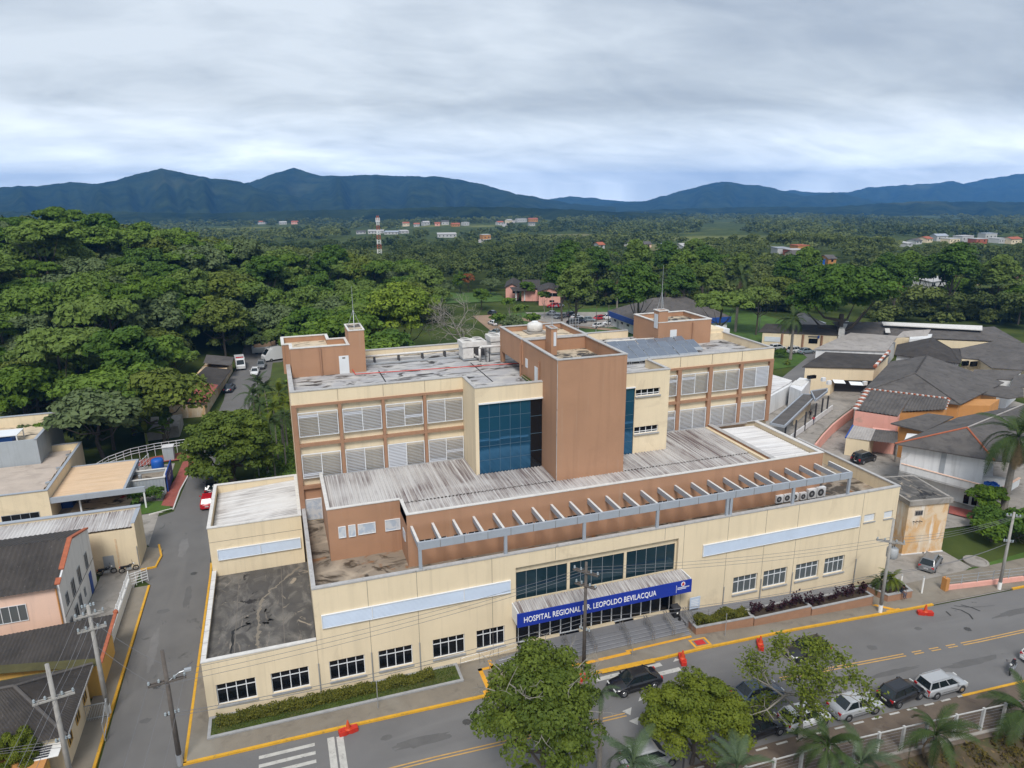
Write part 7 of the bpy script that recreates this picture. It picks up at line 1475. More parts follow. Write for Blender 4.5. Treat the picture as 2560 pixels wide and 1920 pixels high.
def palm(x, y, h, label, lm='leaf_palm', n=15, s=1., name='palm_tree', z=None, r=.16, shaft=False, group=None, dead=0):
    z = gz(x, y) if z is None else z; t = thing(name, label, 'palm', (x, y, z), 0, group); mb = MB(); k = 6; rs = np.random.RandomState(int(abs(x*31+y*17))+3); lean = rs.randn(2)*.02*h
    for i in range(k):
        a, b_ = i/k, (i+1)/k; mb.tube((lean[0]*a*a, lean[1]*a*a, h*a-.3*(i == 0)), (lean[0]*b_*b_, lean[1]*b_*b_, h*b_), r*(1.25-.45*a), r*(1.25-.45*b_), 8, caps=False)
    tr = bpy.data.meshes.new('trunk'); tr.from_pydata(mb.v, [], mb.f); tr.materials.append(MATS['palm_trunk']); o = bpy.data.objects.new('trunk', tr); COL.objects.link(o); o.parent = t
    if shaft:
        mb = MB().tube((lean[0],lean[1],h-.05),(lean[0],lean[1],h+1.1),r*.95,r*.5,8); me = bpy.data.meshes.new('crownshaft'); me.from_pydata(mb.v,[],mb.f); me.materials.append(MATS['frond_stem']); o = bpy.data.objects.new('crownshaft', me); COL.objects.link(o); o.parent = t
    hh = h+(1.0 if shaft else 0)
    for i in range(n):
        o = bpy.data.objects.new('frond', FR[lm][rs.randint(4)]); COL.objects.link(o); o.parent = t; o.location = (lean[0], lean[1], hh)
        o.rotation_euler = (rs.uniform(-.2, .2), rs.uniform(-1.15, .35) if i % 3 else rs.uniform(.2, .75), i*2.4+rs.uniform(-.25, .25)); q = s*rs.uniform(.85, 1.15); o.scale = (q, q, q)
    for i in range(dead):
        o = bpy.data.objects.new('dead_frond', FR[lm][0].copy()); o.data.materials.clear(); o.data.materials.append(MATS['dry_frond']); COL.objects.link(o); o.parent = t; o.location = (lean[0], lean[1], hh-.2); o.rotation_euler = (0, 1.2, i*2.0); o.scale = (s*.8,)*3
    return t
def palm_px(c, x, y, Y, label, s=1., lm='leaf_palm', **k):
    p = on_y(c, x, y, Y); return palm(p[0], Y, max(1.5, p[2]-gz(p[0], Y)), label, lm, s=s, **k)
palm_px('Y2', 80, 1560, -20.5, 'grey-green palm in front of the silver car, leftmost of the foreground palms', 1.1, 'leaf_palm_grey', n=14)
palm_px('Y2', 1270, 1600, -20.8, 'grey-green palm left of the first fence posts in the foreground', 1.05, 'leaf_palm_grey', n=17)
palm_px('Y3', 30, 1330, -20.6, 'green palm in front of the third fence post, centre of the foreground palms', 1.05, 'leaf_palm', n=15)
palm_px('Y3', 1240, 1230, -20.8, 'ragged palm with dry yellow fronds in front of the black hatchback', 1.15, 'leaf_palm', n=15, dead=3)
palm_px('Y3', 2230, 960, -20.6, 'dark palm cut by the right frame edge in the foreground', 1.3, 'leaf_palm', n=17, dead=2)
palm_px('Y3', 420, 1560, -21.3, 'low palm at the bottom edge in front of the fence wall', 1.2, 'leaf_palm_grey', n=13)
palm_px('D', 1300, 1500, -14.6, 'young palm with upright fronds beside the largest street tree', .75, 'leaf_palm_grey', n=10)
palm_px('E1', 2120, 990, 6.0, 'tall palm with drooping fronds at the right edge by the white ward', 2.1, n=22, r=.36, dead=5)
palm_px('D', 1597, 608, 111, 'royal palm with reddish crownshaft right of the blue-banded building', 1.9, n=18, r=.32, shaft=True, dead=3)
palm_px('D', 1716, 690, 80, 'royal palm on the lawn in front of the cream office', 1.7, n=18, r=.3)
palm_px('D', 1335, 600, 150, 'fan palm with skirt of dead fronds left of the lightning mast', 1.1, n=26, r=.22, dead=6); palm_px('D', 1432, 600, 150, 'fan palm behind the right roof shaft', 1.1, n=26, r=.22, dead=2)
for i, (x, y, Y) in enumerate([(545,855,62),(575,840,68),(600,850,60),(560,875,56),(590,885,54),(612,870,58),(608,905,50),(620,835,72),(583,915,47),(555,830,75)]):
    palm_px('D', x, y, Y, ['slender palm nearest the rear road','tall slender palm above the round tree','bright palm against the hospital corner','low palm behind the round tree top','yellowish palm beside the hospital corner','palm crowded against the hospital wall','short palm between post and wall','rearmost palm of the clump by the hospital','small palm right of the concrete pole','feathery palm at the head of the clump'][i], 1.15, 'leaf_lime' if i in (2,4,5) else 'leaf_palm', n=14, r=.1, group='palm clump beside the hospital')
palm(63.4, -2.6, 1.1, 'short bushy palm in the end planter by the driveway', 'leaf_lime', 24, .62, 'planter_palm', z=-1.1); palm(62.6, -2.2, .8, 'second short palm in the end planter, behind the pole', 'leaf_palm', 20, .55, 'planter_palm', z=-1.1)
palm(115.5, 76.5, .6, 'tiny bright yucca on the lawn beside the royal palm', 'leaf_lime', 22, .45, 'yucca')
# banana plant
p = on_y('D', 312, 920, 66); t = thing('banana_plant', 'banana plant with broad upright leaves at the forest edge behind the clinic', 'banana plant', (p[0], 66, gz(p[0], 66)))
rs = np.random.RandomState(9); mb = MB().tube((0,0,-.2),(0,0,p[2]-gz(p[0],66)-1),.22,.14,8); me = bpy.data.meshes.new('stem'); me.from_pydata(mb.v,[],mb.f); me.materials.append(MATS['frond_stem']); o = bpy.data.objects.new('stem', me); COL.objects.link(o); o.parent = t
for i in range(12):
    an = i*2.4; el = rs.uniform(.3, 1.25); L = 3.6; V = []; F = []; h0 = p[2]-gz(p[0],66)-1.2
    for k in range(7):
        u = k/6; q = np.array([math.cos(an)*L*u*math.cos(el), math.sin(an)*L*u*math.cos(el), h0+L*u*math.sin(el)-1.1*u*u]); w = .42*math.sin(math.pi*min(.97, u*.9+.08)); sd = np.array([-math.sin(an), math.cos(an), 0])*w; V += [q-sd+[0,0,.1], q, q+sd+[0,0,.1]]
    for k in range(6): F += [(3*k,3*k+1,3*k+4,3*k+3),(3*k+1,3*k+2,3*k+5,3*k+4)]
    me = npmesh('leaf', V, F, 'leaf_lime' if i % 3 else 'leaf_bright', rs.uniform(.3, .9, 12)); o = bpy.data.objects.new('leaf', me); COL.objects.link(o); o.parent = t
# hedges, planters
def leaf_mass(name, label, cat, boxes, n, leaf, mname, seed, parent=None, kind=None):
    rs = np.random.RandomState(seed); P = []
    for (x0, x1, y0, y1, z0, z1, k) in boxes:
        m_ = int(n*k); u = rs.rand(m_, 3); u[:, 2] = 1-(1-u[:, 2])**2*1.0; q = np.stack([x0+(x1-x0)*u[:, 0], y0+(y1-y0)*u[:, 1], z0+(z1-z0)*u[:, 2]*(.65+.35*np.sin(u[:, 0]*(x1-x0)*2.3+seed))], -1); P.append(q)
    P = np.concatenate(P); V, F = leaf_quads(P, rs.randn(len(P), 3)*.6+np.array([0, -.3, .8]), leaf, rs)
    if parent is not None: V = V-np.array(ORG[parent.name])
    me = npmesh(name, V, F, mname, rs.rand(len(P)))
    o = link(name, me, parent, ORG[parent.name] if parent is not None else (0,0,0))
    if parent is None: tag(o, label, cat, kind=kind)
    return o
def planter_box(name, label, pts, z0, z1, soilz, wall='beam_brown'):
    """low brick-brown planter with grey coping along the polygon"""
    c_ = np.mean(pts, 0); t = thing(name, label, 'planter', (c_[0], c_[1], z0)); ccw = pts
    part(inset_ring(ccw, .16, z0-.4, z1-.08), 'wall', wall, t); part(inset_ring(ccw, .2, z1-.08, z1, .03), 'coping', 'kerb_grey', t); part(MB().prism(inset(ccw, .97), z0-.2, soilz), 'soil_bed', 'soil', t); return t
lb = planter_box('lawn_bed', 'long kerbed lawn bed under the left front windows', [(.05,-2.3),(19.4,-2.3),(19.4,-.05),(.05,-.05)], -1, -.72, -.80, 'kerb_grey'); part(MB().prism([(.25,-2.1),(19.2,-2.1),(19.2,-.1),(.25,-.1)], -.8, -.78), 'turf', 'grass_ground', lb)
o = leaf_mass('grass_tuft', '', '', [(.3,19.1,-2.05,-.1,-.78,-.68,1.)], 6000, .05, 'grass_blade', 3, lb); o['kind'] = 'stuff'
hd = leaf_mass('clipped_hedge', 'olive-green low hedge growing in the lawn bed under the windows', 'hedge', [(.6,17.2,-1.5,-.35,-.78,-.25,1.),(2,12,-1.4,-.5,-.78,-.12,.4)], 12000, .075, 'leaf_hedge', 8)
P1 = planter_box('planter', 'brown stepped planter nearest the entrance steps', [(40.7,-3.1),(46.6,-3.4),(46.6,-1.9),(40.7,-1.9)], -1.1, -.15, -.3); P2 = planter_box('planter', 'brown stepped planter in the middle of the right-hand row', [(46.7,-3.42),(53.0,-3.52),(53.0,-1.95),(46.7,-1.95)], -1.3, -.32, -.45); P3 = planter_box('planter', 'brown stepped planter, last before the transformer pole', [(53.1,-3.54),(60.3,-3.68),(60.3,-2.0),(53.1,-2.0)], -1.7, -.62, -.75); P4 = planter_box('planter', 'separate brown end planter by the driveway with a palm in it', [(62.2,-3.65),(65.2,-3.75),(65.6,-1.5),(61.6,-1.5)], -2, -1.02, -1.12)
leaf_mass('yellow_shrub_row', 'row of yellow-green shrubs in the planter nearest the steps', 'shrub', [(41.0,46.3,-3.0,-2.0,-.3,.55,1.)], 5200, .09, 'leaf_hedge', 13)
rs = np.random.RandomState(31); i = 0
proto = None
spots = [(x, -3.0+rs.uniform(0, .75), -.45) for x in np.arange(46.95, 52.9, .42)]+[(x, -3.1+rs.uniform(0, .8), -.75) for x in np.arange(53.4, 60.2, .45)]
for x, y, z in spots:
    n_ = 46; q = rs.randn(n_, 3)*np.array([.14, .14, .2])+np.array([0, 0, .5]); h_ = rs.uniform(.7, 1.25)
    if proto is None or i % 6 == 0:
        V, F = leaf_quads(q, rs.randn(n_, 3)+np.array([0, 0, .6]), .13, rs); proto = npmesh('foliage', V, F, 'leaf_purple', rs.rand(n_)); st = bpy.data.meshes.new('stem'); mb = MB().tube((0,0,-.05),(0,0,.5),.02,.012,5); st.from_pydata(mb.v,[],mb.f); st.materials.append(MATS['bark'])
    t = thing('purple_cordyline', 'dark purple leafy plant in the %s' % ('middle stepped planter' if x < 53 else 'last stepped planter'), 'plant', (x, y, z), rs.uniform(0, 6)+.01, 'purple plants in the middle planter' if x < 53 else 'purple plants in the last planter'); t.scale = (h_, h_, h_)
    for nm, me in (('stem', st), ('foliage', proto)): o = bpy.data.objects.new(nm, me); COL.objects.link(o); o.parent = t
    i += 1
# small dark planter bed left of the steps
P5 = planter_box('planter', 'small low planter with bare soil left of the entrance steps', [(22.9,-3.2),(24.7,-3.2),(24.7,-1.9),(22.9,-1.9)], -1, -.55, -.62)
leaf_mass('rough_grass_bank', 'rough grass and weeds', 'grass', [(22,75,-25.5,-20.6,-3.2,-2.0,1.),(22,75,-22,-20.2,-2.6,-1.2,.5)], 14000, .13, 'leaf_rust', 19, kind='stuff')
leaf_mass('garden_undergrowth', 'low garden undergrowth', 'undergrowth', [(3,9,42,86,-1.1,-.3,1.),(12,60,31,70,-1.1,.0,1.6)], 9000, .3, 'leaf_forest', 23, kind='stuff')
# ------------------------------------------------------------------ vehicles
def paint(name, c, rough=.32): mat(name, c, rough, var=.02, coat=.5, spec=.5)
for nm, c in dict(paint_black=(.008,.008,.01), paint_silver=(.36,.37,.38), paint_white=(.66,.66,.66), paint_grey=(.16,.165,.17), paint_red=(.42,.012,.02), paint_blue=(.05,.075,.115), paint_slate=(.20,.245,.27), paint_magenta=(.28,.02,.07), paint_navy=(.015,.02,.035), paint_orange=(.55,.22,.04)).items(): paint(nm, c)
def car(x, y, h, kind, pm, label, L=4.2, name=None, z=None, group=None):
    """x forward in local axes; h heading in degrees; every part a mesh of its own"""
    z = gz(x, y) if z is None else z
    t = thing(name or {'sedan':'sedan_car','hatch':'hatchback_car','wagon':'station_wagon','suv':'suv_car'}[kind], label, 'car', (x, y, z+.005), R_(h)+1e-5, group)
    W = {'suv':1.82}.get(kind, 1.68); H = {'suv':1.64,'sedan':1.44,'hatch':1.46,'wagon':1.48}[kind]; hw = W/2; wr = .31 if kind != 'suv' else .36; belt = .92 if kind != 'suv' else 1.05
    tail = {'sedan':.94,'hatch':.92,'wagon':.93,'suv':1.05}[kind]
    st = [(-.5,.36,.70,.80),(-.485,.24,.82,.93),(-.44,.20,tail,.985),(-.25,.19,belt,1.),(.10,.19,belt,1.),(.22,.19,belt-.01,1.),(.38,.20,belt-.12,.98),(.47,.22,belt-.24,.92),(.5,.32,belt-.36,.78)]
    mb = MB(); n = 10
    for (u, zl, zt, k) in st:
        w = hw*k; xx = u*L
        mb.v += [(xx,-w*.82,zl),(xx,-w*.97,zl+.12),(xx,-w,zl+(zt-zl)*.5),(xx,-w*.965,zt-.10),(xx,-w*.80,zt),(xx,w*.80,zt),(xx,w*.965,zt-.10),(xx,w,zl+(zt-zl)*.5),(xx,w*.97,zl+.12),(xx,w*.82,zl)]
    for i in range(len(st)-1):
        for j in range(n): a = i*n+j; b_ = i*n+(j+1)%n; mb.f.append((a, b_, b_+n, a+n))
    mb.f += [tuple(range(n)), tuple(range((len(st)-1)*n, len(st)*n))[::-1]]
    bd = mb.build('body', pm, None, smooth=False); bd.parent = t
    for p_ in bd.data.polygons: p_.use_smooth = True
    bd.data.set_sharp_from_angle(angle=R_(42))
    def sub(mbx, nm, mn, par=None): o = mbx.build(nm, mn); o.parent = par or t; return o
    xb0, xr0, xr1, xb1 = {'sedan':(-.37,-.22,.08,.25),'hatch':(-.47,-.36,.08,.25),'wagon':(-.475,-.42,.08,.25),'suv':(-.47,-.40,.07,.24)}[kind]
    xb0, xr0, xr1, xb1 = (q*L for q in (xb0, xr0, xr1, xb1)); wb, wt = hw*.82, hw*.66
    zb0, zb1 = (tail-.02 if kind == 'sedan' else belt-.02), belt-.03
    B = [(xb0,-wb,zb0),(xb1,-wb,zb1),(xb1,wb,zb1),(xb0,wb,zb0)]; Tp = [(xr0,-wt,H-.03),(xr1,-wt,H-.03),(xr1,wt,H-.03),(xr0,wt,H-.03)]
    rf = MB().add([(xr0-.06,-wt-.03,H-.05),(xr1+.06,-wt-.03,H-.05),(xr1+.06,wt+.03,H-.05),(xr0-.06,wt+.03,H-.05),(xr0+.12,-wt+.1,H+.02),(xr1-.14,-wt+.1,H+.02),(xr1-.14,wt-.1,H+.02),(xr0+.12,wt-.1,H+.02)],[(4,5,6,7),(0,1,5,4),(1,2,6,5),(2,3,7,6),(3,0,4,7),(3,2,1,0)])
    roof = sub(rf, 'roof', pm)
    pil = MB()
    for a, b_ in zip(B, Tp): pil.bar(a, b_, .09, .09)
    for s in (-1, 1):
        for f_ in ((.5,) if kind in ('sedan','hatch') else (.34,.68)): pil.bar((xb0+(xb1-xb0)*f_, s*wb, belt-.03), (xr0+(xr1-xr0)*f_, s*wt, H-.03), .08, .06)
    sub(pil, 'pillars', pm, roof)['kind'] = 'stuff'
    sub(MB().quad(B[1],B[2],Tp[2],Tp[1]), 'windscreen', 'glass_car'); sub(MB().quad(B[3],B[0],Tp[0],Tp[3]), 'rear_window', 'glass_car')
    for s, (i, j) in ((-1,(0,1)),(1,(3,2))): sub(MB().quad(B[i],B[j],Tp[j],Tp[i]), 'side_window', 'glass_car')
    for sx in (-.31, .31):
        for s in (-1, 1):
            c_ = (sx*L, s*(hw-.10), wr); wh = sub(MB().tube((sx*L,s*(hw-.2),wr),(sx*L,s*(hw+.012),wr),wr,wr,16), 'wheel', 'black_rubber'); sub(MB().tube((sx*L,s*(hw+.008),wr),(sx*L,s*(hw+.022),wr),wr*.62,wr*.58,10), 'rim', 'rim', wh)
            sub(MB().tube((sx*L,s*(hw-.25),wr+.03),(sx*L,s*(hw+.004),wr+.03),wr*1.16,wr*1.16,16), 'wheel_arch', 'dark_metal', wh)
    for s in (-1, 1):
        ht = .42 if kind in ('wagon','suv') else .2
        sub(MB().box(-.497*L,-.47*L,s*hw*.72-.13,s*hw*.72+.13,tail-.1-ht,tail-.1), 'tail_light', 'lamp_red'); sub(MB().box(.462*L,.488*L,s*hw*.62-.17,s*hw*.62+.17,belt-.37,belt-.24), 'headlight', 'lamp_clear'); sub(MB().box(.17*L,.17*L+.12,s*(hw+.1)-.08,s*(hw+.1)+.08,belt-.04,belt+.1), 'door_mirror', pm)
        sub(MB().box(-.2*L,.2*L,s*hw*1.0-.006,s*hw*1.0+.006,.50,.54), 'side_moulding', 'dark_metal')
    sub(MB().box(-.508*L,-.498*L,-.22,.22,.50,.62), 'number_plate', 'plate'); sub(MB().box(-.512*L,-.49*L,-hw*.78,hw*.78,.30,.48), 'rear_bumper', pm); sub(MB().box(.488*L,.51*L,-hw*.74,hw*.74,.30,.45), 'front_bumper', pm if kind != 'suv' else 'dark_metal'); sub(MB().box(.492*L,.503*L,-.35,.35,.46,.56), 'grille', 'dark_metal')
    if kind in ('wagon','suv'):
        for s in (-1, 1): sub(MB().bar((xr0+.1,s*wt*.95,H+.05),(xr1-.1,s*wt*.95,H+.05),.04,.04), 'roof_rail', 'grey_metal', roof)
    return t
car(32.3,-7.3,182,'sedan','paint_black','black sedan driving past the hospital steps, partly behind the lime tree',4.4)
car(40.8,-11.6,2,'sedan','paint_blue','dark blue-grey car in the road half hidden by the lime tree',4.2)
car(48.5,-8.2,180,'hatch','paint_black','dark car in the far lane hidden behind the sparse tree',4.0)
car(38.6,-14.75,3,'hatch','paint_black','black parked hatchback nearest the lime tree',4.0)
car(42.5,-14.9,1,'hatch','paint_white','white parked hatchback behind the sparse tree trunk',3.9)
car(47.2,-15.0,0,'sedan','paint_silver','silver parked sedan in the middle of the row',4.2)
car(52.0,-14.85,6,'hatch','paint_black','black parked hatchback behind the silver station wagon',3.9)
car(56.0,-15.05,-1,'wagon','paint_silver','silver parked station wagon with red tail lights and roof rails',4.15)
car(29.6,-14.6,0,'hatch','paint_silver','silver parked car behind the leftmost foreground palm',4.1)
car(68.2,-14.9,-4,'hatch','paint_white','white car cut by the right frame edge behind motorcycle',4.1)
car(72.5,.6,29,'hatch','paint_grey','grey hatchback parked in the driveway beside the stained substation',4.0)
car(89.4,27.3,12,'suv','paint_black','black car in the yard beside the small cream shed',4.2)
car(-2.75,41.2,90,'hatch','paint_red','red car parked on the side road behind the left block',4.0); car(-2.6,45.8,90,'hatch','paint_black','black car parked behind the red car on the side road',4.0); car(-2.5,50.2,90,'sedan','paint_slate','grey car parked under the round tree on the side road',4.2)
car(-2.4,96.6,80,'sedan','paint_navy','dark car parked by the shed on the rear road',4.2); car(2.3,108.6,265,'sedan','paint_white','white car coming down the rear road',4.2); car(3.6,114,265,'suv','paint_grey','grey car behind the white one on the rear road',4.3)
LOT = [('Y5',980,1025,'sedan','paint_white',-35,'white car at the top left of the rear car park'),('Y5',1100,1080,'hatch','paint_grey',200,'grey car second from left in the rear car park'),('Y5',1320,1050,'suv','paint_navy',10,'dark blue car behind the white sedan in the car park'),('Y5',1400,1085,'sedan','paint_white',15,'white sedan in the centre of the rear car park'),('Y5',1340,1170,'sedan','paint_black',-35,'black car at the front of the rear car park'),('Y5',1450,1150,'suv','paint_navy',-40,'dark car beside the black one in the car park'),('Y5',1600,1130,'sedan','paint_slate',-30,'blue-grey car right of the dark ones in the car park'),('Y5',1770,1105,'hatch','paint_red',190,'bright red car in the rear car park'),('Y5',1915,1095,'suv','paint_white',170,'white car beside the blue-banded building corner'),('Y5',1960,1190,'hatch','paint_white',160,'white car nearest the blue-banded building wall'),('Y5',1770,1235,'sedan','paint_white',20,'white car on the lane in front of car park'),
 ('Y5',985,885,'suv','paint_red',160,'dark red car under the pink house gable'),('Y5',1080,880,'sedan','paint_slate',20,'grey-green car beside the dark red one'),('Y5',170,1175,'suv','paint_white',165,'white car on the dirt lane left of the water tank'),('Y5',305,1230,'hatch','paint_magenta',120,'magenta car on the dirt lane'),('Y5',370,1265,'sedan','paint_white',110,'white car just behind the magenta one'),('Y5',25,1110,'wagon','paint_white',100,'white van-like car high on the dirt lane'),('Z2',620,290,'hatch','paint_white',100,'white car right of the bare tree'),('Z2',660,415,'sedan','paint_slate',120,'grey car behind the chillers'),('Z2',610,150,'hatch','paint_navy',100,'dark car at the top of the dirt lane')]
for c_, x, y, k, pm, h, lab in LOT:
    p = on_z(c_, x, y, -1); car(p[0], p[1], h, k, pm, lab, 4.1)
for x, y, k, pm, h, lab in ((345,325,'suv','paint_white',5,'white van behind the royal palm by the cream office'),(430,330,'sedan','paint_slate',0,'blue-grey car behind the royal palm'),(200,300,'hatch','paint_white',0,'white car left of the royal palm')):
    p = on_z('E1', x, y, -1); car(p[0], p[1], h, k, pm, lab, 4.3)
def van(x, y, h, label, kind='ambulance'):
    z = gz(x, y); t = thing('ambulance_van' if kind == 'ambulance' else 'box_truck', label, 'van' if kind == 'ambulance' else 'truck', (x, y, z), R_(h)+1e-5); L, W, H = (5.4, 2.0, 2.5) if kind == 'ambulance' else (7.5, 2.4, 3.2)
    def sub(mbx, nm, mn, par=None): o = mbx.build(nm, mn); o.parent = par or t; return o
    sub(MB().prism([(-L/2,-W/2),(L*.24,-W/2),(L*.24,W/2),(-L/2,W/2)], .4, H), 'box_body', 'paint_white')
    sub(MB().add([(L*.24,-W*.47,.4),(L*.5,-W*.47,.4),(L*.5,W*.47,.4),(L*.24,W*.47,.4),(L*.24,-W*.47,H*.92),(L*.33,-W*.44,H*.9),(L*.33,W*.44,H*.9),(L*.24,W*.47,H*.92),(L*.46,-W*.47,H*.5),(L*.46,W*.47,H*.5),(L*.5,-W*.47,H*.42),(L*.5,W*.47,H*.42)],[(0,1,10,8,5,4),(3,7,6,9,11,2),(1,2,11,10),(10,11,9,8),(8,9,6,5),(5,6,7,4)]), 'cab', 'paint_white')
    sub(MB().quad((L*.463,-W*.4,H*.52),(L*.463,W*.4,H*.52),(L*.338,W*.38,H*.88),(L*.338,-W*.38,H*.88)), 'windscreen', 'glass_car')
    for sx in (-.3,.3):
        for s in (-1,1): w = sub(MB().tube((sx*L,s*(W/2-.25),.36),(sx*L,s*(W/2+.01),.36),.36,.36,14), 'wheel', 'black_rubber'); sub(MB().tube((sx*L,s*(W/2),.36),(sx*L,s*(W/2+.02),.36),.2,.2,10), 'rim', 'rim', w)
    if kind == 'ambulance':
        sub(MB().box(L*.1,L*.2,-W*.4,W*.4,H,H+.16), 'light_bar', 'lamp_red')
        for s in (-1,1): sub(MB().box(-L*.45,L*.2,s*W/2-.01,s*W/2+.01,1.1,1.3), 'red_stripe', 'traffic_red')
    for s in (-1,1): sub(MB().box(L*.495,L*.505,s*W*.36-.14,s*W*.36+.14,.7,.95), 'headlight', 'lamp_clear')
    return t
van(-.9,115.5,275,'white ambulance van facing the camera on the rear road'); van(7.5,121,200,'white box truck with red panel at end of the rear road','truck')
t = thing('site_trailer', 'grey trailer with orange-brown load beyond the box truck', 'trailer', (4,128,-1)); part(MB().box(1.5,7.5,126.5,129,-.3,1.0),'bed','grey_wall',t); part(MB().prism([(2,126.8),(7,126.8),(7,128.6),(2,128.6)],1.0,[1.6,2.2,2.0,1.4]),'load','earth_track',t)
for x in (2.5,6.3): part(MB().tube((x,126.5,-.6),(x,129,-.6),.42,.42,12),'axle_wheels','black_rubber',t)
# motorcycles
def motorbike(x, y, h, label, pm='paint_black', group=None, lean=.12):
    z = gz(x, y)+.03; t = thing('motorcycle', label, 'motorcycle', (x, y, z), R_(h)+1e-5, group); t.rotation_euler[0] = lean
    def sub(mbx, nm, mn, par=None, smooth=False): o = mbx.build(nm, mn, smooth=smooth); o.parent = par or t; return o
    for xx in (-.64,.66):
        mb = MB(); n = 16
        for i in range(n):
            a, b_ = 2*math.pi*i/n, 2*math.pi*(i+1)/n; mb.tube((xx+.27*math.cos(a),0,.31+.27*math.sin(a)),(xx+.27*math.cos(b_),0,.31+.27*math.sin(b_)),.05,.05,6,caps=False)
        w = sub(mb,'wheel','black_rubber'); s_ = MB().tube((xx,-.05,.31),(xx,.05,.31),.07,.07,8)
        for k in range(5): a = k*1.257; s_.tube((xx,0,.31),(xx+.25*math.cos(a),0,.31+.25*math.sin(a)),.014,.014,4)
        sub(s_,'spokes','rim',w); sub(MB().add([(xx-.24,-.07,.56),(xx+.24,-.07,.58),(xx+.24,.07,.58),(xx-.24,.07,.56),(xx,-.07,.65),(xx,.07,.65)],[(0,4,5,3),(4,1,2,5)]),'mudguard',pm)
    sub(MB().tube((.66,0,.31),(.42,0,.95),.03).tube((.42,0,.9),(-.1,0,.5),.04).tube((-.1,0,.5),(-.64,0,.31),.035).tube((-.1,0,.5),(-.45,0,.75),.03),'frame','dark_metal')
    sub(MB().box(-.2,.28,-.13,.13,.30,.58),'engine','grey_metal'); sub(MB().lathe((.18,0,.66),[(.12,0),(.17,.1),(.15,.2),(.05,.25)],10),'fuel_tank',pm,None,True); sub(MB().slab([(-.75,-.12,.80),(.05,-.13,.76),(.05,.13,.76),(-.75,.12,.80)],.10),'seat','cloth_black'); sub(MB().tube((.40,-.36,1.0),(.40,.36,1.0),.018).tube((.42,0,.93),(.40,0,1.0),.03),'handlebar','dark_metal'); sub(MB().lathe((.52,0,.84),[(.05,0),(.1,.05),(.08,.14)],8),'headlamp','lamp_clear')
    sub(MB().tube((-.1,.15,.32),(-.75,.17,.42),.045),'exhaust','rim'); sub(MB().box(-.84,-.76,-.06,.06,.72,.8),'tail_lamp','lamp_red')
    for s in (-1,1): sub(MB().tube((.38,s*.3,1.0),(.36,s*.34,1.14),.01).box(.34,.37,s*.34-.05,s*.34+.05,1.1,1.17),'mirror','dark_metal')
    return t
motorbike(-11.6,26.2,8,'left of the two motorcycles parked against the cream clinic wall'); motorbike(-9.5,26.1,10,'right of the two motorcycles parked against the cream clinic wall'); motorbike(64.0,-15.1,205,'motorcycle on the road beside the right frame edge')
# ------------------------------------------------------------------ poles and lines
def pole(x, y, h, label, mname, r=.17, arms=(), z=None, lamp=None, extra=None, name='utility_pole'):
    z = gz(x, y) if z is None else z; t = thing(name, label, 'utility pole', (x, y, z)); part(MB().tube((x,y,z-.3),(x,y,z+h),r,r*.62,10),'shaft',mname,t,True)
    part(MB().tube((x,y,z),(x,y,z+.9),r*1.12,r*1.1,10),'base_band','white_paint' if mname == 'concrete_pole' else 'galvanised',t)
    for (az, L, an, dbl_) in arms:
        c_, s_ = math.cos(R_(an)), math.sin(R_(an)); offs = (-.13,.13) if dbl_ else (.13,)
        for o_ in offs:
            a = part(MB().bar((x-c_*L/2-s_*o_,y-s_*L/2+c_*o_,z+az),(x+c_*L/2-s_*o_,y+s_*L/2+c_*o_,z+az),.09,.11),'crossarm','concrete_pole' if mname == 'concrete_pole' else 'wood_pole',t)
        for u in (-.46,-.2,.2,.46): part(MB().lathe((x+c_*L*u,y+s_*L*u,z+az+.05),[(.05,0),(.085,.06),(.05,.12),(.085,.18),(.04,.26)],8),'insulator','insulator',a)
    if lamp:
        lx, ly, lz = lamp; part(MB().path([(x,y,z+lz-.5),(x+lx*.6,y+ly*.6,z+lz),(x+lx,y+ly,z+lz+.05)],.035),'lamp_arm','galvanised',t); part(MB().box(x+lx-.2,x+lx+.25,y+ly-.13,y+ly+.13,z+lz-.02,z+lz+.12),'lamp_head','grey_metal',t)
    return t
pole(-1.62,-4.0,9.3,'dark weathered pole at the street corner, its arm over the side road','wood_pole',.19,((6.9,2.4,8,True),(4.2,.9,8,False)),lamp=(1.3,.2,7.3))
pole(-7.4,3.2,9.6,'pale concrete pole with two crossarms, right one of the left pair','concrete_pole',.2,((8.8,1.9,12,True),(7.6,1.9,12,True),(9.4,.8,12,False)))
pole(-7.95,-4.8,10.4,'pale concrete pole nearest the bottom left corner','concrete_pole',.2,((7.9,2.3,12,True),(4.6,.8,12,False)))
tp = on_y('C2',903,490,-4.35); pole(tp[0],-4.35,tp[2]-gz(tp[0],-4.35),'weathered pole standing in front of the hospital sign','wood_pole',.17,((tp[2]-gz(tp[0],-4.35)-.9,2.2,-50,True),(tp[2]-gz(tp[0],-4.35)-2.1,1.8,-50,True),(4.0,.9,-50,False)))
pe = pole(60.06,-4.85,9.9,'concrete pole carrying a grey transformer beside the last planter','concrete_pole',.18,((7.6,2.4,-38,True),))
part(MB().lathe((60.75,-4.6,3.9),[(.42,0),(.5,.08),(.5,.95),(.42,1.02),(.2,1.08)],14),'transformer','tank_grey',pe,True)
for k in range(3): part(MB().tube((60.5+k*.22,-4.6,4.9),(60.5+k*.22,-4.6,5.35),.045,.03),'bushing','dark_metal',pe)
pf = pole(75.1,-5.3,8.7,'concrete pole by the low fence at the right side','concrete_pole',.17,((8.2,1.2,-38,False),(5.4,.8,-38,False)))
pole(4.6,48.1,8.3,'bare grey pole right of the round olive tree','wood_pole',.15); 
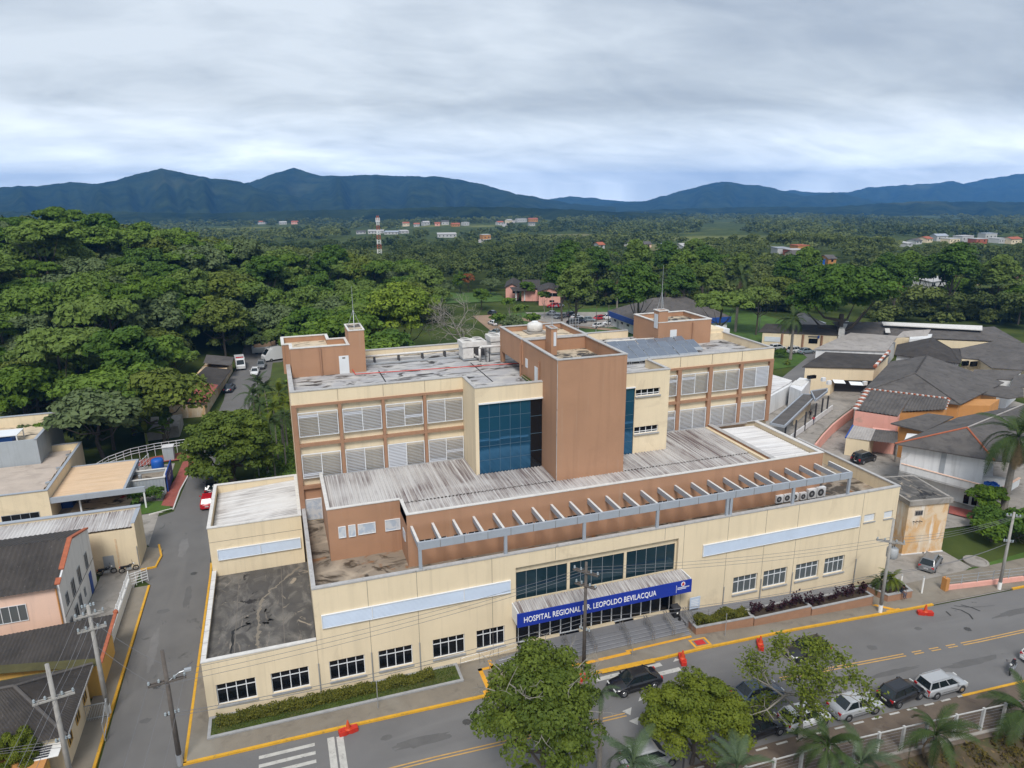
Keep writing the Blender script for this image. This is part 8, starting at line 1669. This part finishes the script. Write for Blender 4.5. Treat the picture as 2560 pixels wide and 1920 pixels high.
def lamp_post(x, y, h, label, ar=.6): 
    z = gz(x, y); t = thing('street_lamp', label, 'street lamp', (x,y,z)); part(MB().tube((x,y,z-.2),(x,y,z+h),.09,.055,8),'post','galvanised',t); part(MB().path([(x,y,z+h),(x-ar*.5,y,z+h+.25),(x-ar,y,z+h+.2)],.035),'arm','galvanised',t); part(MB().box(x-ar-.35,x-ar+.05,y-.12,y+.12,z+h+.12,z+h+.26),'lantern','white_metal',t)
p = on_z('E7',635,1480,-1); lamp_post(p[0],p[1],4.6,'slim street lamp between round olive tree and bare pole')
p = on_z('D',1640,712,-1); lamp_post(p[0],p[1],6,'curved street lamp beside the cream office roof',1.6)
for i, (c_, x, y, h) in enumerate((('Z2',1665,360,7.5),('Z2',2045,390,7.0),('Z1',180,440,6.5),('D',1385,662,7.5))):
    p = on_z(c_, x, y, -1); pole(p[0],p[1],h,['plain dark pole left of the rear car park','plain dark pole in front of the red car','plain dark pole by the blue-banded corner','dark pole rising behind the tower roof'][i],'wood_pole',.12)
def bollard_lamp(x, y, h, label):
    z = gz(x, y)+.05; t = thing('garden_lamp', label, 'lamp post', (x,y,z)); part(MB().tube((x,y,z-.1),(x,y,z+h),.07,.06,8),'post','dark_metal',t); part(MB().lathe((x,y,z+h),[(.06,0),(.1,.06),(.1,.16),(.03,.22)],10),'globe','coping_white',t,True)
bollard_lamp(31.0,-16.6,3.0,'dark lamp post with pale cap below the lime tree'); bollard_lamp(30.6,-13.4,2.2,'dark lamp post with pale cap between young palm and lime tree')
def cable(pts, label, r=.016, sag=.5, group=None):
    mb = MB()
    for a, b_ in zip(pts[:-1], pts[1:]):
        a, b_ = np.array(a, float), np.array(b_, float); n = 14; prev = a
        for i in range(1, n+1): u = i/n; q = a+(b_-a)*u; q[2] -= sag*4*u*(1-u); mb.tube(prev, q, r, r, 4, caps=False); prev = q
    o = mb.build('power_cable','wire',None,origin=tuple(pts[0])); tag(o, label, 'cable', group)
G1 = 'overhead cables along the main street'
px_, pz_ = tp[0], tp[2]
for i, (dy, dz) in enumerate(((-.5,-.7),(0,-.75),(.5,-.8))): cable([(-1.62,-4+dy,6.0+.1*i),(px_+dy*.6,-4.35+dy,pz_+dz),(60.06+dy,-4.85+dy,5.9),(75.1,-5.3+dy*.4,6.0),(120,-8+dy*.4,6.6)],['overhead street cable nearest the camera','middle overhead street cable','overhead street cable nearest the hospital wall'][i],.014,.5,G1)
for i, z in enumerate((3.6,3.2)): cable([(-1.62,-4.0,3.3-.25*i),(px_,-4.35,z+.6),(60.06,-4.85,2.6-.2*i),(75.1,-5.3,3.2)],['upper telephone cable strung along the street poles','lower telephone cable strung along the street poles'][i],.02,.6,G1)
for i, dx in enumerate((-1.1,0,1.1)): cable([(-1.62+dx,-4.0,6.0),(-2.4+dx,-30,8.0)],['left of three cables leading over the side road','middle of three cables leading over the side road','right of three cables leading over the side road'][i],.012,.4,'cables over the side road')
for i, dx in enumerate((-.8,-.2,.3,.8)): cable([(-7.4+dx,3.2,7.8-.3*(i%2)),(-7.95+dx,-4.8,7.1-.3*(i%2)),(-8.5+dx,-30,8.5)],['first','second','third','fourth'][i]+' cable between the pale left-hand poles',.014,.25,'cables between the left poles')
for i, z in enumerate((4.6,4.3,4.0)): cable([(-7.95,-4.8,z-.9),(-30,-2+i,z)],['upper','middle','lower'][i]+' cable leaving the corner pole to the left edge',.014,.4,'cables to the left edge')
for i, z in enumerate((7.2,5.0)): cable([(-1.62,-4.0,z),(-7.4,3.2,z+.2)],['upper','lower'][i]+' cable crossing the side road between poles',.012,.3)
for i in range(3): cable([(-1.62,-4+i*.4,5.2),(10+i*4,0.02,8.3-i*.2)] if i == 9 else [(-1.62,-4+i*.3,6.2-i*.5),(-.5,-.02,4.4)], ['first','second','third'][i]+' service cable from corner pole to the hospital wing',.01,.1)
# ------------------------------------------------------------------ people
def person(x, y, z, h, joints, label, top='cloth_black', leg='cloth_jeans', name='person', rz=0.):
    """joints: skeleton dictionary in metres for a 1.7 m figure; one continuous skinned body"""
    names = list(joints); V = [joints[k][0] for k in names]; Rr = [joints[k][1] for k in names]
    E_ = [('pelvis','waist'),('waist','chest'),('chest','neck'),('neck','head'),('head','crown')]
    for s in 'lr': E_ += [('chest','sho_'+s),('sho_'+s,'elb_'+s),('elb_'+s,'wri_'+s),('wri_'+s,'han_'+s),('pelvis','hip_'+s),('hip_'+s,'kne_'+s),('kne_'+s,'ank_'+s),('ank_'+s,'toe_'+s)]
    me = bpy.data.meshes.new('b'); me.from_pydata(V, [(names.index(a), names.index(b_)) for a, b_ in E_], []); ob = bpy.data.objects.new('b', me); COL.objects.link(ob)
    md = ob.modifiers.new('s', 'SKIN'); md.use_smooth_shade = True
    for i, sv in enumerate(me.skin_vertices[0].data): sv.radius = (Rr[i], Rr[i]*.85); sv.use_root = names[i] == 'pelvis'
    ob.modifiers.new('u', 'SUBSURF').levels = 1; bpy.context.view_layer.update()
    nm = bpy.data.meshes.new_from_object(ob.evaluated_get(bpy.context.evaluated_depsgraph_get())); bpy.data.objects.remove(ob); nm.name = 'body'
    nm.materials.clear()
    for q in ('skin', top, leg, 'cloth_black'): nm.materials.append(MATS[q])
    J = {k: Vector(joints[k][0]) for k in names}; zone = dict(head=0, crown=0, neck=0, chest=1, waist=1, pelvis=2)
    for s in 'lr': zone.update({'sho_'+s:1,'elb_'+s:1,'wri_'+s:0,'han_'+s:0,'hip_'+s:2,'kne_'+s:2,'ank_'+s:2,'toe_'+s:3})
    for p_ in nm.polygons: c_ = p_.center; p_.material_index = zone[min(names, key=lambda k: (J[k]-c_).length)]; p_.use_smooth = True
    t = thing(name, label, 'person', (x, y, z), rz+1e-5); t.scale = (h/1.7,)*3
    o = bpy.data.objects.new('body', nm); COL.objects.link(o); o.parent = t
    hc = J['head']; mb = MB().lathe((hc.x,hc.y+.015,hc.z-.02),[(.10,0),(.112,.06),(.10,.12),(.06,.16),(.01,.175)],10); o = mb.build('hair','hair',smooth=True); o.parent = t
    for s in (-1, 1): o = MB().lathe((hc.x+s*.035,hc.y-.088,hc.z+.0),[(.004,-.01),(.012,0),(.004,.01)],6).build('eye','cloth_black'); o.parent = t
    o = MB().add([(hc.x-.015,hc.y-.085,hc.z-.04),(hc.x+.015,hc.y-.085,hc.z-.04),(hc.x,hc.y-.118,hc.z-.04),(hc.x,hc.y-.09,hc.z+.01)],[(0,2,3),(2,1,3),(1,0,3),(0,1,2)]).build('nose','skin'); o.parent = t
    for s in 'lr':       # fingers
        hv = J['han_'+s]; d = (hv-J['wri_'+s]).normalized()
        for k in range(5):
            a = hv+Vector((.018*(k-2), .0, 0)); b_ = a+d*(.075 if k else .05)+Vector(((.03 if k == 0 else 0), -.015, 0)); o = MB().tube(a, b_, .009, .007, 5).build('finger','skin'); o.parent = t
    return t
def standing(sw=.0, arm=.1):
    J = dict(pelvis=((0,0,.95),.15), waist=((0,0,1.1),.135), chest=((0,0,1.34),.15), neck=((0,0,1.47),.055), head=((0,-.01,1.58),.095), crown=((0,-.005,1.66),.07))
    for s, m_ in (('l',-1),('r',1)): J.update({'sho_'+s:((m_*.19,0,1.40),.062),'elb_'+s:((m_*.24,-.03+sw*m_*.12,1.12),.046),'wri_'+s:((m_*.25,-.12+sw*m_*.25,.90),.034),'han_'+s:((m_*.25,-.15+sw*m_*.27,.83),.035),'hip_'+s:((m_*.09,0,.88),.095),'kne_'+s:((m_*.10,-.04-sw*m_*.22,.50),.065),'ank_'+s:((m_*.10,.02-sw*m_*.30,.09),.045),'toe_'+s:((m_*.11,-.16-sw*m_*.30,.035),.04)})
    return J
def sitting():
    J = dict(pelvis=((0,0,.12),.155), waist=((0,-.03,.28),.14), chest=((0,-.12,.52),.15), neck=((0,-.19,.64),.055), head=((0,-.23,.75),.095), crown=((0,-.235,.83),.07))
    for s, m_ in (('l',-1),('r',1)): J.update({'sho_'+s:((m_*.19,-.13,.57),.062),'elb_'+s:((m_*.22,-.27,.33),.046),'wri_'+s:((m_*.12,-.43,.22),.034),'han_'+s:((m_*.10,-.49,.20),.035),'hip_'+s:((m_*.10,-.05,.10),.10),'kne_'+s:((m_*.11,-.47,.06),.068),'ank_'+s:((m_*.10,-.42,-.40),.045),'toe_'+s:((m_*.11,-.58,-.46),.04)})
    return J
person(63.9,-3.62,-1.0,1.7,sitting(),'person in black clothes sitting on the edge of the end planter','cloth_black','cloth_jeans')
p = on_z('Z6',150,992,gz(86.6,26.5)); person(p[0],p[1],gz(p[0],p[1]),1.75,standing(),'person in black standing beside the black car in the yard','cloth_black','cloth_black',rz=.6)
p = on_z('Z4',1640,342,-1.75); person(p[0],p[1],gz(p[0],p[1])+.02,1.8,standing(.4),'person in dark clothes walking under the covered walkway','cloth_black','cloth_black',rz=2.4)
p = on_z('Z4',1672,402,-1.75); person(p[0],p[1],gz(p[0],p[1])+.02,1.7,standing(.5),'person in red shirt walking beside the covered walkway','cloth_red','cloth_jeans',rz=2.4)
# ------------------------------------------------------------------ street furniture
def barrier(x, y, rz, label):
    z = gz(x, y)-.01; t = thing('traffic_barrier', label, 'traffic barrier', (x,y,z), R_(rz)+1e-5, 'red traffic barriers along the kerb')
    def sub(mbx, nm, mn): o = mbx.build(nm, mn); o.parent = t; return o
    sub(MB().prism([(-.7,-.22),(-.2,-.28),(0,-.2),(.2,-.28),(.7,-.22),(.7,.22),(.2,.28),(0,.2),(-.2,.28),(-.7,.22)],0,[.34,.36,.28,.36,.34,.34,.36,.28,.36,.34]),'base_block','traffic_red'); sub(MB().lathe((0,0,.3),[(.24,0),(.16,.12),(.12,.45),(.05,.75)],12),'cone','orange_cone'); sub(MB().lathe((0,0,.62),[(.135,0),(.11,.16)],12),'white_band','white_paint'); sub(MB().tube((-.55,-.1,.3),(-.55,-.1,.42),.06),'filler_cap','traffic_red')
barrier(9.9,-4.75,8,'red barrier with cone by the stop line at left'); barrier(37.7,-5.75,70,'red barrier with cone beside the raised crossing'); barrier(45.4,-6.0,60,'red cone barrier half hidden by the sparse tree'); barrier(64.2,-6.25,-25,'red barrier with cone at the driveway mouth'); barrier(28.6,-5.2,20,'red barrier glimpsed through the largest street tree')
t = thing('waste_bin', 'black wheeled bin at the right end of the entrance', 'bin', (40.0,-.75,-.32)); part(MB().add([(39.75,-1.0,-.32),(40.25,-1.0,-.32),(40.25,-.5,-.32),(39.75,-.5,-.32),(39.68,-1.06,.62),(40.32,-1.06,.62),(40.32,-.44,.62),(39.68,-.44,.62)],[(3,2,1,0),(0,1,5,4),(1,2,6,5),(2,3,7,6),(3,0,4,7),(4,5,6,7)]),'body','cloth_black',t); part(MB().slab([(39.64,-1.1,.72),(40.36,-1.1,.72),(40.36,-.4,.78),(39.64,-.4,.78)],.12),'lid','dark_metal',t); part(MB().box(39.95,40.1,-1.05,-1.03,.1,.25),'label_patch','white_paint',t)
t = thing('notice_board', 'pale blue notice board on posts against the facade right of entrance', 'notice board', (42.2,-.5,-.9)); part(MB().box(41.6,42.7,-.56,-.5,-.1,1.1),'board','louvre_strip',t)
for x in (41.7,42.6): part(MB().box(x-.03,x+.03,-.5,-.44,-.9,1.1),'post','galvanised',t)
for i in range(5): part(MB().box(41.75,42.55-.1*(i%2),-.566,-.56,.8-i*.17,.86-i*.17),'notice_line','white_paint',t)
t = thing('floor_cone', 'small black and white cone on the landing by the last handrail', 'cone', (40.1,-1.3,-.4)); part(MB().lathe((40.15,-1.25,-.42),[(.16,0),(.13,.05),(.05,.45)],10),'cone_body','cloth_black',t); part(MB().lathe((40.15,-1.25,-.22),[(.1,0),(.075,.1)],10),'band','white_paint',t)
def railing(name, label, pts, h, posts=1.4, rails=(.45,.9)):
    P3 = [np.array(p, float) for p in pts]; t = thing(name, label, 'railing', tuple(P3[0]))
    for r in rails: part(MB().path([(p[0],p[1],p[2]+r*h) for p in P3],.022),'rail','stainless',t)
    for a, b_ in zip(P3[:-1], P3[1:]):
        n = max(1, int(np.linalg.norm(b_-a)/posts))
        for i in range(n+1): q = a+(b_-a)*i/n; part(MB().tube(q, (q[0],q[1],q[2]+.92*h),.02),'post','stainless',t)
railing('ramp_railing','steel railing of the ramp under the right-hand windows',[(41.2,-1.6,-.45),(46.5,-1.65,-.7),(53,-1.7,-1.05),(60.5,-1.75,-1.55)],1.0); railing('ramp_railing','steel railing of the ramp left of the entrance',[(19.6,-.6,-.85),(24.6,-.6,-.5)],1.0); railing('ramp_railing','steel railing around the small planter left of the steps',[(22.6,-1.8,-.85),(24.8,-1.8,-.75)],.9)
part(MB().prism([(22.6,-1.75),(24.9,-1.75),(24.9,-.7),(22.6,-.7)],-1.1,[-.8,-.4,-.4,-.8]),'access_ramp','step_grey')
part(MB().prism([(40.45,-1.9),(61,-1.95),(61,-.02),(40.45,-.02)],-2.4,[-.4,-1.65,-1.65,-.4]),'access_ramp','step_grey')
for i, (x, y, h) in enumerate(((12.35,-3.1,2.4),(33.9,-3.9,1.5),(43.2,-3.95,2.2),(26.5,-3.9,1.4))):
    z = gz(x,y)+.12; t = thing('sign_post',['thin grey post on the pavement left of the entrance','thin grey post in front of the steps','thin grey post in front of the first planter','thin grey post left of the hospital sign pole'][i],'sign post',(x,y,z)); part(MB().tube((x,y,z-.1),(x,y,z+h),.035),'post','galvanised',t); part(MB().box(x-.05,x+.05,y-.03,y+.03,z+h,z+h+.06),'cap','galvanised',t)
for i, (x, y, h) in enumerate(((66.9,-3.4,1.9),(66.2,-1.5,1.2))):
    z = gz(x,y); t = thing('gate_post',['taller white gate post at the driveway mouth','shorter white gate post behind the end planter'][i],'gate post',(x,y,z)); part(MB().tube((x,y,z-.1),(x,y,z+h),.09,.09,8),'post','white_paint',t); part(MB().lathe((x,y,z+h),[(.1,0),(.1,.05),(.02,.08)],8),'cap','galvanised',t)
# low wall and wire fence of the east lawn
t = thing('east_garden_wall', 'orange-brown low wall with grey fence panels along the right pavement', 'wall', (72,-4,-2.2))
wp = [(69.6,-3.7),(79,-4.9),(90,-6.0),(105,-7.4)]
for a, b_ in zip(wp[:-1], wp[1:]):
    za, zb = gz(*a), gz(*b_); part(MB().add([(a[0],a[1]-.1,za-.3),(b_[0],b_[1]-.1,zb-.3),(b_[0],b_[1]+.1,zb-.3),(a[0],a[1]+.1,za-.3),(a[0],a[1]-.1,za+.62),(b_[0],b_[1]-.1,zb+.62),(b_[0],b_[1]+.1,zb+.62),(a[0],a[1]+.1,za+.62)],[(0,1,5,4),(1,2,6,5),(2,3,7,6),(3,0,4,7),(4,5,6,7)]),'wall_run','pink',t)
    n = int(math.hypot(b_[0]-a[0],b_[1]-a[1])/1.6)
    for i in range(n+1): u = i/n; x, y = a[0]+(b_[0]-a[0])*u, a[1]+(b_[1]-a[1])*u; part(MB().tube((x,y,gz(x,y)+.6),(x,y,gz(x,y)+1.7),.035),'fence_post','steel_blue_grey',t)
    for h in (.9,1.3,1.65): part(MB().bar((a[0],a[1],za+h),(b_[0],b_[1],zb+h),.02,.025),'fence_wire','steel_blue_grey',t)
part(MB().box(69.4,69.85,-3.95,-3.4,gz(69.6,-3.7)-.3,gz(69.6,-3.7)+1.5),'gate_pier','orange_wall',t)
t = thing('stone_ring', 'round concrete cover set in the lawn beside grey hatchback', 'concrete ring', (78,-.3,-2.2)); part(MB().lathe((78.0,-.4,gz(78,-.4)-.1),[(1.25,0),(1.25,.28),(1.0,.28),(.95,.2),(.1,.2)],20),'ring','concrete',t)
# foreground fence: white posts, rail and wire on a retaining wall
t = thing('foreground_fence', 'white concrete post fence with top rail above the bank in the foreground', 'fence', (45,-19.2,-1.2))
fx = [25.5,27.7,29.9,32.1,34.3,36.5,38.7,40.9,43.2,45.2,47.4,49.5,52.2,54.8,56.9,59.2,61.5,64,66.5]; fy = lambda x: float(np.interp(x,[25,36,47,66],[-18.6,-18.9,-19.2,-19.9]))
for x in fx:
    z = gz(x,fy(x)); part(MB().box(x-.09,x+.09,fy(x)-.09,fy(x)+.09,z-.3,z+2.05),'post','fence_post',t)
for a, b_ in zip(fx[:-1],fx[1:]):
    za, zb = gz(a,fy(a)), gz(b_,fy(b_)); part(MB().bar((a+.09,fy(a),za+1.95),(b_-.09,fy(b_),zb+1.95),.07,.07),'top_rail','fence_post',t); part(MB().bar((a,fy(a)-.25,za-.5),(b_,fy(b_)-.25,zb-.5),.22,1.3),'retaining_wall','concrete',t)
    m_ = MB()
    for h in np.arange(.25,1.9,.28): m_.tube((a,fy(a),za+h),(b_,fy(b_),zb+h),.006,.006,3,caps=False)
    w = part(m_,'fence_wire','galvanised',t); w['kind'] = 'stuff'
